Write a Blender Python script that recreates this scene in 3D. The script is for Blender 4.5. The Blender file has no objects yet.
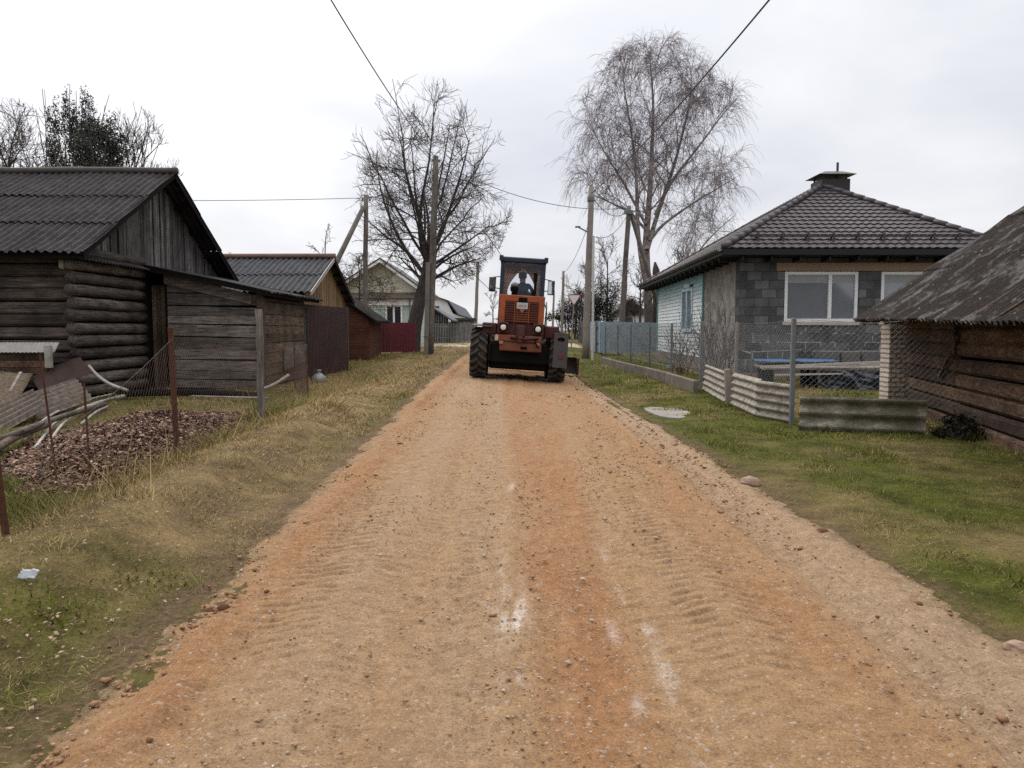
import bpy, math, random
import numpy as np
from mathutils import Vector, Matrix
random.seed(7)
RNG = np.random.default_rng(11)
scene = bpy.context.scene
COL = scene.collection
PI = math.pi
rad = math.radians

# ------------------------------------------------------------------ camera
F = 770.0
CAM_Z = 1.5
cam_d = bpy.data.cameras.new("camera")
cam = bpy.data.objects.new("camera", cam_d)
COL.objects.link(cam)
cam_d.sensor_fit = 'HORIZONTAL'
cam_d.sensor_width = 36.0
cam_d.lens = 36.0 * F / 1024.0
cam_d.clip_start = 0.05
cam_d.clip_end = 4000
PITCH = math.atan((384 - 330) / F)
cam.location = (0, 0, CAM_Z)
cam.rotation_euler = (PI / 2 - PITCH, 0, -2.0 / F)
scene.camera = cam
CM = cam.rotation_euler.to_matrix()

def P(px, py, Y):
    """the point of the plane y = Y that the photograph shows at this place"""
    d = CM @ Vector(((px - 512) / F, (384 - py) / F, -1))
    t = Y / d.y
    return Vector((d.x * t, Y, CAM_Z + d.z * t))

# ------------------------------------------------------------------ noise
def _hash(i, j, s):
    h = (i.astype(np.int64) * 374761393 + j.astype(np.int64) * 668265263 + s * 974711) & 0xffffffff
    h = ((h ^ (h >> 13)) * 1274126177) & 0xffffffff
    h = (h ^ (h >> 16)) & 0xffffffff
    return h / 4294967295.0

def vnoise(x, y, s=0):
    x = np.asarray(x, float); y = np.asarray(y, float)
    i = np.floor(x); j = np.floor(y)
    u = x - i; v = y - j
    u = u * u * (3 - 2 * u); v = v * v * (3 - 2 * v)
    a = _hash(i, j, s); b = _hash(i + 1, j, s); c = _hash(i, j + 1, s); d = _hash(i + 1, j + 1, s)
    return (a * (1 - u) + b * u) * (1 - v) + (c * (1 - u) + d * u) * v - 0.5

def fbm(x, y, s=0, o=4):
    r = 0; a = 1.0
    for k in range(o):
        r = r + a * vnoise(x * 2 ** k, y * 2 ** k, s + k * 17)
        a *= 0.5
    return r

def sstep(a, b, x):
    t = np.clip((np.asarray(x, float) - a) / (b - a), 0, 1)
    return t * t * (3 - 2 * t)

# ------------------------------------------------------------------ ground shape
def road_l(y):
    return -1.65 - 0.0135 * np.clip(y, -5, 20)
def road_r(y):
    return 2.43 - 0.018 * np.clip(y, -5, 20)

def gz0(x, y):
    """ground level without small bumps"""
    x = np.asarray(x, float); y = np.asarray(y, float)
    road = 0.0104 * np.clip(y, -10, 70)
    left = 0.04 + (road - 0.04) * sstep(27, 38, y)
    right = np.where(y < 19, road, 0.2 + (road - 0.2) * sstep(38, 52, y))
    z = road + (left - road) * sstep(-2.3, -4.6, x)
    z = z + (right - road) * sstep(2.6, 4.6, x)
    cross = 0.062 * sstep(8, 18, y) * (1 - sstep(30, 45, y))
    z = z - cross * np.clip(x - 0.2, -1.9, 1.9) * (1 - sstep(2.2, 4.2, np.abs(x)))
    return z

def gz(x, y):
    x = np.asarray(x, float); y = np.asarray(y, float)
    z = gz0(x, y)
    d = np.sqrt(x * x + y * y)
    off = np.maximum(sstep(road_l(y) + 0.1, road_l(y) - 0.5, x), sstep(road_r(y) - 0.1, road_r(y) + 0.5, x))
    n = 0.07 * fbm(x * 0.6, y * 0.6, 3, 3) + 0.035 * fbm(x * 2.3, y * 2.3, 9, 3)
    z = z + off * n * (1 - sstep(60, 90, d))
    # low bank beside the left mesh fence, worn hollow by the right verge
    bank = 0.20 + 0.10 * fbm(x * 0.2, y * 0.7, 15, 3)
    z = z + bank * np.exp(-(np.maximum(0, np.abs(x + 2.72 + 0.035 * (y - 4)) - 0.15) / 0.36) ** 2) * (1 - sstep(11, 20, y)) * sstep(1.5, 4.5, y)
    return z

def G(x, y):
    return float(gz(x, y))

# ------------------------------------------------------------------ mesh builder
class MB:
    def __init__(s):
        s.v = []; s.f = []
    def add(s, vs, fs):
        b = len(s.v)
        s.v.extend([tuple(p) for p in vs])
        s.f.extend([tuple(b + i for i in q) for q in fs])
        return s
    def box(s, lo, hi, M=None):
        (a, b, c), (d, e, f) = lo, hi
        vs = [Vector(p) for p in ((a, b, c), (d, b, c), (d, e, c), (a, e, c), (a, b, f), (d, b, f), (d, e, f), (a, e, f))]
        if M is not None: vs = [M @ p for p in vs]
        return s.add(vs, [(0, 3, 2, 1), (4, 5, 6, 7), (0, 1, 5, 4), (1, 2, 6, 5), (2, 3, 7, 6), (3, 0, 4, 7)])
    def bbox(s, lo, hi, bev=0.01, M=None):
        """box with chamfered edges"""
        lo = Vector(lo); hi = Vector(hi)
        c = (lo + hi) / 2; h = (hi - lo) / 2
        b = min(bev, min(h) * 0.45)
        vs = []; idx = {}
        for sx in (-1, 1):
            for sy in (-1, 1):
                for sz in (-1, 1):
                    for ax in range(3):
                        o = [h.x - b, h.y - b, h.z - b]; o[ax] += b
                        idx[(sx, sy, sz, ax)] = len(vs)
                        p = c + Vector((sx * o[0], sy * o[1], sz * o[2]))
                        vs.append(M @ p if M is not None else p)
        fs = []
        for ax in range(3):
            u, w = (ax + 1) % 3, (ax + 2) % 3
            for sg in (-1, 1):
                q = []
                for su, sw in ((-1, -1), (1, -1), (1, 1), (-1, 1)):
                    k = [0, 0, 0]; k[ax] = sg; k[u] = su; k[w] = sw
                    q.append(idx[(k[0], k[1], k[2], ax)])
                fs.append(tuple(q if sg > 0 else q[::-1]))
        for ax in range(3):
            u, w = (ax + 1) % 3, (ax + 2) % 3
            for su in (-1, 1):
                for sw in (-1, 1):
                    k0 = [0, 0, 0]; k1 = [0, 0, 0]
                    k0[ax] = -1; k1[ax] = 1
                    for k in (k0, k1): k[u] = su; k[w] = sw
                    q = [idx[(*k0, u)], idx[(*k1, u)], idx[(*k1, w)], idx[(*k0, w)]]
                    fs.append(tuple(q if su * sw > 0 else q[::-1]))
        for sx in (-1, 1):
            for sy in (-1, 1):
                for sz in (-1, 1):
                    q = [idx[(sx, sy, sz, a)] for a in range(3)]
                    fs.append(tuple(q if sx * sy * sz > 0 else q[::-1]))
        return s.add(vs, fs)
    def beam(s, a, b, w, h, up=(0, 0, 1), bev=0.0):
        """rectangular bar from a to b, w across, h along up"""
        a = Vector(a); b = Vector(b); d = (b - a); L = d.length; d.normalize()
        up = Vector(up)
        x = d.cross(up)
        if x.length < 1e-5: x = d.cross(Vector((1, 0, 0)))
        x.normalize(); z = x.cross(d)
        M = Matrix(((x.x, d.x, z.x, a.x), (x.y, d.y, z.y, a.y), (x.z, d.z, z.z, a.z), (0, 0, 0, 1)))
        if bev: return s.bbox((-w / 2, 0, -h / 2), (w / 2, L, h / 2), bev, M)
        return s.box((-w / 2, 0, -h / 2), (w / 2, L, h / 2), M)
    def tube(s, pts, r, n=8, cap=True):
        pts = [Vector(p) for p in pts]
        m = len(pts)
        rs = r if hasattr(r, '__len__') else [r] * m
        t0 = (pts[1] - pts[0]).normalized()
        ref = Vector((0, 0, 1)) if abs(t0.z) < 0.9 else Vector((1, 0, 0))
        x = t0.cross(ref).normalized()
        vs = []; fs = []
        for i, p in enumerate(pts):
            t = (pts[min(i + 1, m - 1)] - pts[max(i - 1, 0)]).normalized()
            x = (x - t * x.dot(t)).normalized()
            y = t.cross(x)
            for k in range(n):
                a = 2 * PI * k / n
                vs.append(p + (x * math.cos(a) + y * math.sin(a)) * rs[i])
        for i in range(m - 1):
            for k in range(n):
                k2 = (k + 1) % n
                fs.append((i * n + k, i * n + k2, (i + 1) * n + k2, (i + 1) * n + k))
        if cap:
            fs.append(tuple(range(n))[::-1]); fs.append(tuple((m - 1) * n + k for k in range(n)))
        return s.add(vs, fs)
    def log(s, a, b, r, n=10, wob=0.06, seg=9):
        a = Vector(a); b = Vector(b)
        pts = []; rs = []
        for i in range(seg):
            t = i / (seg - 1)
            p = a.lerp(b, t)
            p += Vector((random.uniform(-1, 1), random.uniform(-1, 1), random.uniform(-1, 1))) * r * wob
            pts.append(p); rs.append(r * (1 + random.uniform(-wob, wob)))
        return s.tube(pts, rs, n)
    def lathe(s, prof, n=24, M=None):
        """prof: (radius, z) pairs, turned about z"""
        vs = []; fs = []; m = len(prof)
        for r, z in prof:
            for k in range(n):
                a = 2 * PI * k / n
                p = Vector((r * math.cos(a), r * math.sin(a), z))
                vs.append(M @ p if M is not None else p)
        for i in range(m - 1):
            for k in range(n):
                k2 = (k + 1) % n
                fs.append((i * n + k, i * n + k2, (i + 1) * n + k2, (i + 1) * n + k))
        fs.append(tuple(range(n))[::-1]); fs.append(tuple((m - 1) * n + k for k in range(n)))
        return s.add(vs, fs)
    def prism(s, poly, ext):
        """planar polygon pushed along ext"""
        n = len(poly); ext = Vector(ext)
        a = [Vector(p) for p in poly]; b = [p + ext for p in a]
        fs = [tuple(range(n))[::-1], tuple(range(n, 2 * n))]
        for i in range(n):
            j = (i + 1) % n
            fs.append((i, j, n + j, n + i))
        return s.add(a + b, fs)
    def gridsolid(s, Pt, off):
        """closed sheet from an n x m array of points, thickened by off"""
        Pt = np.asarray(Pt, float); n, m, _ = Pt.shape
        off = np.asarray(off, float)
        A = Pt.reshape(-1, 3); B = A + off
        k = n * m
        fs = []
        for i in range(n - 1):
            for j in range(m - 1):
                a = i * m + j
                fs.append((a, a + 1, a + m + 1, a + m)); fs.append((k + a, k + a + m, k + a + m + 1, k + a + 1))
        for j in range(m - 1):
            fs.append((j, k + j, k + j + 1, j + 1))
            a = (n - 1) * m + j
            fs.append((a, a + 1, k + a + 1, k + a))
        for i in range(n - 1):
            a = i * m
            fs.append((a, a + m, k + a + m, k + a))
            a = i * m + m - 1
            fs.append((a, k + a, k + a + m, a + m))
        return s.add([tuple(p) for p in A] + [tuple(p) for p in B], fs)
    def corr(s, o, u, v, W, L, per=0.15, amp=0.024, th=0.008, nrm=None, ny=6, wob=0.0, step=6, sag=0.0, ragged=0.0):
        """corrugated sheet: waves repeat along u, run along v"""
        o = Vector(o); u = Vector(u).normalized(); v = Vector(v).normalized()
        n = Vector(nrm).normalized() if nrm is not None else u.cross(v).normalized()
        m = max(2, int(W / per * step))
        cols = np.linspace(0, W, m + 1); rows = np.linspace(0, L, ny + 1)
        Pt = np.zeros((ny + 1, m + 1, 3))
        O = np.array(o); U = np.array(u); V = np.array(v); Nn = np.array(n)
        rg = RNG.uniform(-ragged, ragged, m + 1)
        for i, r in enumerate(rows):
            h = amp * np.cos(2 * PI * cols / per)
            if wob: h = h + wob * vnoise(cols * 0.9, np.full_like(cols, r * 1.1 + o.x + o.y), 5)
            h = h - sag * math.sin(PI * i / ny)
            rr = np.full_like(cols, r)
            if i == 0: rr = rr + rg
            Pt[i] = O + np.outer(cols, U) + np.outer(rr, V) + np.outer(h, Nn)
        return s.gridsolid(Pt, np.array(n) * -th)
    def mesh(s, name, base=(0, 0, 0), smooth=False):
        me = bpy.data.meshes.new(name)
        b = Vector(base)
        me.from_pydata([(p[0] - b[0], p[1] - b[1], p[2] - b[2]) for p in s.v], [], s.f)
        me.update()
        if smooth: me.shade_smooth()
        return me

def root_loc(o):
    while o.parent is not None: o = o.parent
    return o.location

def obj(name, mb, mat, parent=None, base=(0, 0, 0), local=False, smooth=False):
    b = (0, 0, 0) if local else (root_loc(parent) if parent is not None else base)
    me = mb.mesh(name, b, smooth) if isinstance(mb, MB) else mb
    o = bpy.data.objects.new(name, me)
    if mat is not None:
        me.materials.append(mat)
    COL.objects.link(o)
    if parent is not None: o.parent = parent
    elif not local: o.location = base
    return o

def tag(o, label=None, cat=None, group=None, kind=None):
    if label: o['label'] = label
    if cat: o['category'] = cat
    if group: o['group'] = group
    if kind: o['kind'] = kind
    return o

def thing(name, loc, label, cat, group=None, rot=(0, 0, 0)):
    o = bpy.data.objects.new(name, None)
    o.empty_display_size = 0.2
    COL.objects.link(o)
    o.location = loc; o.rotation_euler = rot
    return tag(o, label, cat, group)

def np_mesh(name, V, Fc, k):
    """fast mesh from arrays, faces all with k corners"""
    me = bpy.data.meshes.new(name)
    V = np.ascontiguousarray(V, np.float32); Fc = np.ascontiguousarray(Fc, np.int32)
    me.vertices.add(len(V)); me.vertices.foreach_set("co", V.ravel())
    me.loops.add(Fc.size); me.loops.foreach_set("vertex_index", Fc.ravel())
    me.polygons.add(len(Fc))
    me.polygons.foreach_set("loop_start", np.arange(0, Fc.size, k, dtype=np.int32))
    me.polygons.foreach_set("loop_total", np.full(len(Fc), k, np.int32))
    me.update(calc_edges=True); me.validate()
    return me

def np_attr(me, name, vals):
    a = me.attributes.new(name, 'FLOAT', 'POINT')
    a.data.foreach_set("value", np.ascontiguousarray(vals, np.float32))

def copy_tree(o, parent=None):
    c = o.copy(); COL.objects.link(c)
    if parent is not None: c.parent = parent
    for ch in [x for x in o.children]: copy_tree(ch, c)
    return c

# ------------------------------------------------------------------ materials
def lin(r, g, b):
    def f(c):
        c /= 255.0
        return c / 12.92 if c <= 0.04045 else ((c + 0.055) / 1.055) ** 2.4
    return (f(r), f(g), f(b), 1)

class NT:
    def __init__(s, name):
        s.m = bpy.data.materials.new(name); s.m.use_nodes = True
        s.t = s.m.node_tree; s.t.nodes.clear()
        s.out = s.t.nodes.new('ShaderNodeOutputMaterial')
        s.bs = s.t.nodes.new('ShaderNodeBsdfPrincipled')
        s.t.links.new(s.bs.outputs[0], s.out.inputs[0])
        s.co = None
    def n(s, ty, **kw):
        x = s.t.nodes.new(ty)
        for k, v in kw.items(): setattr(x, k, v)
        return x
    def set(s, sock, v):
        if hasattr(v, 'is_linked') or hasattr(v, 'links'): s.t.links.new(v, sock)
        else: sock.default_value = v
    def coord(s):
        if s.co is None: s.co = s.n('ShaderNodeTexCoord').outputs['Object']
        return s.co
    def mp(s, scale=(1, 1, 1), rot=(0, 0, 0), loc=(0, 0, 0), vec=None):
        x = s.n('ShaderNodeMapping')
        s.t.links.new(vec or s.coord(), x.inputs['Vector'])
        x.inputs['Scale'].default_value = scale; x.inputs['Rotation'].default_value = rot; x.inputs['Location'].default_value = loc
        return x.outputs[0]
    def noise(s, scale=5, det=4, rough=0.6, vec=None, dist=0.0, col=False):
        x = s.n('ShaderNodeTexNoise')
        s.t.links.new(vec or s.coord(), x.inputs['Vector'])
        x.inputs['Scale'].default_value = scale; x.inputs['Detail'].default_value = det
        x.inputs['Roughness'].default_value = rough; x.inputs['Distortion'].default_value = dist
        return x.outputs['Color' if col else 'Fac']
    def voro(s, scale=5, vec=None, feat='F1', rnd=1.0, out='Distance'):
        x = s.n('ShaderNodeTexVoronoi', feature=feat)
        s.t.links.new(vec or s.coord(), x.inputs['Vector'])
        x.inputs['Scale'].default_value = scale; x.inputs['Randomness'].default_value = rnd
        return x.outputs[out]
    def ramp(s, fac, stops, interp='LINEAR'):
        x = s.n('ShaderNodeValToRGB'); x.color_ramp.interpolation = interp
        el = x.color_ramp.elements
        while len(el) < len(stops): el.new(0.5)
        for e, (p, c) in zip(el, stops):
            e.position = p
            e.color = c if hasattr(c, '__len__') else (c, c, c, 1)
        s.set(x.inputs[0], fac)
        return x.outputs[0]
    def mix(s, fac, a, b, bt='MIX'):
        x = s.n('ShaderNodeMix', data_type='RGBA', blend_type=bt)
        s.set(x.inputs[0], fac); s.set(x.inputs[6], a); s.set(x.inputs[7], b)
        return x.outputs[2]
    def math(s, op, a, b=0.0, c=None, clamp=False):
        x = s.n('ShaderNodeMath', operation=op, use_clamp=clamp)
        s.set(x.inputs[0], a); s.set(x.inputs[1], b)
        if c is not None: s.set(x.inputs[2], c)
        return x.outputs[0]
    def sep(s, vec=None):
        x = s.n('ShaderNodeSeparateXYZ'); s.t.links.new(vec or s.coord(), x.inputs[0])
        return x.outputs
    def island(s):
        return s.n('ShaderNodeNewGeometry').outputs['Random Per Island']
    def attr(s, name):
        return s.n('ShaderNodeAttribute', attribute_name=name).outputs['Fac']
    def hsv(s, col, h=0.5, sat=1.0, val=1.0):
        x = s.n('ShaderNodeHueSaturation')
        s.set(x.inputs['Color'], col); s.set(x.inputs['Hue'], h); s.set(x.inputs['Saturation'], sat); s.set(x.inputs['Value'], val)
        return x.outputs[0]
    def bump(s, h, strength=0.5, dist=0.02):
        x = s.n('ShaderNodeBump'); x.inputs['Strength'].default_value = strength; x.inputs['Distance'].default_value = dist
        s.t.links.new(h, x.inputs['Height'])
        s.t.links.new(x.outputs[0], s.bs.inputs['Normal'])
    def done(s, col, rough=0.8, metal=0.0, spec=0.3):
        s.set(s.bs.inputs['Base Color'], col); s.set(s.bs.inputs['Roughness'], rough)
        s.bs.inputs['Metallic'].default_value = metal
        s.bs.inputs['Specular IOR Level'].default_value = spec
        return s.m

def wood(name, dark, light, axis='y', island=0.5, rough=0.85, bump=0.5, stain=0.5, tint=None):
    """weathered timber with the grain along one axis"""
    t = NT(name)
    sc = {'x': (0.9, 16, 16), 'y': (16, 0.9, 16), 'z': (16, 16, 0.9)}[axis]
    g = t.noise(2.0, 6, 0.65, t.mp(sc), 0.4)
    g2 = t.noise(6.0, 3, 0.6, t.mp(tuple(c * 0.8 for c in sc)))
    base = t.ramp(g, [(0.28, dark), (0.72, light)])
    cr = t.ramp(g2, [(0.36, 0.22), (0.47, 1.0)])
    base = t.mix(0.8, base, cr, 'MULTIPLY')
    iv = t.math('MULTIPLY_ADD', t.island(), island, 1.0 - island * 0.5)
    base = t.hsv(base, 0.5, 1.0, iv)
    if tint is not None:
        base = t.mix(t.ramp(t.noise(0.9, 4, 0.6), [(0.45, 0.0), (0.65, 0.75)]), base, tint)
    s = t.ramp(t.noise(1.4, 5, 0.65), [(0.35, 1 - stain), (0.6, 1.0)])
    base = t.mix(1.0, base, s, 'MULTIPLY')
    t.bump(t.math('ADD', g, t.math('MULTIPLY', g2, 0.6)), bump, 0.012)
    return t.done(base, rough, 0, 0.2)

def plain(name, col, rough=0.6, metal=0.0, var=0.25, scale=6, spec=0.35, bump=0.15, dirt=None):
    """painted or bare surface with mottling and dirt"""
    t = NT(name)
    nn = t.noise(scale, 5, 0.65)
    c = t.mix(1.0, col, t.ramp(nn, [(0.25, 1 - var), (0.75, 1.0)]), 'MULTIPLY')
    if dirt is not None:
        c = t.mix(t.ramp(t.noise(scale * 0.6, 6, 0.7), [(0.48, 0.0), (0.72, 0.8)]), c, dirt)
    t.bump(t.noise(scale * 8, 3, 0.6), bump, 0.004)
    return t.done(c, rough, metal, spec)

M = {}
M['log_dark'] = wood('weathered_log', (0.016, 0.013, 0.012, 1), (0.190, 0.155, 0.132, 1), 'y', 0.9, stain=0.55)
M['log_dark_x'] = wood('weathered_hewn_log', (0.016, 0.012, 0.011, 1), (0.170, 0.132, 0.110, 1), 'x', 0.9, stain=0.6)
M['plank_grey'] = wood('grey_plank', (0.030, 0.025, 0.022, 1), (0.29, 0.248, 0.218, 1), 'x', 0.9, stain=0.5)
M['plank_grey_y'] = wood('grey_plank_along', (0.026, 0.018, 0.013, 1), (0.20, 0.138, 0.100, 1), 'y', 0.9, stain=0.55)
M['board_gable'] = wood('grey_gable_board', (0.016, 0.014, 0.014, 1), (0.21, 0.195, 0.185, 1), 'z', 1.2, stain=0.45)
M['board_tan'] = wood('tan_gable_board', (0.11, 0.065, 0.03, 1), (0.34, 0.23, 0.12, 1), 'z', 0.6, stain=0.3)
M['log_barn'] = wood('brown_barn_log', (0.018, 0.010, 0.007, 1), (0.225, 0.130, 0.080, 1), 'y', 1.3, stain=0.6)
M['pole_wood'] = wood('grey_pole_wood', (0.07, 0.06, 0.052, 1), (0.24, 0.21, 0.185, 1), 'z', 0.1, stain=0.35, bump=0.3)
M['pole_conc'] = plain('pole_concrete', (0.27, 0.24, 0.21, 1), 0.9, 0, 0.35, 3, 0.2, 0.3)
M['wood_pale'] = wood('pale_lumber', (0.2, 0.17, 0.14, 1), (0.5, 0.45, 0.38, 1), 'x', 0.5, stain=0.3)
M['black'] = plain('black_rubberised', (0.010, 0.010, 0.011, 1), 0.95, 0, 0.4, 10, 0.05)
M['dark_void'] = plain('shade_and_dark_timber', (0.012, 0.010, 0.010, 1), 0.95, 0, 0.4, 6, 0.1)  # near-black paints the shade inside buildings; also used for dark timbers
M['rust'] = plain('rusty_iron', (0.11, 0.045, 0.026, 1), 0.9, 0.0, 0.6, 25, 0.2, 0.5, (0.05, 0.03, 0.022, 1))
M['white_paint'] = plain('white_paint', (0.78, 0.78, 0.77, 1), 0.5, 0, 0.12, 4)
M['pvc'] = plain('white_plastic_pipe', (0.40, 0.38, 0.34, 1), 0.7, 0, 0.45, 5, 0.2, 0.1, (0.14, 0.115, 0.085, 1))
M['wire'] = plain('wire_insulation', (0.05, 0.05, 0.055, 1), 0.6, 0, 0.2)
M['steel_wire'] = plain('dull_galvanised_wire', (0.26, 0.26, 0.265, 1), 0.6, 0.1, 0.3)
M['rust_wire'] = plain('rusty_wire', (0.13, 0.085, 0.065, 1), 0.8, 0.2, 0.4)

def slate(name, base, moss, moss_lo, moss_hi, moss2=None, streak='y', lichen=0.55):
    """old fibre-cement or slate roofing with stains, moss and lichen"""
    t = NT(name)
    sc = {'x': (0.6, 5, 5), 'y': (5, 0.6, 5)}[streak]
    st = t.noise(1.6, 5, 0.7, t.mp(sc)); st = t.math('ADD', t.math('MULTIPLY', st, 0.55), t.math('MULTIPLY', t.noise(1.0, 4, 0.75, t.mp({'x': (0.5, 11, 11), 'y': (11, 0.5, 11)}[streak])), 0.45))
    c = t.mix(1.0, base, t.ramp(st, [(0.35, 0.35), (0.68, 1.5)]), 'MULTIPLY')
    c = t.mix(t.ramp(t.noise(1.3, 7, 0.72, None, 0.4), [(moss_lo, 0.0), (moss_hi, 0.9)]), c, moss)
    if moss2 is not None:
        c = t.mix(t.ramp(t.noise(4.5, 6, 0.7), [(0.60, 0.0), (0.66, 0.85)]), c, moss2)
    c = t.mix(t.ramp(t.noise(13, 4, 0.6), [(0.66, 0.0), (0.72, lichen)]), c, (0.42, 0.41, 0.38, 1))
    t.bump(t.math('ADD', t.noise(22, 5, 0.7), t.math('MULTIPLY', t.noise(5, 4, 0.6), 1.5)), 0.7, 0.02)
    return t.done(c, 0.9, 0, 0.2)

M['roof_house'] = slate('dark_wavy_slate', (0.040, 0.037, 0.039, 1), (0.018, 0.015, 0.014, 1), 0.5, 0.66, None, 'y', 0.25)
M['roof_shed'] = slate('blue_grey_wavy_slate', (0.058, 0.060, 0.066, 1), (0.04, 0.036, 0.033, 1), 0.55, 0.75, None, 'y', 0.1)
M['roof_barn'] = slate('mossy_barn_slate', (0.125, 0.120, 0.112, 1), (0.020, 0.013, 0.010, 1), 0.41, 0.49, (0.034, 0.017, 0.011, 1), 'x', 0.6)
M['sheet'] = slate('pale_fibre_cement', (0.31, 0.28, 0.24, 1), (0.17, 0.14, 0.105, 1), 0.5, 0.75, None, 'x', 0.3)
M['sheet_moss'] = slate('mossy_fibre_cement', (0.25, 0.225, 0.18, 1), (0.085, 0.075, 0.045, 1), 0.46, 0.6, (0.07, 0.075, 0.03, 1), 'x', 0.3)
M['sheet_grey'] = slate('grey_fibre_cement', (0.15, 0.122, 0.100, 1), (0.085, 0.066, 0.05, 1), 0.5, 0.7, None, 'x', 0.4)
M['ridge'] = plain('brown_ridge_cap', (0.085, 0.072, 0.064, 1), 0.8, 0, 0.5, 4)

def brick(name, c1, c2, mortar, bw, bh, vec_rot=(0, 0, 0), ms=0.012, dirt=0.4, bump=0.6, use='xz'):
    t = NT(name)
    x, y, z = t.sep()[:3]
    cb = t.n('ShaderNodeCombineXYZ')
    t.t.links.new(x if use == 'xz' else y, cb.inputs[0]); t.t.links.new(z, cb.inputs[1])
    b = t.n('ShaderNodeTexBrick')
    wv = t.n('ShaderNodeVectorMath', operation='ADD')
    jn = t.n('ShaderNodeVectorMath', operation='SCALE'); jn.inputs['Scale'].default_value = 0.02
    sub = t.n('ShaderNodeVectorMath', operation='SUBTRACT'); sub.inputs[1].default_value = (0.5, 0.5, 0.5)
    t.t.links.new(t.noise(7, 3, 0.6, None, 0, True), sub.inputs[0])
    t.t.links.new(sub.outputs[0], jn.inputs[0])
    t.t.links.new(cb.outputs[0], wv.inputs[0]); t.t.links.new(jn.outputs[0], wv.inputs[1])
    t.t.links.new(wv.outputs[0], b.inputs['Vector'])
    b.inputs['Scale'].default_value = 1.0
    b.inputs['Color1'].default_value = c1; b.inputs['Color2'].default_value = c2; b.inputs['Mortar'].default_value = mortar
    b.inputs['Mortar Size'].default_value = ms; b.inputs['Mortar Smooth'].default_value = 0.15
    b.inputs['Bias'].default_value = 0.0
    b.inputs['Brick Width'].default_value = bw; b.inputs['Row Height'].default_value = bh
    c = t.mix(1.0, b.outputs['Color'], t.ramp(t.noise(2.2, 6, 0.7), [(0.3, 1 - dirt), (0.7, 1.1)]), 'MULTIPLY')
    c = t.mix(1.0, c, t.ramp(t.noise(30, 4, 0.6), [(0.2, 0.8), (0.8, 1.15)]), 'MULTIPLY')
    hh = t.math('SUBTRACT', t.math('MULTIPLY', t.noise(20, 5, 0.7), 0.5), b.outputs['Fac'])
    t.bump(hh, bump, 0.012)
    return t, b, c
# ------------------------------------------------------------------ sky and light
SUN_EL, SUN_AZ = rad(40), rad(-28)      # behind thin cloud, ahead and to the left, where the photograph's sky is brightest
world = bpy.data.worlds.new("World"); scene.world = world
world.use_nodes = True
wt = world.node_tree; wt.nodes.clear()
def wn(ty, **kw):
    x = wt.nodes.new(ty)
    for k, v in kw.items(): setattr(x, k, v)
    return x
wo = wn('ShaderNodeOutputWorld'); wb = wn('ShaderNodeBackground')
wt.links.new(wb.outputs[0], wo.inputs[0])
sky = wn('ShaderNodeTexSky', sky_type='NISHITA', sun_disc=False)
sky.sun_elevation = SUN_EL; sky.sun_rotation = SUN_AZ
sky.air_density = 1.0; sky.dust_density = 2.0; sky.altitude = 100
tc = wn('ShaderNodeTexCoord')
sp = wn('ShaderNodeSeparateXYZ'); wt.links.new(tc.outputs['Generated'], sp.inputs[0])
# cloud layer: the direction meets a flat deck of cloud overhead
den = wn('ShaderNodeMath', operation='ADD'); wt.links.new(sp.outputs[2], den.inputs[0]); den.inputs[1].default_value = 0.22
dv = wn('ShaderNodeVectorMath', operation='DIVIDE'); wt.links.new(tc.outputs['Generated'], dv.inputs[0])
cbn = wn('ShaderNodeCombineXYZ')
for k in range(3): wt.links.new(den.outputs[0], cbn.inputs[k])
wt.links.new(cbn.outputs[0], dv.inputs[1])
ns = wn('ShaderNodeTexNoise'); wt.links.new(dv.outputs[0], ns.inputs['Vector'])
ns.inputs['Scale'].default_value = 1.15; ns.inputs['Detail'].default_value = 5; ns.inputs['Roughness'].default_value = 0.5
ns.inputs['Distortion'].default_value = 0.3
cr = wn('ShaderNodeValToRGB'); wt.links.new(ns.outputs['Fac'], cr.inputs[0])
e = cr.color_ramp.elements
e[0].position = 0.34; e[0].color = (5.75, 5.85, 6.45, 1)
e[1].position = 0.66; e[1].color = (7.7, 7.75, 8.0, 1)
# overcast sky grows brighter towards the zenith
gr = wn('ShaderNodeValToRGB'); wt.links.new(sp.outputs[2], gr.inputs[0])
g = gr.color_ramp.elements
g[0].position = 0.0; g[0].color = (0.92, 0.92, 0.92, 1)
g[1].position = 1.0; g[1].color = (2.7, 2.63, 2.5, 1)
k = g.new(0.46); k.color = (1.04, 1.04, 1.04, 1)
k = g.new(0.70); k.color = (2.2, 2.15, 2.05, 1)
mu = wn('ShaderNodeMix', data_type='RGBA', blend_type='MULTIPLY'); mu.inputs[0].default_value = 1
wt.links.new(cr.outputs[0], mu.inputs[6]); wt.links.new(gr.outputs[0], mu.inputs[7])
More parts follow.
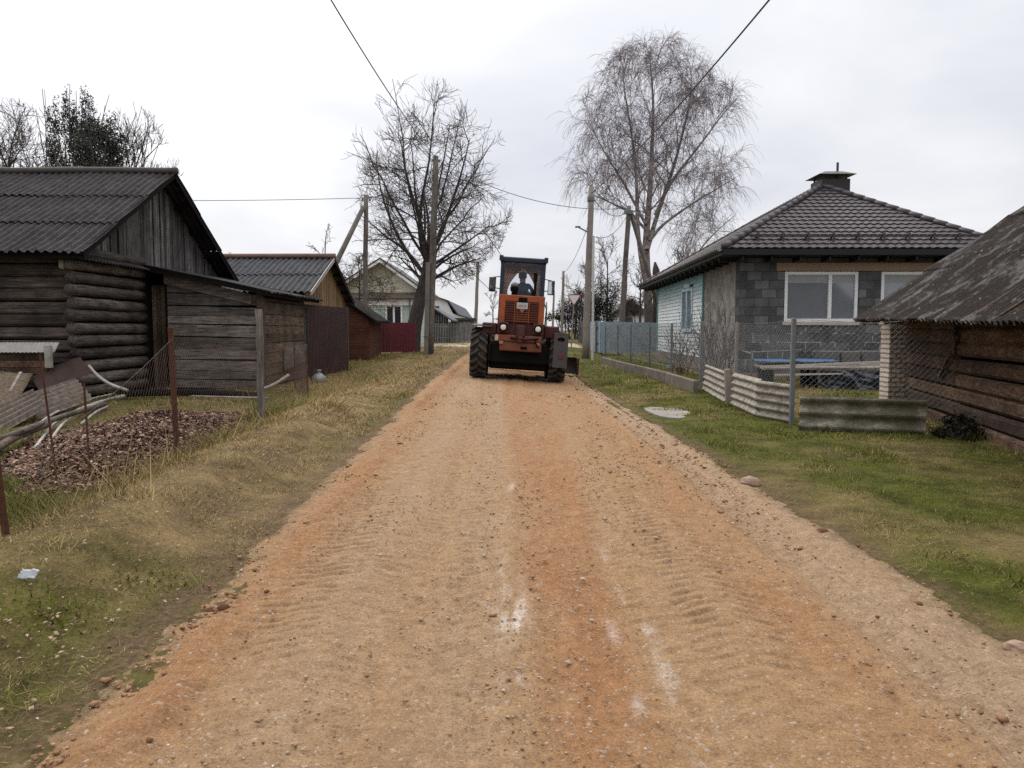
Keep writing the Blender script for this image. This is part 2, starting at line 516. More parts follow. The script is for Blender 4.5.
# cloud round the hidden sun is brighter
sdv = (math.sin(SUN_AZ) * math.cos(SUN_EL), math.cos(SUN_AZ) * math.cos(SUN_EL), math.sin(SUN_EL))
dp = wn('ShaderNodeVectorMath', operation='DOT_PRODUCT'); wt.links.new(tc.outputs['Generated'], dp.inputs[0]); dp.inputs[1].default_value = sdv
gl_ = wn('ShaderNodeValToRGB'); wt.links.new(dp.outputs['Value'], gl_.inputs[0])
ge = gl_.color_ramp.elements
ge[0].position = 0.55; ge[0].color = (1, 1, 1, 1); ge[1].position = 1.0; ge[1].color = (1.5, 1.48, 1.45, 1)
k = ge.new(0.85); k.color = (1.08, 1.08, 1.075, 1)
mg = wn('ShaderNodeMix', data_type='RGBA', blend_type='MULTIPLY'); mg.inputs[0].default_value = 1
wt.links.new(mu.outputs[2], mg.inputs[6]); wt.links.new(gl_.outputs[0], mg.inputs[7]); mu = mg
mx = wn('ShaderNodeMix', data_type='RGBA'); mx.inputs[0].default_value = 0.93
wt.links.new(sky.outputs[0], mx.inputs[6]); wt.links.new(mu.outputs[2], mx.inputs[7])
wt.links.new(mx.outputs[2], wb.inputs[0])
wb.inputs[1].default_value = 0.1

sl = bpy.data.lights.new("sun", 'SUN'); sl.energy = 1.4; sl.angle = rad(18); sl.color = (1.0, 0.96, 0.9)
sun = bpy.data.objects.new("sun", sl); COL.objects.link(sun)
sd = Vector((math.sin(SUN_AZ) * math.cos(SUN_EL), math.cos(SUN_AZ) * math.cos(SUN_EL), math.sin(SUN_EL)))
sun.rotation_euler = sd.to_track_quat('Z', 'Y').to_euler()
sun.location = sd * 50

scene.view_settings.view_transform = 'Standard'
scene.view_settings.look = 'None'
scene.view_settings.gamma = 1.0
scene.view_settings.use_curve_mapping = False
scene.view_settings.exposure = 0.32
scene.cycles.max_bounces = 5
scene.cycles.diffuse_bounces = 3
scene.cycles.glossy_bounces = 3
scene.cycles.transmission_bounces = 4
scene.cycles.transparent_max_bounces = 8
scene.cycles.use_denoising = False

# ------------------------------------------------------------------ straw / green zones
HEAP = (-4.85, 10.3)
def heap_d(x, y):
    return ((x - HEAP[0] + 0.19 * (y - HEAP[1])) / 1.42) ** 2 + ((y - HEAP[1]) / 3.3) ** 2
def straw(x, y):
    x = np.asarray(x, float); y = np.asarray(y, float)
    n = fbm(x * 0.8, y * 0.5, 21, 4)
    n2 = fbm(x * 2.7, y * 2.2, 23, 3)
    rt = 0.27 + 1.1 * n + 0.6 * n2
    yel = np.exp(-((x - (4.1 + 0.09 * (y - 6))) / 0.45) ** 2) * sstep(4, 6, y) * (1 - sstep(9.0, 10.5, y))
    rt = rt + 0.30 * yel
    verge = 0.50 + 0.58 * sstep(3.2, 6, y) + 0.7 * n + 0.5 * n2 - 0.5 * np.exp(-((x + 1.95) / 0.28) ** 2) * sstep(6, 9, y)
    yard = 0.15 + 0.8 * n + 0.3 * n2 + 0.45 * sstep(11.5, 14, y) + 0.4 * (1 - sstep(4.0, 4.6, y))
    w = sstep(-3.3, -3.9, x)
    lf = verge * (1 - w) + yard * w
    return np.clip(np.where(x > 0, rt, lf), 0, 1)

# ------------------------------------------------------------------ ground sheet
def axis(lo, hi, dens):
    """sample positions, spacing given by dens(position)"""
    a = [lo]
    while a[-1] < hi: a.append(a[-1] + dens(a[-1]))
    a[-1] = hi
    return np.array(a)
gx = axis(-700, 700, lambda x: max(0.09, 0.05 * max(0, abs(x) - 7)))
gy = axis(-60, 1500, lambda y: max(0.09, 0.018 * y) if y > 0 else max(0.12, -0.2 * y))
X, Y = np.meshgrid(gx, gy)
Z = gz(X, Y)
inside = np.minimum(sstep(road_l(Y) + 0.2, road_l(Y) + 0.55, X), sstep(road_r(Y) - 0.2, road_r(Y) - 0.55, X)) * (1 - sstep(44, 46, Y))
Z = Z - 0.16 * inside
V = np.stack([X, Y, Z], -1).reshape(-1, 3)
nr, nc = X.shape
ii = (np.arange(nr - 1)[:, None] * nc + np.arange(nc - 1)[None, :]).ravel()
me = np_mesh("ground", V, np.stack([ii, ii + 1, ii + nc + 1, ii + nc], 1), 4)
np_attr(me, "straw", straw(X, Y).ravel())
dirt = np.maximum(np.exp(-((X - road_r(Y) - 0.02) / 0.11) ** 2), np.exp(-((X - road_l(Y) + 0.05) / 0.20) ** 2)) * (Y < 46)
dirt = np.maximum(dirt, 0.95 * sstep(0.05, 0.4, fbm(X * 1.3, Y * 1.0, 41, 4)) * sstep(-4.2, -2.4, X) * (X < 0))
np_attr(me, "dirt", dirt.ravel())
me.shade_smooth()
t = NT("turf_ground")
n1 = t.noise(9, 6, 0.7); n2 = t.noise(60, 4, 0.7)
n3 = t.noise(2.6, 5, 0.7)
sv = t.math('ADD', t.attr("straw"), t.math('MULTIPLY_ADD', n1, 0.9, -0.45), clamp=True)
n2 = t.math('ADD', t.math('MULTIPLY', n2, 0.6), t.math('MULTIPLY', t.noise(230, 3, 0.7), 0.4))
green = t.ramp(n2, [(0.3, (0.026, 0.034, 0.005, 1)), (0.7, (0.130, 0.135, 0.020, 1))])
tan = t.ramp(n2, [(0.3, (0.085, 0.056, 0.024, 1)), (0.7, (0.34, 0.240, 0.118, 1))])
c = t.mix(sv, green, tan)
c = t.mix(1.0, c, t.ramp(n3, [(0.32, 0.42), (0.62, 1.1)]), 'MULTIPLY')
soil = t.ramp(t.noise(25, 5, 0.7), [(0.3, (0.045, 0.029, 0.016, 1)), (0.7, (0.20, 0.132, 0.078, 1))])
dv_ = t.math('MULTIPLY', t.attr("dirt"), t.ramp(t.noise(5, 5, 0.7), [(0.35, 0.2), (0.6, 1.0)]))
c = t.mix(dv_, c, soil)
t.bump(t.math('ADD', n2, t.math('MULTIPLY', n1, 2.0)), 0.8, 0.03)
ground = tag(obj("ground", me, t.done(c, 0.95, 0, 0.1)), kind='structure')

# ------------------------------------------------------------------ dirt road
TL, TR = -0.88, 1.12            # the grader's two tracks
ry = [1.2]
while ry[-1] < 47: ry.append(ry[-1] + max(0.0095, 0.0030 * ry[-1]))
ry = np.array(ry)
NU = 350
U = np.linspace(0, 1, NU)
L0 = road_l(ry) - 0.32; R0 = road_r(ry) + 0.32
X = L0[:, None] + (R0 - L0)[:, None] * U[None, :]
Y = np.repeat(ry[:, None], NU, 1)
flat = gz0(X, Y)
edge_n = 0.09 * fbm(X * 0.0 + 3.1, Y * 1.6, 51, 4) + 0.05 * fbm(X * 5, Y * 5, 52, 3)
edge = np.minimum(X - road_l(Y) - edge_n, road_r(Y) + 0.8 * edge_n - X)       # > 0 on the road
D = 0.024 * fbm(X * 5.0, Y * 0.28, 61, 3)                             # scraped along the road
D = D + 0.015 * fbm(X * 9, Y * 7, 63, 4) + 0.012 * fbm(X * 26, Y * 24, 65, 3)
def treads(xc, wd, sgn, amp, seed):
    e2 = (X - xc - 0.05 * vnoise(Y * 0.3, Y * 0 + seed, seed)) / wd
    m = (1 - sstep(0.75, 1.15, np.abs(e2))) * (0.6 + 0.4 * sstep(-0.5, 0.35, fbm(X * 2.6, Y * 1.1, seed, 4) + 0.1)) * sstep(2.2, 4.0, Y)
    ph = (Y + sgn * 0.45 * wd * np.abs(e2) + 0.035 * fbm(X * 6, Y * 5, seed + 1, 3)) / 0.105
    fr = ph - np.floor(ph)
    lug = -np.exp(-((fr - 0.45) / 0.16) ** 2) + 0.35 * np.exp(-((fr - 0.72) / 0.10) ** 2)
    lug = lug * np.clip(0.75 + 0.8 * fbm(X * 6, Y * 8, seed + 2, 3), 0.15, 1.15)
    fade = 0.5 + 0.5 * sstep(0.05, 0.35, np.abs(e2))
    return amp * lug * m * fade - 0.008 * (1 - sstep(0.9, 1.4, np.abs(e2)))
trk = np.maximum(1 - sstep(0.7, 1.2, np.abs(X - TL) / 0.34), 1 - sstep(0.7, 1.2, np.abs(X - TR) / 0.25))
D = D * (1 - 0.45 * trk)
D = D + treads(TL, 0.34, 1, 0.016, 71) + treads(TR, 0.25, 1, 0.021, 73)
D = D + treads(TL - 0.45, 0.18, -1, 0.014, 75) + treads(0.55, 0.2, -1, 0.010, 79) + treads(TL + 0.5, 0.2, -1, 0.010, 83)
D = D + 0.055 * np.exp(-((edge - 0.28) / 0.15) ** 2) * (0.6 + 1.0 * fbm(X * 3, Y * 1.1, 81, 3)) * np.where(X < 0, 1, 0.55)   # loose windrow at each edge
D = D - 0.045 * np.exp(-((X - 1.78) / 0.08) ** 2) - 0.034 * np.exp(-((X - 1.98) / 0.06) ** 2)
Z = flat + 0.012 + D
Z = Z - 0.20 * sstep(0.10, -0.32, edge)
V = np.stack([X, Y, Z], -1).reshape(-1, 3)
nr, nc = X.shape
ii = (np.arange(nr - 1)[:, None] * nc + np.arange(nc - 1)[None, :]).ravel()
me = np_mesh("road", V, np.stack([ii, ii + 1, ii + nc + 1, ii + nc], 1), 4)
cx = 0.33 + 0.0 * Y
hw = 0.24 + 0.02 * np.clip(Y - 4, 0, 14)
wav = 0.10 * fbm(Y * 0.5, Y * 0 + 2, 91, 3)
orange = (1 - sstep(0.6, 1.35, np.abs(X - cx - wav) / hw)) * (0.72 + 0.9 * fbm(X * 2.2, Y * 0.9, 93, 4))
orange = np.maximum(orange, np.exp(-((edge - 0.33) / 0.17) ** 2) * (X < 0) * (0.72 + 0.9 * fbm(X * 2, Y * 0.7, 95, 3)))
orange = np.maximum(orange, 0.55 * np.exp(-((X - 1.45) / 0.25) ** 2) * (0.8 + 1.2 * fbm(X * 2, Y * 0.8, 97, 3)))
white = 1.5 * np.exp(-((X - 0.02 - 0.4 * wav) / 0.065) ** 2) * sstep(2.2, 3.4, Y) * (1 - sstep(7, 10, Y)) * (0.3 + 0.9 * np.exp(-((Y - 4.4) / 0.8) ** 2)) * sstep(-0.05, 0.45, fbm(X * 13, Y * 1.9, 101, 4)) * (0.4 + 0.8 * sstep(-0.1, 0.2, fbm(X * 2, Y * 4, 102, 2)))
white = np.maximum(white, 1.5 * np.exp(-((X - 0.63 - 0.04 * (4 - Y)) / 0.05) ** 2) * (1 - sstep(4.6, 5.6, Y)) * sstep(-0.05, 0.45, fbm(X * 13, Y * 2.2, 103, 4)) * (0.3 + 0.9 * sstep(-0.1, 0.15, fbm(X * 2, Y * 4.5, 104, 2))))
white = np.maximum(white, 1.0 * np.exp(-((X - 0.50) / 0.03) ** 2) * (1 - sstep(3.4, 4, Y)) * sstep(0.0, 0.3, fbm(X * 5, Y * 1.2, 107, 3)))
grey = np.clip(sstep(1.55, 1.85, X) * 0.9 + np.exp(-((X - TL) / 0.3) ** 2) * 0.5 + np.exp(-((X + 0.2) / 0.25) ** 2) * 0.5 + 0.5 * fbm(X * 0.9, Y * 0.35, 105, 3), 0, 1)
np_attr(me, "orange", np.clip(orange, 0, 1).ravel())
np_attr(me, "white", np.clip(white, 0, 1).ravel())
np_attr(me, "grey", grey.ravel()); np_attr(me, "rim", np.clip(edge, -1, 1).ravel())
me.shade_smooth()
t = NT("graded_dirt")
na = t.noise(11, 8, 0.78); nb = t.noise(85, 5, 0.7); nd = t.noise(2.5, 5, 0.65, t.mp((1.6, 0.5, 1)))
base = t.ramp(na, [(0.25, (0.205, 0.119, 0.056, 1)), (0.75, (0.43, 0.272, 0.148, 1))])
grey_c = t.ramp(na, [(0.25, (0.215, 0.141, 0.083, 1)), (0.75, (0.425, 0.302, 0.198, 1))])
org = t.ramp(na, [(0.25, (0.21, 0.096, 0.040, 1)), (0.75, (0.39, 0.205, 0.100, 1))])
c = t.mix(t.attr("grey"), base, grey_c)
of = t.math('MULTIPLY', t.attr("orange"), t.ramp(nd, [(0.3, 0.55), (0.65, 1.0)]))
c = t.mix(of, c, org)
wf = t.math('MULTIPLY', t.attr("white"), t.ramp(t.noise(24, 6, 0.75), [(0.34, 0.0), (0.56, 0.8)]))
c = t.mix(wf, c, (0.68, 0.63, 0.57, 1))
c = t.mix(1.0, c, t.ramp(nb, [(0.25, 0.52), (0.75, 1.28)]), 'MULTIPLY')
rimf = t.math('ADD', t.attr("rim"), t.math('MULTIPLY_ADD', t.noise(7, 6, 0.72), 0.7, -0.35))
c = t.mix(t.ramp(rimf, [(0.0, 0.85), (0.16, 0.0)]), c, t.ramp(nb, [(0.3, (0.075, 0.058, 0.03, 1)), (0.7, (0.20, 0.15, 0.085, 1))]))
# crushed grains: each cell a grain with its own tone
vo = t.n('ShaderNodeTexVoronoi'); t.t.links.new(t.mp((1, 1, 1)), vo.inputs['Vector']); vo.inputs['Scale'].default_value = 75
gsep = t.n('ShaderNodeSeparateColor'); t.t.links.new(vo.outputs['Color'], gsep.inputs[0])
gm = t.math('GREATER_THAN', gsep.outputs[0], 0.90)
c = t.mix(t.math('MULTIPLY', gm, 0.55), c, t.ramp(gsep.outputs[1], [(0.0, (0.13, 0.075, 0.05, 1)), (0.6, (0.34, 0.25, 0.18, 1)), (1.0, (0.50, 0.44, 0.38, 1))]))
hh = t.math('ADD', t.math('MULTIPLY', nb, 0.8), t.math('MULTIPLY', na, 1.2))
hh = t.math('ADD', hh, t.math('MULTIPLY', t.math('MULTIPLY', gm, t.math('SUBTRACT', 0.5, vo.outputs['Distance'])), 0.9))
t.bump(hh, 0.8, 0.016)
M['dirt'] = t.done(c, 0.95, 0, 0.12)
road = tag(obj("road", me, M['dirt']), kind='structure')

# side road that crosses behind the grader
mb = MB()
xs = np.linspace(-26, 4.5, 90); ys = np.linspace(46.5, 53.5, 14)
Pt = np.zeros((14, 90, 3))
for i, yy in enumerate(ys):
    y2 = yy + 0.25 * fbm(xs * 0.7, xs * 0 + i * 3, 4, 3) * (1 if i in (0, 13) else 0)
    Pt[i, :, 0] = xs; Pt[i, :, 1] = y2
    Pt[i, :, 2] = gz(xs, y2) * 0.0 + gz0(xs, y2) + 0.03 - (0.12 if i in (0, 13) else 0)
mb.gridsolid(Pt, (0, 0, -0.05))
t = NT("pale_gravel_road")
c = t.ramp(t.noise(3, 6, 0.7), [(0.3, (0.30, 0.235, 0.17, 1)), (0.7, (0.46, 0.38, 0.30, 1))])
tag(obj("cross_road", mb, t.done(c, 0.95), smooth=True), kind='structure')

# ------------------------------------------------------------------ grass, leaves, gravel
def grass_mat(name, green, green2, tanc, tanc2):
    t = NT(name)
    iv = t.island()
    gcol = t.ramp(iv, [(0.0, green), (1.0, green2)])
    tcol = t.ramp(iv, [(0.0, tanc), (1.0, tanc2)])
    c = t.mix(t.attr("tint"), gcol, tcol)
    m = t.done(c, 0.75, 0, 0.2)
    return m
M['grass'] = grass_mat("grass_blade", (0.042, 0.058, 0.007, 1), (0.185, 0.195, 0.026, 1), (0.17, 0.115, 0.050, 1), (0.50, 0.365, 0.175, 1))

def blades(xs, ys, h, w, lean, tint, zoff=-0.01):
    n = len(xs)
    zs = gz(xs, ys) + zoff
    a = RNG.uniform(0, 2 * PI, n); b = RNG.uniform(0, 2 * PI, n)
    hh = h * RNG.uniform(0.4, 1.5, n) * np.clip(0.55 + 2.2 * np.clip(fbm(xs * 1.9, ys * 1.6, 131, 3), 0, 1), 0.4, 2.2); ww = w * RNG.uniform(0.6, 1.4, n)
    ll = lean * RNG.uniform(0.2, 1.5, n) * hh
    V = np.zeros((n, 3, 3))
    V[:, 0] = np.stack([xs + np.cos(a) * ww, ys + np.sin(a) * ww, zs], 1)
    V[:, 1] = np.stack([xs - np.cos(a) * ww, ys - np.sin(a) * ww, zs], 1)
    V[:, 2] = np.stack([xs + np.cos(b) * ll, ys + np.sin(b) * ll, zs + hh], 1)
    return V.reshape(-1, 3), np.repeat(tint, 3)

def scatter(x0, x1, y0, y1, n, power=1.0):
    """random places, denser towards the camera"""
    u = RNG.uniform(0, 1, n)
    y = y0 * (y1 / y0) ** (u ** power) if y0 > 0 else RNG.uniform(y0, y1, n)
    return RNG.uniform(x0, x1, n), y

parts_v = []; parts_t = []
def add_blades(x, y, keep, h, w, lean, dt=0.0, size_by_d=True):
    x, y = x[keep], y[keep]
    tn = np.clip(straw(x, y) + RNG.normal(0, 0.22, len(x)) + dt, 0, 1)
    k = np.clip(np.hypot(x, y) / 6, 0.8, 3.2) if size_by_d else 1.0
    v, tt = blades(x, y, h * np.sqrt(k), w * k, lean, tn)
    parts_v.append(v); parts_t.append(tt)

def clump(x, y, s, lo=-0.15, hi=0.25, f=2.2):
    return RNG.uniform(0, 1, len(x)) < 0.18 + 0.82 * sstep(lo, hi, fbm(x * f, y * f, s, 3))
# right verge and the yard behind it
x, y = scatter(2.0, 8.5, 2.6, 21, 210000, 0.9)
e = x - road_r(y) - 0.10 - 0.16 * fbm(x * 0 + 1, y * 1.6, 51, 4)
add_blades(x, y, (e > 0) & (RNG.uniform(0, 1, len(x)) < 0.25 + sstep(0, 0.3, e)) & clump(x, y, 33), 0.036, 0.0028, 0.8)
x, y = scatter(2.0, 14, 20, 60, 16000)
add_blades(x, y, x > road_r(y) + 0.1, 0.045, 0.004, 0.7)
# left verge
x, y = scatter(-3.6, -1.5, 2.4, 22, 130000, 0.9)
e = road_l(y) - x - 0.04 + 0.16 * fbm(x * 0 + 1, y * 1.6, 51, 4)
add_blades(x, y, (e > 0) & (RNG.uniform(0, 1, len(x)) < 0.25 + sstep(0, 0.25, e)) & clump(x, y, 35, -0.1, 0.3), 0.040, 0.0026, 1.4, 0.08)
# left yard
x, y = scatter(-13, -3.3, 4.2, 26, 70000)
hd = heap_d(x, y)
add_blades(x, y, (hd > 0.9) & clump(x, y, 37), 0.05, 0.003, 0.9)
x, y = scatter(-7.5, -3.3, 5.6, 8.2, 26000)
hd = heap_d(x, y)
add_blades(x, y, hd > 0.9, 0.06, 0.003, 0.8, -0.5)
x, y = scatter(-14, -1.8, 22, 62, 26000)
add_blades(x, y, x < road_l(y) - 0.1, 0.05, 0.004, 0.8)
# matted dead stems lying over both verges
def mat_stems(x, y, keep):
    x, y = x[keep], y[keep]
    v, tt = blades(x, y, 0.011, 0.0013, 5.0, np.clip(RNG.normal(0.55, 0.3, len(x)), 0, 1), 0.006)
    parts_v.append(v); parts_t.append(tt)
x, y = scatter(-3.6, -1.55, 2.4, 16, 52000, 0.9)
mat_stems(x, y, (road_l(y) - x + 0.1 * vnoise(x * 0, y * 4, 5) > 0.02) & clump(x, y, 43, -0.1, 0.3))
x, y = scatter(2.2, 7, 2.6, 16, 42000, 0.9)
mat_stems(x, y, (x - road_r(y) + 0.1 * vnoise(x * 0, y * 4, 6) > 0.02) & clump(x, y, 45, -0.05, 0.3))
V = np.concatenate(parts_v); Tt = np.concatenate(parts_t)
me = np_mesh("grass", V, np.arange(len(V)).reshape(-1, 3), 3)
np_attr(me, "tint", Tt)
tag(obj("grass", me, M['grass']), kind='stuff')

# dead tall grass along the left mesh fence
parts_v = []; parts_t = []
for k in range(180):
    yy = random.uniform(6.9, 19) if random.random() < 0.88 else random.uniform(4.6, 6.9)
    xx = -3.18 - 0.05 * (yy - 4.6) + random.gauss(0, 0.16)
    n = random.randint(20, 70)
    x = xx + RNG.normal(0, 0.10, n); y = yy + RNG.normal(0, 0.14, n)
    v, tt = blades(x, y, random.uniform(0.10, 0.30), 0.0035, 0.85, np.clip(RNG.normal(random.choice([0.9, 0.8, 0.5]), 0.15, n), 0, 1))
    parts_v.append(v); parts_t.append(tt)
for k in range(55):
    yy = random.uniform(12, 27); xx = random.uniform(-5.4, -3.6)
    n = random.randint(20, 60)
    x = xx + RNG.normal(0, 0.15, n); y = yy + RNG.normal(0, 0.2, n)
    v, tt = blades(x, y, random.uniform(0.12, 0.28), 0.005, 0.8, np.clip(RNG.normal(0.9, 0.12, n), 0, 1))
    parts_v.append(v); parts_t.append(tt)
V = np.concatenate(parts_v); Tt = np.concatenate(parts_t)
me = np_mesh("dry_grass", V, np.arange(len(V)).reshape(-1, 3), 3)
np_attr(me, "tint", Tt)
tag(obj("dry_grass", me, M['grass']), kind='stuff')

# greener rank weeds
def weeds(name, spots, label_kind='stuff'):
    pv = []; pt = []
    for (xx, yy, r, n, h, tn) in spots:
        x = xx + RNG.normal(0, r, n); y = yy + RNG.normal(0, r, n)
        v, tt = blades(x, y, h, 0.006, 0.8, np.clip(RNG.normal(tn, 0.1, n), 0, 1))
        pv.append(v); pt.append(tt)
    V = np.concatenate(pv)
    me = np_mesh(name, V, np.arange(len(V)).reshape(-1, 3), 3)
    np_attr(me, "tint", np.concatenate(pt))
    return tag(obj(name, me, M['grass']), kind='stuff')
weeds("weeds", [(-3.75, 12.2, 0.22, 420, 0.28, 0.12), (-3.55, 11.6, 0.18, 260, 0.24, 0.2), (-3.45, 9.2, 0.12, 150, 0.2, 0.4), (-3.4, 8.6, 0.1, 120, 0.2, 0.35),
                (-4.0, 6.4, 0.18, 260, 0.14, 0.05), (3.9, 13.9, 0.10, 160, 0.16, 0.0), (5.85, 10.2, 0.14, 320, 0.26, 0.25), (6.0, 9.9, 0.12, 260, 0.22, 0.3),
                (-2.05, 4.3, 0.12, 160, 0.07, 0.05), (-2.2, 3.7, 0.12, 160, 0.07, 0.1), (2.95, 4.15, 0.07, 130, 0.10, 0.0)])

# leaf heap
def heap_h(x, y):
    d = np.sqrt(heap_d(x, y))
    return 0.20 * (1 - sstep(0.35, 1.05, d)) * (1 + 0.7 * fbm(x * 1.3, y * 1.3, 111, 3)) - 0.02
hx = np.linspace(HEAP[0] - 2.5, HEAP[0] + 2.5, 70); hy = np.linspace(HEAP[1] - 3.6, HEAP[1] + 3.6, 80)
X, Y = np.meshgrid(hx, hy); Z = gz(X, Y) + heap_h(X, Y) - 0.02
V = [np.stack([X, Y, Z], -1).reshape(-1, 3)]
nr, nc = X.shape
ii = (np.arange(nr - 1)[:, None] * nc + np.arange(nc - 1)[None, :]).ravel()
Fq = [np.stack([ii, ii + 1, ii + nc + 1, ii + nc], 1)]
def leaf_quads(x, y, z, s):
    n = len(x)
    a = RNG.uniform(0, 2 * PI, n); tl = RNG.normal(0, 0.26, (n, 2))
    s = s * RNG.uniform(0.6, 1.4, n)
    u = np.stack([np.cos(a), np.sin(a), tl[:, 0]], 1); v = np.stack([-np.sin(a), np.cos(a), tl[:, 1]], 1)
    c = np.stack([x, y, z], 1)
    q = np.stack([c - u * s[:, None], c - v * (s * 0.6)[:, None], c + u * s[:, None], c + v * (s * 0.6)[:, None]], 1)
    q[:, 1, 2] += s * RNG.uniform(-0.1, 0.45, n); q[:, 3, 2] += s * RNG.uniform(-0.1, 0.45, n)
    return q.reshape(-1, 3), np.arange(4 * n).reshape(-1, 4)
n = 30000
r = np.sqrt(RNG.uniform(0, 1, n)); a = RNG.uniform(0, 2 * PI, n)
y = HEAP[1] + 3.35 * r * np.sin(a); x = HEAP[0] - 0.19 * (y - HEAP[1]) + 1.45 * r * np.cos(a)
q, fq = leaf_quads(x, y, gz(x, y) + np.maximum(heap_h(x, y), 0) + RNG.uniform(-0.012, 0.02, n), 0.027)
Fq.append(fq + len(V[0])); V.append(q)
me = np_mesh("leaf_heap", np.concatenate(V), np.concatenate(Fq), 4)
t = NT("dead_leaf")
c = t.ramp(t.island(), [(0.0, (0.028, 0.013, 0.010, 1)), (0.45, (0.098, 0.045, 0.026, 1)), (0.8, (0.18, 0.090, 0.050, 1)), (0.95, (0.30, 0.19, 0.12, 1)), (1.0, (0.44, 0.34, 0.25, 1))])
M['leaf'] = t.done(c, 0.8, 0, 0.25)
lh = obj("leaf_heap", me, M['leaf'])
tag(lh, "broad heap of brown dead leaves behind the left mesh fence", "leaf heap", kind='stuff')

# leaves blown over the left verge and yard
n = 900
x, y = scatter(-3.4, -1.75, 2.4, 9, n)
x2, y2 = scatter(-9, -3.4, 5, 18, 1400)
x3 = -2.15 + RNG.normal(0, 0.16, 160); y3 = 3.5 + RNG.normal(0, 0.25, 160)
x = np.concatenate([x, x2, x3]); y = np.concatenate([y, y2, y3])
q, fq = leaf_quads(x, y, gz(x, y) + 0.02, 0.0115)
t = NT("blown_leaf")
c = t.ramp(t.island(), [(0.0, (0.06, 0.03, 0.02, 1)), (0.6, (0.17, 0.095, 0.06, 1)), (1.0, (0.36, 0.27, 0.20, 1))])
tag(obj("fallen_leaves", np_mesh("fallen_leaves", q, fq, 4), t.done(c, 0.8, 0, 0.2)), kind='stuff')

# gravel and clods on the road
def pebbles(x, y, s, seed):
    n = len(x)
    base = np.array([(1, 0, 0), (-1, 0, 0), (0, 1, 0), (0, -1, 0), (0, 0, 1), (0, 0, -1),
                     (.6, .6, .55), (-.6, .6, .55), (-.6, -.6, .55), (.6, -.6, .55)])
    tri = np.array([(4, 0, 6), (4, 6, 2), (4, 2, 7), (4, 7, 1), (4, 1, 8), (4, 8, 3), (4, 3, 9), (4, 9, 0),
                    (6, 0, 5), (2, 6, 5), (7, 2, 5), (1, 7, 5), (8, 1, 5), (3, 8, 5), (9, 3, 5), (0, 9, 5)])
    tri = tri[[0, 1, 2, 3, 4, 5, 6, 7, 8, 9, 10, 11, 12, 13, 14, 15]]
    a = RNG.uniform(0, 2 * PI, n)
    J = base[None] * RNG.uniform(0.72, 1.25, (n, 10, 1))
    J = J * np.stack([RNG.uniform(0.8, 1.3, n), RNG.uniform(0.7, 1.1, n), RNG.uniform(0.45, 0.8, n)], 1)[:, None]
    ca, sa = np.cos(a)[:, None], np.sin(a)[:, None]
    Xr = J[..., 0] * ca - J[..., 1] * sa; Yr = J[..., 0] * sa + J[..., 1] * ca
    Vv = np.stack([Xr, Yr, J[..., 2]], -1) * s[:, None, None]
    Vv[..., 0] += x[:, None]; Vv[..., 1] += y[:, None]; Vv[..., 2] += (gz0(x, y) + 0.012 + s * 0.15)[:, None]
    return Vv.reshape(-1, 3), (tri[None] + 10 * np.arange(n)[:, None, None]).reshape(-1, 3)
n = 24000
y = 2.3 * (22 / 2.3) ** (RNG.uniform(0, 1, n) ** 0.95)
ux = RNG.uniform(0, 1, n)
x = road_l(y) + 0.05 + (road_r(y) - road_l(y) - 0.1) * ux
dens = 0.25 + 1.5 * fbm(x * 2.2, y * 0.5, 121, 4) + 0.35 * np.exp(-((x + 0.45) / 0.35) ** 2) + 0.5 * np.exp(-((x - 1.5) / 0.3) ** 2) + 0.5 * np.exp(-((x - 0.3) / 0.2) ** 2) * (y < 5)
kp = RNG.uniform(0, 1, n) < dens
x, y = x[kp], y[kp]
s = np.clip(np.exp(RNG.normal(math.log(0.0046), 0.5, len(x))), 0.003, 0.026) * np.clip(y / 5, 0.85, 1.3)
V, Ft = pebbles(x, y, s, 1)
me = np_mesh("gravel", V, Ft, 3)
t = NT("pebble")
c = t.ramp(t.island(), [(0.0, (0.17, 0.10, 0.052, 1)), (0.5, (0.31, 0.19, 0.105, 1)), (0.85, (0.42, 0.30, 0.195, 1)), (0.96, (0.36, 0.29, 0.22, 1)), (1.0, (0.58, 0.51, 0.42, 1))])
M['pebble'] = t.done(c, 0.9, 0, 0.2)
tag(obj("gravel", me, M['pebble']), kind='stuff')
# clods of orange earth pushed to the road's edges
n = 1500
y = 2.4 * (24 / 2.4) ** RNG.uniform(0, 1, n)
left = RNG.uniform(0, 1, n) < 0.5
x = np.where(left, road_l(y) + np.abs(RNG.normal(0.16, 0.14, n)), road_r(y) - np.abs(RNG.normal(0.2, 0.28, n)))
s = np.clip(np.exp(RNG.normal(math.log(0.0085), 0.5, n)), 0.004, 0.03) * np.clip(y / 7, 0.9, 1.5)
V, Ft = pebbles(x, y, s, 2)
me = np_mesh("dirt_clods", V, Ft, 3)
t = NT("earth_clod")
c = t.ramp(t.island(), [(0.0, (0.14, 0.070, 0.036, 1)), (1.0, (0.30, 0.175, 0.10, 1))])
tag(obj("dirt_clods", me, t.done(c, 0.95, 0, 0.1)), kind='stuff')
# ------------------------------------------------------------------ left log house
def roof_tiers(mb, o, u, v, W, L, tiers, lift=0.02, tl=0.035, **kw):
    o = Vector(o); u = Vector(u).normalized(); v = Vector(v).normalized(); n = u.cross(v).normalized()
    s = L / tiers
    for k in range(tiers):
        tilt = (v - n * (tl / s)).normalized()
        mb.corr(o + v * (s * k - (0.08 if k else 0)) + n * (lift + 0.0), u, tilt, W, s + (0.08 if k else 0) , nrm=n, **kw)
    return mb

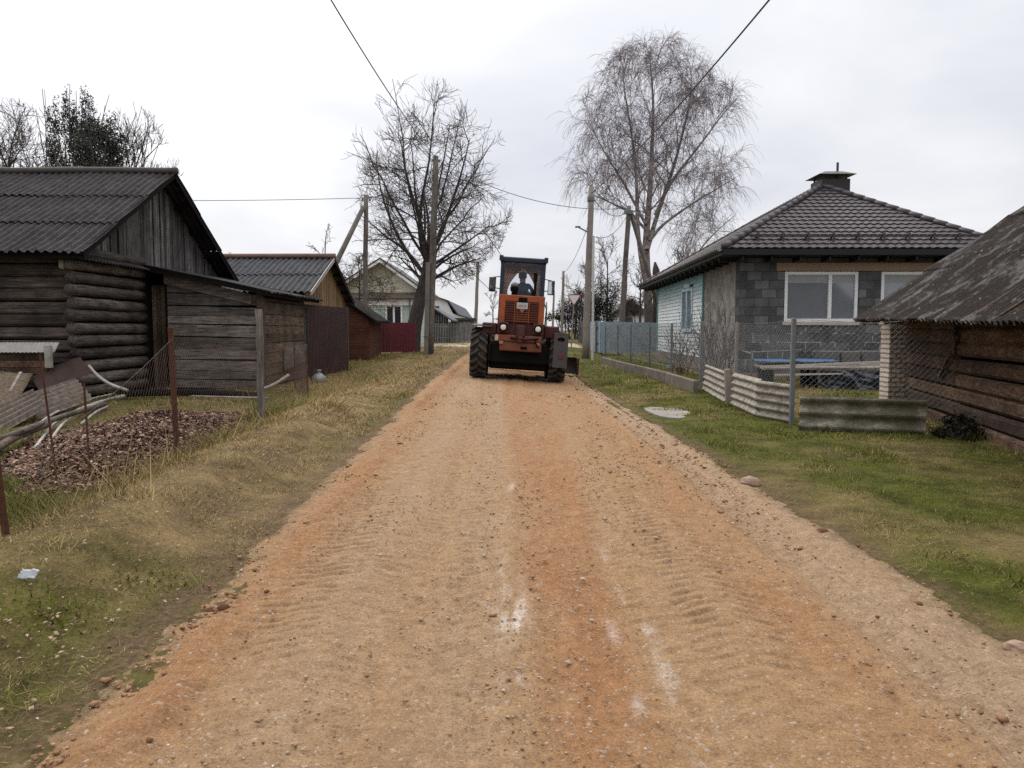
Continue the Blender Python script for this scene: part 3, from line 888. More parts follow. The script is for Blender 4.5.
HX = -8.9
house = thing("log_house", (HX, 16.1, 0.0), "long dark log house at the left edge with a grey board gable and wavy roof", "house")
mb = MB(); mb2 = MB()
for k in range(12):
    z = 0.12 + 0.262 * k
    dz = [random.uniform(-0.02, 0.02) for _ in range(8)]; dy = random.uniform(-0.02, 0.02)
    for q in range(1):
        mb.bbox((-18.2, 16.0 + dy, z - 0.12 + dz[0]), (HX - 0.10 + random.uniform(-.03, .03), 16.22 + dy, z + 0.125), 0.045, Matrix.Translation((HX, 16.1, z)) @ Matrix.Rotation(random.uniform(-0.004, 0.004), 4, 'Y') @ Matrix.Translation((-HX, -16.1, -z)))
    mb2.log((HX, 15.72 + random.uniform(-0.10, 0.06), z + 0.10), (HX, 18.75, z + 0.10 + random.uniform(-.02, .02)), 0.122, 12, 0.06, 9)
obj("side_wall", mb, M['log_dark_x'], house)
obj("gable_wall", mb2, M['log_dark'], house, smooth=True)
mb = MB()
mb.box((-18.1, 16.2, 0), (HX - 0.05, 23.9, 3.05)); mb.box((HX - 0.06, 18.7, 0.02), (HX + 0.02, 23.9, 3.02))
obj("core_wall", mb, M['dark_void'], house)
EY, EZ, RY, RZ, BY = 15.45, 3.03, 19.9, 5.50, 24.3
tn1 = (RZ - EZ) / (RY - EY); tn2 = (RZ - 3.0) / (BY - RY)
mb = MB()
yy = 16.0
while yy < 23.85:
    w = random.uniform(0.13, 0.24)
    def top(y): return (EZ + (y - EY) * tn1 if y < RY else RZ - (y - RY) * tn2) - 0.10
    a, b = yy, min(yy + w - 0.025, 23.85)
    dx = random.uniform(-0.02, 0.02) - 0.16
    lowz = 2.98 + random.uniform(-0.05, 0.02)
    pts = [(HX + 0.03 + dx, a, lowz), (HX + 0.03 + dx, b, lowz), (HX + 0.03 + dx, b, max(lowz + 0.02, top(b)))]
    if a < RY < b: pts.append((HX + 0.03 + dx, RY, RZ - 0.1))
    pts.append((HX + 0.03 + dx, a, max(lowz + 0.02, top(a))))
    mb.prism(pts, (0.028, 0, 0)); yy += w
obj("gable_boards", mb, M['board_gable'], house)
mb = MB()
c1 = Vector((0, RY - EY, RZ - EZ)); L1 = c1.length
roof_tiers(mb, (-18.3, EY, EZ), (1, 0, 0), c1, 18.3 - 8.48, L1, 3, per=0.175, amp=0.027, wob=0.05, ragged=0.02, ny=5, sag=0.015)
c2 = Vector((0, -(BY - RY), RZ - 3.0)); L2 = c2.length
roof_tiers(mb, (-8.48, BY, 3.0), (-1, 0, 0), c2, 18.3 - 8.48, L2, 3, per=0.175, amp=0.027, wob=0.04, ny=4)
rf = obj("roof", mb, M['roof_house'], house, smooth=False)
mb = MB()
pr = []
for k in range(40):
    x = -18.3 + k * (18.3 - 8.44) / 39
    pr.append((x, RY, RZ + 0.035 + 0.03 * vnoise(np.array([x * 0.8]), np.array([3.3]), 8)[0]))
mb.tube(pr, 0.085, 8)
obj("ridge_cap", mb, M['ridge'], rf, smooth=True)
mb = MB()
mb.beam((-8.52, EY + 0.08, EZ - 0.02), (-8.52, RY, RZ - 0.07), 0.03, 0.14)
mb.beam((-8.52, RY, RZ - 0.07), (-8.52, BY - 0.08, 2.98), 0.03, 0.14)
mb.beam((-18.2, EY + 0.12, EZ - 0.06), (-8.55, EY + 0.12, EZ - 0.06), 0.04, 0.1)
for k in range(9):     # purlin ends under the overhang
    y = EY + 0.5 + k * 1.0
    z = (EZ + (y - EY) * tn1 if y < RY else RZ - (y - RY) * tn2) - 0.13
    mb.box((-9.4, y - 0.04, z - 0.05), (-8.56, y + 0.04, z + 0.03))
obj("roof_timbers", mb, M['dark_void'], house)
# narrow weather ledge along the foot of the gable
mb = MB()
mb.corr((HX - 0.02, 15.55, 3.06), (0, 1, 0), (0.34, 0, -0.13), 8.6, 0.36, per=0.13, amp=0.018, ny=2, nrm=(0.35, 0, 0.93))
obj("gable_ledge", mb, M['roof_house'], house)
# rough buttress of log ends at the corner
mb = MB(); mb.bbox((-9.18, 15.78, 2.74), (-9.04, 15.98, 2.95), 0.03)
obj("beam_end", mb, M['wood_pale'], house)

# ------------------------------------------------------------------ lean-to shed against the gable
lean = thing("lean_to_shed", (-6.1, 18.9, 0.0), "low grey plank lean-to against the log house gable with a sloping wavy roof", "shed")
LY = 18.9
def lt(x): return 3.02 + (x - HX) * (2.44 - 3.05) / (-6.06 - HX)
mb = MB()
z = 0.10
while z < 3.0:
    h = random.uniform(0.19, 0.31)
    zt = z + h - random.uniform(0.012, 0.035)
    x0 = -8.36
    if zt < lt(-6.1) - 0.02:
        x1 = -6.08
    else:
        x1 = HX + (zt - 3.02) / ((2.44 - 3.05) / (-6.06 - HX))
    if x1 > x0 + 0.2:
        sk = random.uniform(-0.06, 0.0); tw = random.uniform(0.0, 0.03)
        d = random.uniform(-0.012, 0.012)
        mb.prism([(x0, LY + d, z), (x1, LY + d, z + sk), (x1 - (0.0 if zt < lt(-6.1) - 0.02 else 0.25), LY + d, zt + sk), (x0, LY + d, zt)], (0, 0.03, 0))
    z += h
obj("front_planks", mb, M['plank_grey'], lean)
mb = MB(); mb.prism([(-8.42, LY - 0.025, lt(-8.42) - 0.30), (-6.3, LY - 0.03, lt(-6.3) - 0.34), (-6.3, LY - 0.03, lt(-6.3) - 0.10), (-8.42, LY - 0.025, lt(-8.42) - 0.02)], (0, 0.025, 0))
obj("fascia_plank", mb, M['plank_grey'], lean)
mb = MB()
z = 0.12
while z < 2.25:
    h = random.uniform(0.2, 0.34)
    y1 = 22.8 - random.choice([0, 0, 0.02])
    d = random.uniform(-0.012, 0.012)
    zt = min(z + h - 0.014, 2.3)
    if zt - z > 0.06:
        mb.prism([(-6.1 + d, LY + 0.06, z), (-6.1 + d, y1, z + random.uniform(-.02, .02)), (-6.1 + d, y1, zt), (-6.1 + d, LY + 0.06, zt)], (0.03, 0, 0))
    z += h
obj("side_planks", mb, M['plank_grey_y'], lean)
mb = MB(); mb.prism([(-6.055, 20.6, 0.42), (-6.055, 22.9, 0.60), (-6.055, 22.9, 1.08), (-6.055, 20.6, 1.0)], (0.03, 0, 0))
obj("patch_plank", mb, M['plank_grey'], lean)
mb = MB(); mb.bbox((-6.17, LY - 0.09, 0.0), (-6.0, LY + 0.06, 2.42), 0.02)
obj("corner_post", mb, M['plank_grey_y'], lean)
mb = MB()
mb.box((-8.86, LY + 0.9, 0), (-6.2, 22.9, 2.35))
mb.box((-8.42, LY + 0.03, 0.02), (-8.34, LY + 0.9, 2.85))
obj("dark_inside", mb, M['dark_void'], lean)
mb = MB()
v = Vector((HX - (-5.72), 0, 0.66)); Lr = v.length
mb.corr((-5.72, 18.55, 2.40), (0, -1, 0), v, 0.0001 + 0.0, Lr) if False else None
u = Vector((0, 1, 0)); nn = u.cross(v).normalized()
mb.corr((-5.72, 18.55, 2.42), u, v, 5.15, Lr, per=0.13, amp=0.022, ny=5, nrm=(-nn if nn.z < 0 else nn), wob=0.04, ragged=0.03)
obj("roof", mb, M['roof_house'], lean)
mb = MB()
mb.beam((-8.8, 18.62, 2.98), (-5.8, 18.62, 2.385), 0.05, 0.11)
mb.beam((-5.85, 18.6, 2.36), (-5.85, 23.6, 2.36), 0.07, 0.08)
obj("roof_edge_beam", mb, M['dark_void'], lean)
mb = MB()
mb.box((-8.86, LY + 0.55, 0.05), (-8.42, LY + 0.6, 2.5))
for zz in (0.5, 1.9): mb.box((-8.86, LY + 0.51, zz), (-8.42, LY + 0.55, zz + 0.12))
for k in range(4): mb.box((-8.86 + 0.11 * k, LY + 0.28, 0.05), (-8.76 + 0.11 * k, LY + 0.31, 2.6))
obj("door", mb, M['plank_grey_y'], lean)

# ------------------------------------------------------------------ profiled metal sheets
def profiled(mb, a, b, z0a, z0b, z1a, z1b, per=0.20, amp=0.018, th=0.004):
    """upright profiled sheet from a to b in plan, trapezoid ribs"""
    a = Vector((a[0], a[1], 0)); b = Vector((b[0], b[1], 0)); d = b - a; L = d.length
    n = Vector((-d.y, d.x, 0)).normalized()
    cols = []
    k = 0
    s = 0.0
    while s < L:
        for f, h in ((0, 0), (0.35, 0), (0.5, 1), (0.85, 1)):
            q = s + f * per
            if q < L: cols.append((q, h * amp))
        s += per
    cols.append((L, 0))
    Pt = np.zeros((2, len(cols), 3))
    for j, (q, h) in enumerate(cols):
        p = a + d * (q / L) + n * h; t_ = q / L
        Pt[0, j] = (p.x, p.y, z0a + (z0b - z0a) * t_); Pt[1, j] = (p.x, p.y, z1a + (z1b - z1a) * t_)
    return mb.gridsolid(Pt, np.array(n) * -th)

M['gate_brown'] = plain('brown_painted_sheet', (0.038, 0.018, 0.018, 1), 0.6, 0.0, 0.35, 2.5, 0.25, 0.05, (0.065, 0.032, 0.022, 1))
M['red_sheet'] = plain('dark_red_sheet', (0.12, 0.020, 0.026, 1), 0.45, 0, 0.25, 3, 0.4)
M['blue_sheet'] = plain('grey_blue_sheet', (0.27, 0.35, 0.41, 1), 0.45, 0, 0.15, 2, 0.4)
M['steel_grey'] = plain('grey_painted_steel', (0.16, 0.175, 0.18, 1), 0.5, 0.2, 0.3, 8)
gate = thing("sheet_metal_gate", (-5.95, 25.1, 0), "tall brown ribbed sheet metal gate beside the plank lean-to", "gate")
mb = MB(); profiled(mb, (-5.78, 27.6), (-6.03, 22.95), 0.08, 0.12, 2.28, 2.26, 0.14, 0.016)
obj("sheet", mb, M['gate_brown'], gate)
mb = MB()
for z in (0.4, 1.3, 2.1): mb.beam((-6.09, 23.0, z), (-5.84, 27.55, z), 0.04, 0.05)
mb.beam((-5.82, 27.62, 0.0), (-5.82, 27.62, 2.3), 0.07, 0.07); mb.beam((-6.09, 22.98, 0.0), (-6.09, 22.98, 2.26), 0.07, 0.07)
obj("frame", mb, M['steel_grey'], gate)

# ------------------------------------------------------------------ second shed with a tan gable
sx = -6.62
s2 = thing("board_shed", (sx, 27.9, 0), "small shed with a blue-grey wavy roof and tan board gable behind the brown gate", "shed")
E1, R1, B1, ez, rz, bz = 24.5, 27.9, 31.3, 2.70, 4.08, 2.56
mb = MB(); mb.box((-13.3, E1 + 0.5, 0), (sx - 0.03, B1 - 0.5, 2.75))
obj("wall", mb, M['log_barn'], s2)
mb = MB(); yy = E1 + 0.35
t1 = (rz - ez) / (R1 - E1); t2 = (rz - bz) / (B1 - R1)
while yy < B1 - 0.35:
    w = random.uniform(0.10, 0.14)
    def top(y): return (ez + (y - E1) * t1 if y < R1 else rz - (y - R1) * t2) - 0.06
    a, b = yy, yy + w - 0.008; dx = random.uniform(-.008, .008)
    pts = [(sx + dx, a, 1.5), (sx + dx, b, 1.5), (sx + dx, b, top(b))]
    if a < R1 < b: pts.append((sx + dx, R1, rz - 0.06))
    pts.append((sx + dx, a, top(a)))
    mb.prism(pts, (0.025, 0, 0)); yy += w
obj("gable_boards", mb, M['board_tan'], s2)
mb = MB()
v = Vector((0, R1 - E1, rz - ez)); roof_tiers(mb, (-13.4, E1, ez), (1, 0, 0), v, 13.4 - 6.28, v.length, 2, per=0.2, amp=0.034, wob=0.03, ragged=0.015, ny=4)
v = Vector((0, R1 - B1, rz - bz)); roof_tiers(mb, (-6.28, B1, bz), (-1, 0, 0), v, 13.4 - 6.28, v.length, 2, per=0.2, amp=0.034, ny=3)
r2 = obj("roof", mb, M['roof_shed'], s2)
mb = MB(); mb.tube([(-13.4, R1, rz + 0.06), (-6.26, R1, rz + 0.07)], 0.09, 8)
obj("ridge_cap", mb, plain('rusty_brown_ridge', (0.20, 0.13, 0.10, 1), 0.8, 0, 0.4, 3), r2, smooth=True)
mb = MB(); mb.beam((-6.30, E1 + 0.02, ez - 0.05), (-6.30, R1, rz - 0.06), 0.025, 0.13)
obj("bargeboard", mb, plain('grey_white_bargeboard', (0.42, 0.40, 0.38, 1), 0.7, 0, 0.4, 6), s2)
mb = MB(); mb.beam((-6.30, R1, rz - 0.06), (-6.30, B1, bz - 0.05), 0.025, 0.13)
for k in range(5):
    y = R1 + 0.4 + 0.65 * k; mb.box((-7.0, y, rz - (y - R1) * t2 - 0.12), (-6.33, y + 0.06, rz - (y - R1) * t2 - 0.05))
obj("roof_timbers", mb, M['dark_void'], s2)

# ------------------------------------------------------------------ red shed, red fence
M['red_board'] = wood('red_brown_board', (0.06, 0.022, 0.014, 1), (0.14, 0.055, 0.036, 1), 'x', 0.35, stain=0.3)
rs = thing("red_shed", (-6.8, 33, 0.25), "small red-brown boarded shed with a dark lean roof beyond the brown gate", "shed")
mb = MB(); z = 0.2
while z < 3.8:
    xr = -6.02
    sl_ = lambda zz: min(xr, -5.75 - (zz - 1.78) / 0.687)
    yb = 33.0 + random.uniform(-.006, .006)
    if sl_(z + 0.12) > -9: mb.prism([(-9, yb, z), (sl_(z), yb, z), (sl_(z + 0.118), yb, z + 0.118), (-9, yb, z + 0.118)], (0, 0.03, 0))
    z += 0.125
mb.prism([(-9, 33.035, 0.2), (-6.06, 33.035, 0.2), (-6.06, 33.035, 1.95), (-9, 33.035, 3.95)], (0, 3.2, 0))
obj("wall", mb, M['red_board'], rs)
mb = MB(); mb.prism([(-9.0, 32.75, 4.08), (-5.68, 32.75, 1.80), (-5.68, 32.75, 1.90), (-9.0, 32.75, 4.19)], (0, 3.6, 0))
obj("roof", mb, M['dark_void'], rs)
rfz = thing("red_fence", (-5.6, 36.8, 0.35), "dark red ribbed metal fence in front of the pale green house", "fence")
mb = MB(); profiled(mb, (-6.9, 36.4), (-4.55, 37.6), 0.42, 0.46, 1.86, 1.86, 0.14, 0.018)
obj("sheet", mb, M['red_sheet'], rfz)
mb = MB()
for f in (0.02, 0.5, 0.98):
    x, y = -6.9 + 2.35 * f, 36.4 + 1.2 * f + 0.06
    mb.beam((x, y, 0.3), (x, y, 1.84), 0.06, 0.06)
for z in (0.7, 1.6): mb.beam((-6.9, 36.46, z), (-4.55, 37.66, z), 0.03, 0.04)
obj("frame", mb, M['steel_grey'], rfz)

# ------------------------------------------------------------------ pale green house
M['mint_wall'] = plain('pale_mint_boards', (0.46, 0.56, 0.51, 1), 0.7, 0, 0.15, 2)
M['cream_board'] = plain('cream_gable_boards', (0.52, 0.50, 0.36, 1), 0.7, 0, 0.2, 2)
M['far_roof'] = plain('far_grey_roof', (0.10, 0.098, 0.10, 1), 0.8, 0, 0.35, 1.5)
M['glass'] = plain('window_glass', (0.26, 0.275, 0.295, 1), 0.08, 0.30, 0.2, 1.0, 0.5, 0.0)
M['glass_dark'] = plain('dark_window_glass', (0.035, 0.04, 0.048, 1), 0.08, 0.2, 0.2, 1.0, 0.5, 0.0)
M['band'] = plain('brown_cornice', (0.13, 0.10, 0.085, 1), 0.8, 0, 0.3, 2)
gh = thing("green_house", (-8.3, 50, 0.5), "pale mint house with a cream board gable behind the red fence", "house")
xl, xr, zc, ze, za = -11.6, -5.45, 3.5, 3.95, 5.95
mb = MB(); z = 0.4
while z < 3.1:
    mb.box((xl + 0.5, 50.0 + 0.012 * (int(z * 10) % 2), z), (xr - 0.45, 50.06, z + 0.145)); z += 0.15
mb.box((xl + 0.5, 50.07, 0.4), (xr - 0.45, 58, 3.45))
obj("wall", mb, M['mint_wall'], gh)
mb = MB(); mb.box((xl + 0.3, 49.80, 3.10), (xr - 0.25, 50.0, 3.46))
obj("cornice", mb, M['white_paint'], gh)
mb = MB(); mb.prism([(xl, 49.55, 3.46), (xl, 50.02, 3.46), (xl, 50.02, 3.92), (xl, 49.5, 3.54)], (xr - xl, 0, 0))
obj("ledge_roof", mb, M['band'], gh)
xa = -8.3
mb = MB(); n = 16
for k in range(n):
    z0 = 3.9 + (za - 3.95) * k / n; z1 = 3.9 + (za - 3.95) * (k + 0.93) / n
    f0 = (z0 - 3.9) / (za - 3.9); f1 = (z1 - 3.9) / (za - 3.9)
    a0, b0 = xl + (xa - xl) * f0, xr + (xa - xr) * f0; a1, b1 = xl + (xa - xl) * f1, xr + (xa - xr) * f1
    mb.prism([(a0, 50.0, z0), (b0, 50.0, z0), (b1, 50.0, z1), (a1, 50.0, z1)], (0, 0.04, 0))
obj("gable_boards", mb, M['cream_board'], gh)
mb = MB()
for s, xe in ((-1, xl), (1, xr)):
    mb.prism([(xe + s * 0.25, 49.5, ze - 0.2), (xa, 49.5, za + 0.02), (xa, 49.5, za + 0.16), (xe + s * 0.25, 49.5, ze - 0.06)], (0, 9, 0))
obj("roof", mb, M['far_roof'], gh)
mb = MB()
for s, xe in ((-1, xl), (1, xr)):
    mb.prism([(xe + s * 0.22, 49.46, ze - 0.36), (xa, 49.46, za - 0.14), (xa, 49.46, za + 0.03), (xe + s * 0.22, 49.46, ze - 0.19)], (0, 0.035, 0))
obj("bargeboard", mb, M['white_paint'], gh)
def window(parent, x0, x1, z0, z1, y, mull=(0.5,), fw=0.07, frame='white_paint', glass='glass', depth=0.08):
    mb = MB()
    mb.bbox((x0, y - 0.02, z0), (x0 + fw, y + depth, z1), 0.008); mb.bbox((x1 - fw, y - 0.02, z0), (x1, y + depth, z1), 0.008)
    mb.bbox((x0 + fw, y - 0.018, z1 - fw), (x1 - fw, y + depth, z1), 0.008); mb.bbox((x0 + fw, y - 0.018, z0), (x1 - fw, y + depth, z0 + fw), 0.008)
    for m_ in mull:
        xm = x0 + (x1 - x0) * m_
        mb.bbox((xm - fw * 0.55, y - 0.024, z0 + fw), (xm + fw * 0.55, y + depth, z1 - fw), 0.008)
    w = obj("window", mb, M[frame], parent)
    mb = MB(); mb.box((x0 + fw * 0.7, y + 0.025, z0 + fw * 0.7), (x1 - fw * 0.7, y + 0.035, z1 - fw * 0.7))
    obj("pane", mb, M[glass], w)
    return w
window(gh, -8.05, -6.95, 1.85, 3.12, 49.95, (0.5,), 0.11, 'white_paint', 'glass_dark')
mb = MB(); mb.tube([(-6.45, 49.75, 0.4), (-6.45, 49.75, 3.9)], 0.045, 6)
obj("drainpipe", mb, M['steel_grey'], gh)

# ------------------------------------------------------------------ far houses on the left
gb = thing("gambrel_house", (-7.4, 78, 0.6), "distant white gabled house with a long dark roof behind the grey shed", "house")
M['white_wall'] = plain('white_render', (0.68, 0.68, 0.70, 1), 0.8, 0, 0.1, 1)
mb = MB(); prof = [(-9.6, 0.5), (-5.35, 0.5), (-5.35, 3.0), (-5.75, 3.15), (-6.35, 4.35), (-7.45, 4.75), (-8.6, 4.35), (-9.6, 3.0)]
mb.prism([(x, 78, z) for x, z in prof], (0, 30, 0)); obj("wall", mb, M['white_wall'], gb)
mb = MB()
for (a, b) in (((-7.45, 4.78), (-6.25, 4.37)), ((-6.25, 4.37), (-5.25, 3.0)), ((-8.7, 4.35), (-7.45, 4.78))):
    d = Vector((b[0] - a[0], 0, b[1] - a[1])); nn = Vector((-d.z, 0, d.x)).normalized() * 0.12
    mb.prism([(a[0], 77.7, a[1]), (b[0], 77.7, b[1]), (b[0] + nn.x, 77.7, b[1] + nn.z), (a[0] + nn.x, 77.7, a[1] + nn.z)], (0, 30.6, 0))
obj("roof", mb, plain('dark_blue_grey_roof', (0.07, 0.08, 0.095, 1), 0.7, 0, 0.2, 1), gb)
mb = MB(); mb.box((-7.75, 77.93, 3.0), (-7.15, 77.97, 3.9)); obj("window", mb, M['glass_dark'], gb)
gs = thing("grey_shed", (-5.4, 57, 0.6), "dark grey boarded shed with a pitched roof behind the old picket fence", "shed")
M['grey_board'] = wood('dark_grey_board', (0.05, 0.05, 0.055, 1), (0.12, 0.12, 0.125, 1), 'z', 0.5, stain=0.2)
mb = MB(); xx = -7.6
while xx < -4.55:
    t_ = (lambda x: 3.15 - 0.62 * abs(x + 5.85))
    mb.prism([(xx, 57, 0.5), (xx + 0.17, 57, 0.5), (xx + 0.17, 57, t_(xx + 0.17)), (xx, 57, t_(xx))], (0, 0.03, 0)); xx += 0.18
mb.box((-7.5, 57.05, 0.5), (-4.6, 61, 2.1)); obj("wall", mb, M['grey_board'], gs)
mb = MB()
for s in (-1, 1):
    mb.prism([(-5.85 + s * 1.6, 56.7, 2.14), (-5.85, 56.7, 3.15), (-5.85, 56.7, 3.27), (-5.85 + s * 1.6, 56.7, 2.26)], (0, 9.0, 0))
obj("roof", mb, plain('slate_blue_roof', (0.10, 0.105, 0.118, 1), 0.75, 0, 0.25, 2), gs)
fb = thing("flat_roof_shed", (-3.4, 64, 0.65), "far low grey shed with a dark end post beside the picket fence", "shed")
mb = MB(); mb.box((-4.9, 64, 0.6), (-2.95, 68, 2.35)); obj("wall", mb, plain('far_grey_wall', (0.21, 0.205, 0.2, 1), 0.9, 0, 0.3, 1), fb)
mb = MB(); mb.box((-5.0, 63.7, 2.36), (-2.85, 68.2, 2.5)); obj("roof", mb, M['far_roof'], fb)

def picket_fence(name, a, b, za, zb, h, per, w, mat, label):
    a = Vector((*a, za)); b = Vector((*b, zb)); L = (b - a).length; n = int(L / per)
    th_ = thing(name, tuple((a + b) / 2), label, "fence")
    d = (b - a).normalized()
    pk = MB()
    for k in range(n):
        p = a + (b - a) * ((k + 0.5) / n)
        hh = h * random.uniform(0.94, 1.04); q = p + d * w
        pk.prism([tuple(p), tuple(q), tuple(q + Vector((0, 0, hh - 0.05))), tuple(p + d * w / 2 + Vector((0, 0, hh))), tuple(p + Vector((0, 0, hh - 0.05)))], Vector((-d.y, d.x, 0)) * 0.022)
    obj("pickets", pk, mat, th_)
    rl = MB(); off = Vector((-d.y, d.x, 0)) * 0.06
    for f in (0.25, 0.8): rl.beam(a + off + Vector((0, 0, h * f)), b + off + Vector((0, 0, h * f)), 0.04, 0.08)
    obj("rails", rl, mat, th_)
    for k in range(0, int(L / 2.6) + 1):
        p = a + d * min(L, k * 2.6) + off * 2
        pm = MB(); pm.beam(p - Vector((0, 0, 0.1)), p + Vector((0, 0, h + 0.05)), 0.1, 0.1)
        obj("post", pm, mat, th_)
    return th_
M['picket'] = wood('bleached_picket', (0.12, 0.115, 0.11, 1), (0.34, 0.33, 0.315, 1), 'z', 0.6, stain=0.3)
M['picket_dark'] = wood('grey_fence_board', (0.09, 0.095, 0.10, 1), (0.21, 0.22, 0.23, 1), 'z', 0.5, stain=0.25)
picket_fence("picket_fence", (-5.35, 54.5), (-2.9, 60.5), 0.57, 0.62, 1.45, 0.25, 0.10, M['picket'], "bleached grey picket fence across the side road beyond the left wheel")
picket_fence("board_fence", (4.55, 39.6), (5.3, 58), 0.42, 0.6, 1.5, 0.16, 0.14, M['picket_dark'], "grey upright board fence running away behind the give way sign")

# ------------------------------------------------------------------ block house on the right
bh = thing("block_house", (6.1, 20.6, 0.0), "grey concrete block house with a dark metal tile hip roof and mint siding", "house")
mt, br, bc = brick('dark_concrete_block', (0.075, 0.078, 0.080, 1), (0.185, 0.19, 0.19, 1), (0.11, 0.11, 0.108, 1), 0.40, 0.235, ms=0.012, dirt=0.5, use='xz')
# splashes of pale mortar squeezed out of the upright joints low on the wall
mk = mt.math('MULTIPLY', mt.math('LESS_THAN', mt.sep()[2], 1.62), mt.ramp(mt.noise(3.2, 4, 0.7), [(0.47, 0.0), (0.55, 1.0)]))
mt.t.links.new(mt.mix(mk, (0.075, 0.075, 0.073, 1), (0.46, 0.46, 0.45, 1)), br.inputs['Mortar'])
M['block'] = mt.done(bc, 0.92, 0, 0.15)
mt, br, bc = brick('grey_concrete_block', (0.19, 0.178, 0.158, 1), (0.30, 0.285, 0.255, 1), (0.30, 0.285, 0.26, 1), 0.40, 0.235, ms=0.007, dirt=0.35, use='yz')
M['block_side'] = mt.done(bc, 0.92, 0, 0.15)
FY = 20.6
wins = [(7.30, 9.28), (9.87, 11.85)]
mb = MB(); zb, zs, zl, zt = 0.1, 1.68, 3.06, 3.41
mb.box((6.1, FY, zb), (12.5, FY + 0.35, zs))
xs_ = [6.1] + [c for w in wins for c in w] + [12.5]
for k in range(0, len(xs_), 2): mb.box((xs_[k], FY, zs), (xs_[k + 1], FY + 0.35, zl))
mb.box((6.1, FY, zl + 0.22), (12.5, FY + 0.35, zt)); mb.box((6.1, FY, zl), (7.1, FY + 0.35, zl + 0.22)); mb.box((12.05, FY, zl), (12.5, FY + 0.35, zl + 0.22))
obj("front_wall", mb, M['block'], bh)
mb = MB(); mb.bbox((7.08, FY - 0.03, zl + 0.005), (12.07, FY + 0.34, zl + 0.225), 0.01)
obj("lintel", mb, plain('tan_lintel', (0.36, 0.235, 0.165, 1), 0.85, 0, 0.25, 3), bh)
for k, (a, b) in enumerate(wins):
    w = window(bh, a + 0.012, b - 0.012, zs + 0.035, zl - 0.012, FY + 0.02, (0.62,), 0.085, 'white_paint', 'glass', 0.1)
    mb = MB()
    for q in range(6): mb.box((a + 0.1, FY + 0.036, zl - 0.135 - 0.035 * q), (b - 0.1, FY + 0.042, zl - 0.103 - 0.035 * q))
    obj("blind", mb, plain('pale_blind', (0.33, 0.345, 0.35, 1), 0.6, 0, 0.15) if k == 0 else bpy.data.materials['pale_blind'], w)
    mb = MB(); mb.bbox((a - 0.04, FY - 0.06, zs - 0.055), (b + 0.04, FY + 0.02, zs + 0.03), 0.01)
    obj("sill", mb, plain('pale_sill', (0.52, 0.44, 0.37, 1), 0.7, 0, 0.2, 5) if k == 0 else bpy.data.materials['pale_sill'], w)
def side_x(y): return 6.1 + (y - 20.6) * 0.55 / 14.0
mb = MB()
mb.prism([(side_x(20.95), 20.953, 0.1), (side_x(25.0), 25.0, 0.1), (side_x(25.0), 25.0, 3.5), (side_x(20.95), 20.953, 3.5)], (0.33, 0, 0))
obj("side_wall", mb, M['block_side'], bh)
t = NT('weathered_mint_siding')
st = t.noise(2.2, 5, 0.65, t.mp((3, 0.35, 5)))
c = t.mix(t.ramp(st, [(0.28, 0.0), (0.5, 1.0)]), (0.42, 0.55, 0.58, 1), (0.66, 0.70, 0.715, 1))
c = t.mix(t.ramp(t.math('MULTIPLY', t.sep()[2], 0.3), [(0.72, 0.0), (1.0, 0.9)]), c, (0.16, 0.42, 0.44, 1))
c = t.mix(1.0, c, t.ramp(t.noise(9, 5, 0.7), [(0.3, 0.8), (0.7, 1.05)]), 'MULTIPLY')
M['siding'] = t.done(c, 0.7, 0, 0.25)
mb = MB(); z = 0.60
wy0, wy1, wz0, wz1 = 26.7, 28.4, 1.42, 2.98
while z < 3.45:
    segs = [(25.05, 34.6)] if (z + 0.13 < wz0 or z > wz1) else [(25.05, wy0), (wy1, 34.6)]
    for a, b in segs:
        xa_, xb_ = side_x(a), side_x(b)
        mb.prism([(xa_ - 0.035, a, z), (xb_ - 0.035, b, z), (xb_ - 0.012, b, z + 0.13), (xa_ - 0.012, a, z + 0.13)], (0.05, 0, 0))
    z += 0.131
sw = obj("siding", mb, M['siding'], bh)
mb = MB(); mb.prism([(side_x(25.0) + 0.04, 25.02, 0.5), (side_x(34.58) + 0.04, 34.58, 0.5), (side_x(34.58) + 0.04, 34.58, 3.45), (side_x(25) + 0.04, 25.02, 3.45)], (0.2, 0, 0))
mb.box((6.9, 34.3, 0.2), (12.5, 34.55, 3.45)); mb.box((12.2, 20.96, 0.2), (12.5, 34.2, 3.45))
obj("inner_wall", mb, M['log_dark'], bh)
mb = MB()
mb.box((side_x(25) - 0.055, 25.0, 0.62), (side_x(25) + 0.02, 25.09, 3.45))
obj("corner_trim", mb, plain('teal_trim', (0.14, 0.34, 0.36, 1), 0.6, 0, 0.2), bh)
mb = MB(); mb.box((side_x(34.6) - 0.06, 34.55, 0.62), (side_x(34.6) + 0.02, 34.66, 3.45))
obj("corner_trim", mb, bpy.data.materials['teal_trim'], bh)
xw = side_x(27.5)
mb = MB()
for (a, b, c_, d) in ((wy0, wy0 + 0.12, wz0, wz1), (wy1 - 0.12, wy1, wz0, wz1), (wy0 + 0.12, wy1 - 0.12, wz1 - 0.12, wz1), (wy0 + 0.12, wy1 - 0.12, wz0, wz0 + 0.12), (27.5, 27.58, wz0 + 0.12, wz1 - 0.12)):
    mb.bbox((xw - 0.09, a, c_), (xw + 0.03, b, d), 0.008)
mb.bbox((xw - 0.10, wy0 + 0.5, wz1 + 0.002), (xw + 0.0, wy1 - 0.5, wz1 + 0.17), 0.03)
w = obj("window", mb, plain('pale_blue_window_frame', (0.42, 0.55, 0.62, 1), 0.5, 0, 0.15), bh)
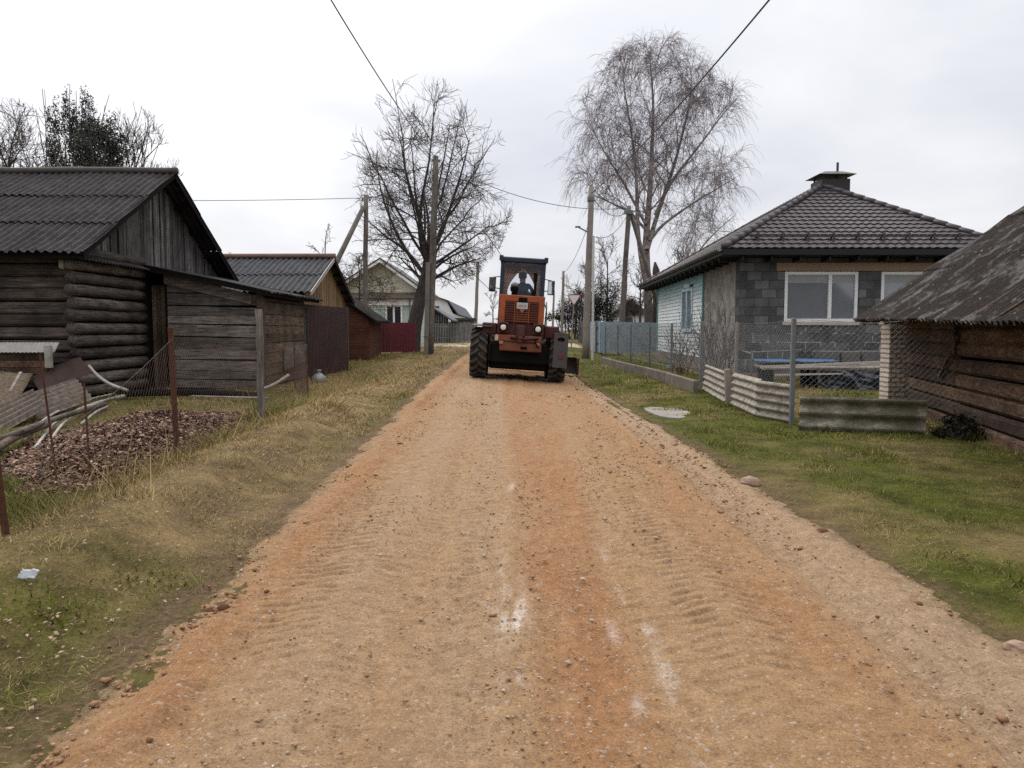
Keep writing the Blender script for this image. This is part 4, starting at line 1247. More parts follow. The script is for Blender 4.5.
mb = MB(); mb.box((xw - 0.02, wy0 + 0.08, wz0 + 0.08), (xw - 0.01, wy1 - 0.08, wz1 - 0.08)); obj("pane", mb, M['glass'], w)
mb = MB(); mb.prism([(side_x(25) - 0.09, 25.0, 0.0), (side_x(34.7) - 0.09, 34.7, 0.0), (side_x(34.7) - 0.09, 34.7, 0.585), (side_x(25) - 0.09, 25.0, 0.585)], (0.12, 0, 0))
mb.prism([(side_x(20.6) - 0.03, 20.55, 0.0), (side_x(25) - 0.03, 24.99, 0.0), (side_x(25) - 0.03, 24.99, 0.42), (side_x(20.6) - 0.03, 20.55, 0.42)], (0.1, 0, 0))
mb.box((6.18, FY - 0.05, 0.0), (12.5, FY - 0.002, 0.36))
obj("foundation", mb, plain('tan_foundation', (0.26, 0.195, 0.145, 1), 0.9, 0, 0.4, 2, 0.2, 0.3, (0.13, 0.10, 0.08, 1)), bh)
# roof
EZ2 = 3.60
C = [Vector((5.50, 20.0, EZ2)), Vector((13.0, 20.0, EZ2)), Vector((13.5, 37, EZ2)), Vector((6.2, 37, EZ2))]
A1 = Vector((9.66, 24.2, 5.93)); A2 = Vector((10.1, 32.8, 5.93))
def tile_face(mb, e0, e1, t0, t1, pu=0.22, pv=0.275, amp=0.015, stp=0.034):
    ed = (e1 - e0).normalized(); n = ed.cross(((t0 + t1) / 2 - (e0 + e1) / 2)).normalized()
    Ls = ((t0 + t1) / 2 - (e0 + e1) / 2); Ls = (Ls - ed * Ls.dot(ed)).length
    rows = int(Ls / pv) + 1
    for k in range(rows):
        f0 = k * pv / Ls; f1 = min(1.0, (k + 1.03) * pv / Ls)
        if f0 >= 1: break
        l0, r0 = e0.lerp(t0, f0), e1.lerp(t1, f0); l1, r1 = e0.lerp(t0, f1), e1.lerp(t1, f1)
        W = (r0 - l0).length
        m = max(2, int(W / 0.046))
        vs = []
        for j in range(m + 1):
            q = j / m
            p0 = l0.lerp(r0, q); p1 = l1.lerp(r1, q)
            u0 = (p0 - e0).dot(ed); u1 = (p1 - e0).dot(ed)
            h0 = amp * (math.cos(2 * PI * u0 / pu) ** 2 * 2 - 1) if False else amp * math.cos(2 * PI * u0 / pu)
            h1 = amp * math.cos(2 * PI * u1 / pu)
            vs += [p0 + n * (h0 - 0.002), p0 + n * (h0 + stp), p1 + n * h1]
        fs = []
        for j in range(m):
            a = j * 3
            fs += [(a, a + 3, a + 4, a + 1), (a + 1, a + 4, a + 5, a + 2)]
        mb.add(vs, fs)
t = NT('dark_metal_tile')
c = t.mix(t.noise(1.2, 4, 0.6), (0.040, 0.031, 0.034, 1), (0.055, 0.044, 0.048, 1))
M['tile'] = t.done(c, 0.5, 0.0, 0.4)
mb = MB()
tile_face(mb, C[0], C[1], A1, A1); tile_face(mb, C[3], C[0], A2, A1)
tile_face(mb, C[1], C[2], A1, A2, 0.46, 1.2); tile_face(mb, C[2], C[3], A2, A2, 0.46, 1.2)
rf = obj("roof", mb, M['tile'], bh)
mb = MB()
for a, b in ((C[0], A1), (C[1], A1), (A1, A2), (C[3], A2), (C[2], A2)):
    d = (b - a); k = int(d.length / 0.36)
    for i in range(k):
        p, q = a + d * (i / k), a + d * ((i + 1.08) / k)
        mb.tube([p + Vector((0, 0, 0.045)), q + Vector((0, 0, 0.035))], [0.088, 0.078], 8)
obj("hip_ridge", mb, M['tile'], rf, smooth=True)
mb = MB()
n1 = (C[1] - C[0]).cross(A1 - C[0]).normalized(); up1 = n1.cross((C[1] - C[0]).normalized()).normalized()
for k in range(10):
    x = 6.5 + 0.66 * k
    p = Vector((x, 20.0, EZ2)) + up1 * 0.52 + n1 * 0.02
    mb.beam(p - up1 * 0.10, p + n1 * 0.19, 0.05, 0.03); mb.beam(p + up1 * 0.12, p + n1 * 0.19, 0.05, 0.03)
for h in (0.05, 0.12):
    p = Vector((6.3, 20.0, EZ2)) + up1 * 0.52 + n1 * (0.05 + h)
    mb.tube([p, p + Vector((6.5, 0, 0))], 0.014, 6)
obj("snow_guard", mb, M['tile'], rf)
M['soffit'] = plain('dark_soffit', (0.006, 0.006, 0.006, 1), 0.6, 0, 0.3)
mb = MB()
mb.prism([C[0] + Vector((0.03, 0.03, -0.18)), C[3] + Vector((0.03, -0.03, -0.18)), C[2] + Vector((-0.03, -0.03, -0.18)), C[1] + Vector((-0.03, 0.03, -0.18))], (0, 0, 0.03))
for k in range(11):
    x = 6.0 + 0.75 * k; mb.box((x, 20.06, EZ2 - 0.30), (x + 0.05, 20.59, EZ2 - 0.19))
for k in range(19):
    y = 20.7 + 0.82 * k; xq = 5.55 + (y - 20) * 0.7 / 17; mb.box((xq, y, EZ2 - 0.30), (side_x(y) - 0.06, y + 0.05, EZ2 - 0.19))
obj("soffit", mb, M['soffit'], bh)
mb = MB()
mb.beam(C[0] + Vector((-0.02, -0.02, -0.095)), C[1] + Vector((0, -0.02, -0.095)), 0.03, 0.15)
mb.beam(C[3] + Vector((-0.02, 0, -0.095)), C[0] + Vector((-0.02, 0.0, -0.095)), 0.03, 0.15)
mb.beam(C[3] + Vector((0, 0.03, -0.085)), C[2] + Vector((0, 0.03, -0.085)), 0.03, 0.17)
obj("fascia", mb, M['soffit'], bh)
def gutter(mb, a, b):
    a = Vector(a); b = Vector(b); d = (b - a).normalized(); s = d.cross(Vector((0, 0, 1)))
    rows = []
    for k in range(7):
        an = PI * k / 6
        o = s * (0.06 * math.cos(an)) - Vector((0, 0, 0.06 * math.sin(an)))
        rows.append([tuple(a + o), tuple(b + o)])
    mb.gridsolid(np.array(rows), (0, 0, 0.006))
mb = MB(); gutter(mb, (5.41, 37, EZ2 - 0.02), (5.41 + 0.0, 20.0, EZ2 - 0.02)) if False else gutter(mb, C[3] + Vector((-0.12, 0, -0.02)), C[0] + Vector((-0.12, 0, -0.02)))
obj("gutter", mb, M['tile'], bh)
# chimney with its hood
mb = MB(); mb.bbox((9.62, 24.1, 5.6), (10.50, 25.0, 6.16), 0.01)
ch = obj("chimney", mb, plain('dark_chimney_cladding', (0.022, 0.020, 0.022, 1), 0.5, 0, 0.2), rf)
mb = MB()
mb.prism([(9.50, 23.98, 6.42), (10.74, 23.98, 6.42), (10.5, 24.3, 6.60), (9.74, 24.3, 6.60)], (0, 0.0, 0.012))
mb = MB()
q = [(9.48, 23.95, 6.28), (10.64, 23.95, 6.28), (10.64, 25.15, 6.28), (9.48, 25.15, 6.28), (9.80, 24.3, 6.42), (10.33, 24.3, 6.42), (10.33, 24.8, 6.42), (9.80, 24.8, 6.42)]
mb.add(q, [(0, 3, 2, 1), (4, 5, 6, 7), (0, 1, 5, 4), (1, 2, 6, 5), (2, 3, 7, 6), (3, 0, 4, 7)])
for x in (9.68, 10.38):
    for y in (24.16, 24.88): mb.box((x, y, 6.15), (x + 0.05, y + 0.05, 6.30))
obj("hood", mb, M['tile'], ch)
mb = MB(); mb.tube([(10.28, 24.55, 6.38), (10.28, 24.55, 6.74)], 0.04, 8); obj("pipe", mb, M['tile'], ch)

# ------------------------------------------------------------------ old barn, right foreground
barn = thing("log_barn", (6.3, 10.5, 0.1), "old brown log barn at the right edge with a mossy low wavy roof", "barn")
ev = Vector((-0.24, -0.97, 0)).normalized(); pv = Vector((0.97, -0.24, 0)).normalized()
O = Vector((6.48, 14.5, 1.66))
TS = 0.73
vs_ = (pv + Vector((0, 0, TS))).normalized(); evs = (ev + Vector((0, 0, -0.012))).normalized()
nb_ = evs.cross(vs_).normalized()
mb = MB(); SL = 4.7
roof_tiers(mb, O, evs, vs_, 9.2, SL, 3, tl=0.012, per=0.15, amp=0.030, wob=0.07, ragged=0.012, ny=6, sag=0.02, step=8)
RG = O + vs_ * SL
v2 = (pv * -1 + Vector((0, 0, TS))).normalized()
e2 = RG - v2 * SL + evs * 9.2
roof_tiers(mb, e2, -evs, v2, 9.2, SL, 2, per=0.15, amp=0.024, ny=3)
rfb = obj("roof", mb, M['roof_barn'], barn)
mb = MB(); mb.tube([RG + Vector((0, 0, 0.03)), RG + evs * 9.2 + Vector((0, 0, 0.03))], 0.1, 8)
obj("ridge_cap", mb, M['sheet_grey'], rfb)
# moss cushions and flaking on the barn roof
mb = MB()
W0 = Vector((7.2, 13.8, 0))
for k in range(9):
    z = 0.14 + 0.215 * k
    a = W0 + Vector((0, 0, z)); j = random.uniform(-0.015, 0.015)
    sp_ = 2.9 + random.uniform(-0.02, 0.02)
    mb.beam(a + pv * j, a + ev * sp_ + pv * j + Vector((0, 0, random.uniform(-.04, 0))), 0.17, 0.222 + random.uniform(-.03, .005), (0, 0, 1), 0.03)
    mb.beam(a + ev * (sp_ + 0.04) + pv * (-0.03 + j) + Vector((0, 0, random.uniform(-.02, .02))), a + ev * 9.0 + pv * (-0.03 + j) + Vector((0, 0, random.uniform(-.05, .03))), 0.19, 0.224 + random.uniform(-.035, .005), (0, 0, 1), 0.04)
obj("log_wall", mb, M['log_barn'], barn)
mb = MB()
p = W0 + ev * 2.92 + pv * -0.13
mb.beam(p + Vector((0, 0, 1.15)), p + Vector((0, 0, 1.78)), 0.08, 0.1, ev)
mb.beam(W0 + ev * 2.2 + pv * -0.14 + Vector((0, 0, 0.78)), W0 + ev * 3.1 + pv * -0.15 + Vector((0, 0, 1.42)), 0.04, 0.05)
obj("brace", mb, M['log_barn'], barn)
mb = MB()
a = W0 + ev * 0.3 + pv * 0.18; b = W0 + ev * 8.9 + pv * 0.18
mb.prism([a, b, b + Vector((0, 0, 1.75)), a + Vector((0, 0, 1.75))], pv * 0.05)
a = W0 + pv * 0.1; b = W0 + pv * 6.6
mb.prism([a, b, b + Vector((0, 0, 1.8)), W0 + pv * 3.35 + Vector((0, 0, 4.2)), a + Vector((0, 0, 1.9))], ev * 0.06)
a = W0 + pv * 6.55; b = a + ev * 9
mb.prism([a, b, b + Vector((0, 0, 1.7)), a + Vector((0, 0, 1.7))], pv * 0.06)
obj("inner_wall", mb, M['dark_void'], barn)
mb = MB()
for k in range(11):
    q = O + ev * (0.25 + 0.85 * k) + vs_ * 0.05 - nb_ * 0.09
    mb.beam(q, q + vs_ * 4.3, 0.07, 0.09)
mb.beam(O + ev * 0.1 + vs_ * 0.5 - nb_ * 0.16, O + ev * 9 + vs_ * 0.5 - nb_ * 0.16, 0.12, 0.12)
obj("rafters", mb, M['log_barn'], barn)
mt, br, bc = brick('pale_silicate_brick', (0.55, 0.455, 0.385, 1), (0.66, 0.575, 0.50, 1), (0.26, 0.19, 0.145, 1), 0.17, 0.088, ms=0.016, dirt=0.3, use='xz')
M['brick'] = mt.done(bc, 0.9, 0, 0.2)
mb = MB(); mb.bbox((6.93, 14.05, 0.0), (7.27, 14.4, 1.86), 0.01)
obj("brick_pillar", mb, M['brick'], barn)
mb = MB(); mb.beam((6.62, 13.98, 1.665), (7.4, 14.02, 1.70), 0.10, 0.03)
obj("pale_board", mb, M['wood_pale'], barn)
# ------------------------------------------------------------------ motor grader (built about its own origin, +y forward, rear axle at y = 0.7)
GX, GY = 0.19, 19.25
gz_l, gz_r = float(gz0(GX - 1, GY + 0.7)), float(gz0(GX + 1, GY + 0.7))
roll = math.atan2(gz_r - gz_l, 2.0)
grader = thing("motor_grader", (GX, GY, (gz_l + gz_r) / 2 + 0.015), "rusty orange motor grader with a dark blue cab driving away along the dirt road", "grader", rot=(0, -roll, 0))
M['orange'] = plain('faded_orange_paint', (0.35, 0.088, 0.032, 1), 0.6, 0, 0.4, 5, 0.25, 0.1, (0.15, 0.055, 0.033, 1))
M['orange_dirty'] = plain('dusty_orange_paint', (0.19, 0.06, 0.03, 1), 0.7, 0, 0.45, 4, 0.3, 0.1, (0.15, 0.075, 0.05, 1))
M['maroon'] = plain('dull_red_paint', (0.075, 0.020, 0.016, 1), 0.6, 0, 0.4, 4, 0.3, 0.1, (0.09, 0.05, 0.04, 1))
M['cab_blue'] = plain('dark_blue_paint', (0.018, 0.028, 0.048, 1), 0.5, 0, 0.3, 4)
M['tyre'] = plain('dusty_tyre', (0.020, 0.019, 0.018, 1), 0.85, 0, 0.3, 5, 0.2, 0.3, (0.10, 0.07, 0.05, 1))
M['greasy'] = plain('greasy_steel', (0.007, 0.006, 0.006, 1), 0.8, 0, 0.4, 5, 0.15, 0.2)
M['plate_grey'] = plain('grey_guard_steel', (0.065, 0.065, 0.067, 1), 0.6, 0.2, 0.35, 4, 0.4, 0.1, (0.09, 0.06, 0.05, 1))
def gobj(name, mb, mat, parent=None, smooth=False): return obj(name, mb, M[mat] if isinstance(mat, str) else mat, parent or grader, local=True, smooth=smooth)
# wheels
def wheel_meshes():
    R, W = 0.645, 0.43
    prof = [(0.36, -W * 0.36), (0.40, -W * 0.44), (0.52, -W * 0.5), (0.575, -W * 0.46), (0.602, -W * 0.3), (0.608, 0), (0.602, W * 0.3), (0.575, W * 0.46), (0.52, W * 0.5), (0.40, W * 0.44), (0.36, W * 0.36)]
    Mx = Matrix.Rotation(PI / 2, 4, 'Y')
    mb = MB(); mb.lathe(prof, 40, Mx)
    nl = 18
    tr_ = MB()
    for s in (-1, 1):
        for k in range(nl):
            a0 = 2 * PI * (k + (0.5 if s > 0 else 0)) / nl
            rows = []
            # each lug sweeps back from the centre to the shoulder
            pts = []
            for f in (0.02, 0.5, 1.0):
                x = s * f * W * 0.5
                a = a0 + 0.26 * f
                rr = 0.660 - 0.035 * f * f
                pts.append((x, a, rr))
            da = 0.060
            vs = []
            for (x, a, rr) in pts:
                for aa in (a - da, a + da):
                    for r_ in (0.575 - 0.03 * abs(x) / (W * .5), rr):
                        vs.append((x, r_ * math.cos(aa), r_ * math.sin(aa)))
            fs = []
            for i in range(2):
                b = i * 4
                fs += [(b, b + 4, b + 5, b + 1), (b + 2, b + 3, b + 7, b + 6), (b + 1, b + 5, b + 7, b + 3), (b, b + 2, b + 6, b + 4)]
            fs += [(0, 1, 3, 2), (8, 10, 11, 9)]
            tr_.add(vs, fs)
    rim = MB(); rim.lathe([(0.02, -0.12), (0.12, -0.13), (0.14, -0.10), (0.30, -0.09), (0.37, -0.15), (0.385, -0.15), (0.36, 0), (0.385, 0.15), (0.37, 0.15), (0.30, 0.09), (0.14, 0.10), (0.12, 0.13), (0.02, 0.12)], 28, Mx)
    return mb.mesh("tyre"), rim.mesh("rim", smooth=False), tr_.mesh("tread")
ty, ri, td = wheel_meshes(); td.materials.append(plain("dusty_tread", (0.075, 0.062, 0.052, 1), 0.9, 0, 0.4, 6, 0.2, 0.3)); ty.materials.append(M['tyre']); ri.materials.append(M['orange_dirty'])
for (x, y) in ((-1.03, 0.7), (0.985, 0.7), (-1.03, 2.15), (0.985, 2.15), (-0.985, 6.7), (0.985, 6.7)):
    w = bpy.data.objects.new("wheel", ty); COL.objects.link(w); w.parent = grader; w.location = (x, y, 0.642)
    w.rotation_euler = (random.uniform(0, 1), 0, 0)
    if x > 0: w.scale = (-1, 1, 1)
    for nm_, me_ in (("rim", ri), ("tread", td)):
        r = bpy.data.objects.new(nm_, me_); COL.objects.link(r); r.parent = w
# chassis and underside
mb = MB()
mb.bbox((-0.74, 0.25, 0.42), (0.74, 3.0, 0.95), 0.04); mb.bbox((-0.76, 0.42, 0.26), (0.76, 1.1, 0.80), 0.05)
for s in (-1, 1): mb.bbox((s * 0.76 - 0.05, 0.2, 0.45), (s * 0.76 + 0.05, 2.7, 0.86), 0.03)
mb.tube([(-1.1, 0.7, 0.642), (1.1, 0.7, 0.642)], 0.09, 10); mb.tube([(-1.1, 2.15, 0.642), (1.1, 2.15, 0.642)], 0.09, 10); mb.tube([(-1.1, 6.7, 0.642), (1.1, 6.7, 0.642)], 0.08, 10)
mb.beam((0, 2.9, 0.95), (0, 5.0, 1.75), 0.32, 0.34); mb.beam((0, 5.0, 1.75), (0, 6.9, 1.2), 0.3, 0.32)
gobj("chassis", mb, 'greasy')
# rear hood: orange engine cover
HX0, HX1 = -0.57, 0.56
mb = MB()
mb.bbox((HX0, 0.08, 1.46), (HX1, 2.2, 2.13), 0.05)
mb.bbox((HX0, 0.04, 1.98), (HX1, 0.10, 2.14), 0.02)
for x in (HX0, HX1 - 0.15): mb.bbox((x, 0.035, 1.44), (x + 0.15, 0.095, 2.0), 0.012)
hood = gobj("engine_cover", mb, 'orange')
gr_m = plain('dark_red_grille', (0.085, 0.026, 0.018, 1), 0.7, 0, 0.4, 8)
for (a, b) in ((HX0 + 0.16, HX0 + 0.37), (HX0 + 0.40, HX1 - 0.40), (HX1 - 0.37, HX1 - 0.16)):
    mb = MB()
    k = 0
    z = 1.47
    while z < 1.95:
        mb.bbox((a, 0.03, z), (b, 0.078, z + 0.034), 0.008); z += 0.058
    gobj("grille", mb, gr_m if b - a < 0.3 else M['orange_dirty'], hood)
for x in (HX0 + 0.375, HX1 - 0.395):
    mb = MB(); mb.box((x, 0.025, 1.45), (x + 0.018, 0.085, 1.98)); gobj("grille_frame", mb, 'orange', hood)
mb = MB(); mb.bbox((-0.10, 0.01, 1.97), (0.12, 0.12, 2.09), 0.02); gobj("latch_recess", mb, 'black', hood)
mb = MB(); mb.bbox((-0.14, -0.012, 1.80), (0.14, 0.02, 1.955), 0.008)
pl_ = gobj("number_plate", mb, plain('dirty_white_plate', (0.50, 0.46, 0.43, 1), 0.6, 0, 0.35, 9), hood)
mb = MB()
for k, (x, h) in enumerate(((-0.095, .05), (-0.045, .06), (0.005, .045), (0.06, .055))):   # the plate's marks, too small to read in the photograph
    mb.box((x, -0.016, 1.85), (x + 0.025, -0.011, 1.85 + h))
gobj("plate_marks", mb, plain('worn_grey_paint', (0.24, 0.21, 0.20, 1), 0.7, 0, 0.5, 30), pl_)
mb = MB(); mb.prism([(-0.07, -0.005, 1.795), (0.07, -0.005, 1.795), (0.0, -0.005, 1.70)], (0, 0.03, 0)); gobj("emblem", mb, plain('dull_pink_badge', (0.26, 0.13, 0.11, 1), 0.6), hood)
# lower frame, drawbar block, bumper
mb = MB()
mb.bbox((HX0 - 0.02, 0.10, 1.12), (HX1 + 0.02, 0.6, 1.46), 0.02)
gobj("rear_frame", mb, 'maroon')
mb = MB()
mb.bbox((HX0 + 0.02, -0.02, 0.98), (HX1 - 0.02, 0.3, 1.14), 0.02); mb.bbox((HX0 + 0.06, 0.0, 0.74), (HX1 - 0.02, 0.35, 0.965), 0.025)
bump_ = gobj("bumper", mb, 'orange_dirty')
mb = MB(); mb.bbox((-0.11, -0.08, 1.10), (0.11, 0.1, 1.40), 0.03); mb.bbox((-0.07, -0.10, 0.96), (0.07, 0.0, 1.12), 0.02); gobj("drawbar_bracket", mb, 'maroon')
mb = MB()
mb.tube([(-0.25, -0.04, 1.07), (0.1, -0.10, 1.03), (0.45, -0.05, 1.08)], 0.022, 6); mb.tube([(0.36, -0.05, 1.06), (0.40, -0.10, 0.95), (0.46, -0.05, 0.86)], 0.02, 6)
mb.bbox((0.02, -0.03, 0.80), (0.18, 0.01, 0.87), 0.01)
gobj("hitch_pin", mb, 'black', bump_)
lamp_glass = NT('work_lamp_glass'); M['lamp'] = lamp_glass.done((0.72, 0.66, 0.56, 1), 0.15, 0, 0.6)
for x, z in ((HX0 + 0.13, 1.32), (HX1 - 0.13, 1.32)):
    mb = MB(); mb.bbox((x - 0.135, 0.0, z - 0.14), (x + 0.135, 0.12, z + 0.14), 0.02)
    hl = gobj("rear_lamp", mb, 'maroon')
    Mx = Matrix.Translation((x, 0.0, z)) @ Matrix.Rotation(PI / 2, 4, 'X')
    mb = MB(); mb.lathe([(0.105, -0.02), (0.112, 0.03), (0.10, 0.05), (0.095, 0.04)], 24, Mx); gobj("lamp_ring", mb, 'greasy', hl)
    mb = MB(); mb.lathe([(0.072, 0.042), (0.066, 0.052), (0.04, 0.060), (0.01, 0.063)], 24, Mx); gobj("lens", mb, M['lamp'], hl, True)
for x in (HX0 + 0.10, HX1 - 0.12):
    mb = MB(); mb.bbox((x - 0.05, -0.05, 0.90), (x + 0.05, 0.0, 0.98), 0.015)
    gobj("tail_light", mb, plain('pale_red_lens', (0.38, 0.16, 0.13, 1), 0.3))
# side tanks, guards
mb = MB(); mb.bbox((-0.98, 0.35, 1.12), (-0.60, 1.6, 1.42), 0.03); gobj("tool_box", mb, 'maroon')
mb = MB(); mb.bbox((0.59, 0.35, 1.10), (0.98, 1.6, 1.42), 0.03); gobj("tool_box", mb, 'maroon')
mb = MB(); mb.prism([(-1.22, 0.2, 1.315), (-0.72, 0.2, 1.315), (-0.72, 1.2, 1.36), (-1.22, 1.2, 1.36)], (0, 0, 0.02)); gobj("mudguard", mb, 'plate_grey')
mb = MB()
# right guard: a hanging plate with an oval hole near its top
def ringplate(mb, x0, x1, z0, z1, cx, cz, rx, rz, y, th):
    n = 24; out = []; inn = []
    for k in range(n):
        a = 2 * PI * k / n; c_, s_ = math.cos(a), math.sin(a)
        sc = 1 / max(abs(c_) , abs(s_))
        out.append((min(max(cx + c_ * sc * 9, x0), x1) if False else cx + c_ * sc * (x1 - x0) / 2, y, cz + s_ * sc * rz * 2.2)); inn.append((cx + c_ * rx, y, cz + s_ * rz))
    vs = out + inn + [(p[0], y + th, p[2]) for p in out] + [(p[0], y + th, p[2]) for p in inn]
    fs = []
    for k in range(n):
        j = (k + 1) % n
        fs += [(k, j, n + j, n + k), (2 * n + k, 3 * n + k, 3 * n + j, 2 * n + j), (k, 2 * n + k, 2 * n + j, j), (n + k, n + j, 3 * n + j, 3 * n + k)]
    mb.add(vs, fs)
ringplate(mb, 0.84, 1.20, 0, 0, 1.02, 1.10, 0.095, 0.055, -0.06, 0.02)
mb.box((0.84, -0.06, 0.40), (1.20, -0.04, 0.977)); mb.bbox((0.84, -0.06, 1.222), (1.20, 1.25, 1.26), 0.01)
gd = gobj("wheel_guard", mb, 'plate_grey')
mb = MB(); mb.bbox((0.98, -0.085, 0.62), (1.08, -0.062, 0.74), 0.01); gobj("reflector", mb, plain('dark_red_reflector', (0.16, 0.02, 0.03, 1), 0.3), gd)
# cab
CX0, CX1, CY0, CY1, CZ0, CZ1 = -0.63, 0.62, 2.25, 3.75, 1.15, 3.24
mb = MB()
for x in (CX0, CX1 - 0.10):
    for y in (CY0, CY1 - 0.08): mb.bbox((x, y, CZ0), (x + 0.10, y + 0.08, CZ1 - 0.02), 0.012)
mb.bbox((CX0 - 0.02, CY0 - 0.04, 3.13), (CX1 + 0.02, CY1 + 0.05, 3.28), 0.03)
mb.bbox((CX0, CY0 - 0.0, CZ0), (CX1, CY1, 2.02), 0.02)
mb.bbox((CX0 + 0.1, CY0 + 0.005, 2.02), (CX1 - 0.1, CY0 + 0.07, 2.09), 0.01)
mb.bbox((CX0 - 0.05, CY0 - 0.09, 3.16), (CX0 + 0.06, CY0 - 0.035, 3.31), 0.015); mb.bbox((CX1 - 0.06, CY0 - 0.09, 3.16), (CX1 + 0.05, CY0 - 0.035, 3.31), 0.015)
cabo = gobj("cab", mb, 'cab_blue')
gm_ = NT('clear_cab_glass'); gm_.done((0.8, 0.82, 0.85, 1), 0.02, 1.0, 0.5)
gtr = gm_.n('ShaderNodeBsdfTransparent'); gtr.inputs[0].default_value = (0.93, 0.94, 0.95, 1)
gmx = gm_.n('ShaderNodeMixShader'); gmx.inputs[0].default_value = 0.02
gm_.t.links.new(gtr.outputs[0], gmx.inputs[1]); gm_.t.links.new(gm_.bs.outputs[0], gmx.inputs[2]); gm_.t.links.new(gmx.outputs[0], gm_.out.inputs[0])
M['clear'] = gm_.m
mb = MB(); mb.box((CX0 + 0.1, CY0 + 0.03, 2.09), (CX1 - 0.1, CY0 + 0.036, 3.13)); gobj("rear_window", mb, M['clear'], cabo)
mb = MB(); mb.box((CX0 + 0.1, CY1 - 0.036, 2.03), (CX1 - 0.1, CY1 - 0.03, 3.13)); gobj("windscreen", mb, M['clear'], cabo)
for x in (CX0 + 0.03, CX1 - 0.036):
    mb = MB(); mb.box((x, CY0 + 0.08, 2.03), (x + 0.006, CY1 - 0.08, 3.13)); gobj("side_glass", mb, M['clear'], cabo)
tq = NT('faded_pink_curtain')
tq.done((0.50, 0.36, 0.31, 1), 0.95, 0, 0.1)
tl_ = tq.n('ShaderNodeBsdfTranslucent'); tl_.inputs[0].default_value = (0.62, 0.46, 0.40, 1)
ms_ = tq.n('ShaderNodeMixShader'); ms_.inputs[0].default_value = 0.6
tq.t.links.new(tq.bs.outputs[0], ms_.inputs[1]); tq.t.links.new(tl_.outputs[0], ms_.inputs[2]); tq.t.links.new(ms_.outputs[0], tq.out.inputs[0])
cur = tq.m
def curtain(x0, x1, z0, z1, tie, y=CY1 - 0.12):
    """gathered curtain, drawn aside at its tie"""
    n, m = 12, 24; Pt = np.zeros((n, m, 3))
    for i in range(n):
        f = i / (n - 1); z = z1 + (z0 - z1) * f
        pull = math.sin(min(1, f / tie) * PI / 2) if f < tie else 1 - 0.35 * (f - tie) / (1 - tie)
        for j in range(m):
            q = j / (m - 1); Pt[i, j] = (x0 + (x1 - x0) * q * (1 - 0.80 * pull), y + 0.018 * math.sin(q * 30), z)
    mb = MB(); mb.gridsolid(Pt, (0, 0.004, 0)); return mb
gobj("curtain", curtain(CX0 + 0.1, 0.02, 2.05, 3.13, 0.72), cur, cabo)
gobj("curtain", curtain(CX1 - 0.1, 0.02, 2.05, 3.13, 0.72), cur, cabo)
mb = MB(); mb.box((CX0 + 0.1, CY1 - 0.10, 2.94), (CX1 - 0.1, CY1 - 0.09, 3.13)); gobj("pelmet", mb, cur, cabo)
mb = MB(); mb.lathe([(0.05, 0), (0.055, 0.03), (0.045, 0.06), (0.02, 0.075)], 14, Matrix.Translation((0.0, 3.0, 3.28))); gobj("beacon", mb, plain('red_beacon', (0.45, 0.06, 0.04, 1), 0.3), cabo)
for s, x in ((-1, CX0 - 0.20), (1, CX1 + 0.18)):
    mb = MB(); Mm = Matrix.Translation((x, 2.35, 2.50)) @ Matrix.Rotation(rad(-18 * s), 4, 'Z')
    mb.bbox((-0.095, -0.01, -0.20), (0.095, 0.05, 0.20), 0.04, Mm); mb.tube([(x, 2.38, 2.70), (x - s * 0.20, 2.5, 2.74)], 0.014, 6); mb.tube([(x, 2.38, 2.42), (x - s * 0.20, 2.5, 2.40)], 0.014, 6)
    mi = gobj("mirror", mb, 'cab_blue', cabo)
    mb = MB(); mb.bbox((-0.075, -0.016, -0.175), (0.075, -0.011, 0.175), 0.002, Mm); gobj("mirror_glass", mb, plain('mirror_silver', (0.6, 0.6, 0.62, 1), 0.08, 1.0, 0.05, 2, 0.5, 0), mi)
# exhaust stack and bowl air cleaner on the cover
mb = MB(); mb.tube([(0.33, 1.5, 2.1), (0.33, 1.5, 2.62)], 0.036, 10); mb.tube([(0.33, 1.5, 2.60), (0.33, 1.5, 2.82)], [0.05, 0.05], 12); gobj("exhaust_pipe", mb, 'black')
mb = MB(); mb.lathe([(0.05, 2.1), (0.055, 2.26), (0.10, 2.30), (0.115, 2.38), (0.095, 2.42)], 18, Matrix.Translation((-0.22, 1.3, 0)))
ac = gobj("air_cleaner", mb, 'black', None, True)
mb = MB(); mb.lathe([(0.098, 2.42), (0.098, 2.47), (0.06, 2.52), (0.01, 2.535)], 18, Matrix.Translation((-0.22, 1.3, 0))); gobj("bowl_cap", mb, plain('grey_cap', (0.14, 0.14, 0.15, 1), 0.6), ac, True)
mb = MB(); mb.tube([(0.60, 2.2, 1.2), (0.68, 2.2, 1.3), (0.70, 2.2, 1.9), (0.62, 2.2, 2.1)], 0.016, 6); gobj("handrail", mb, 'cab_blue', cabo)
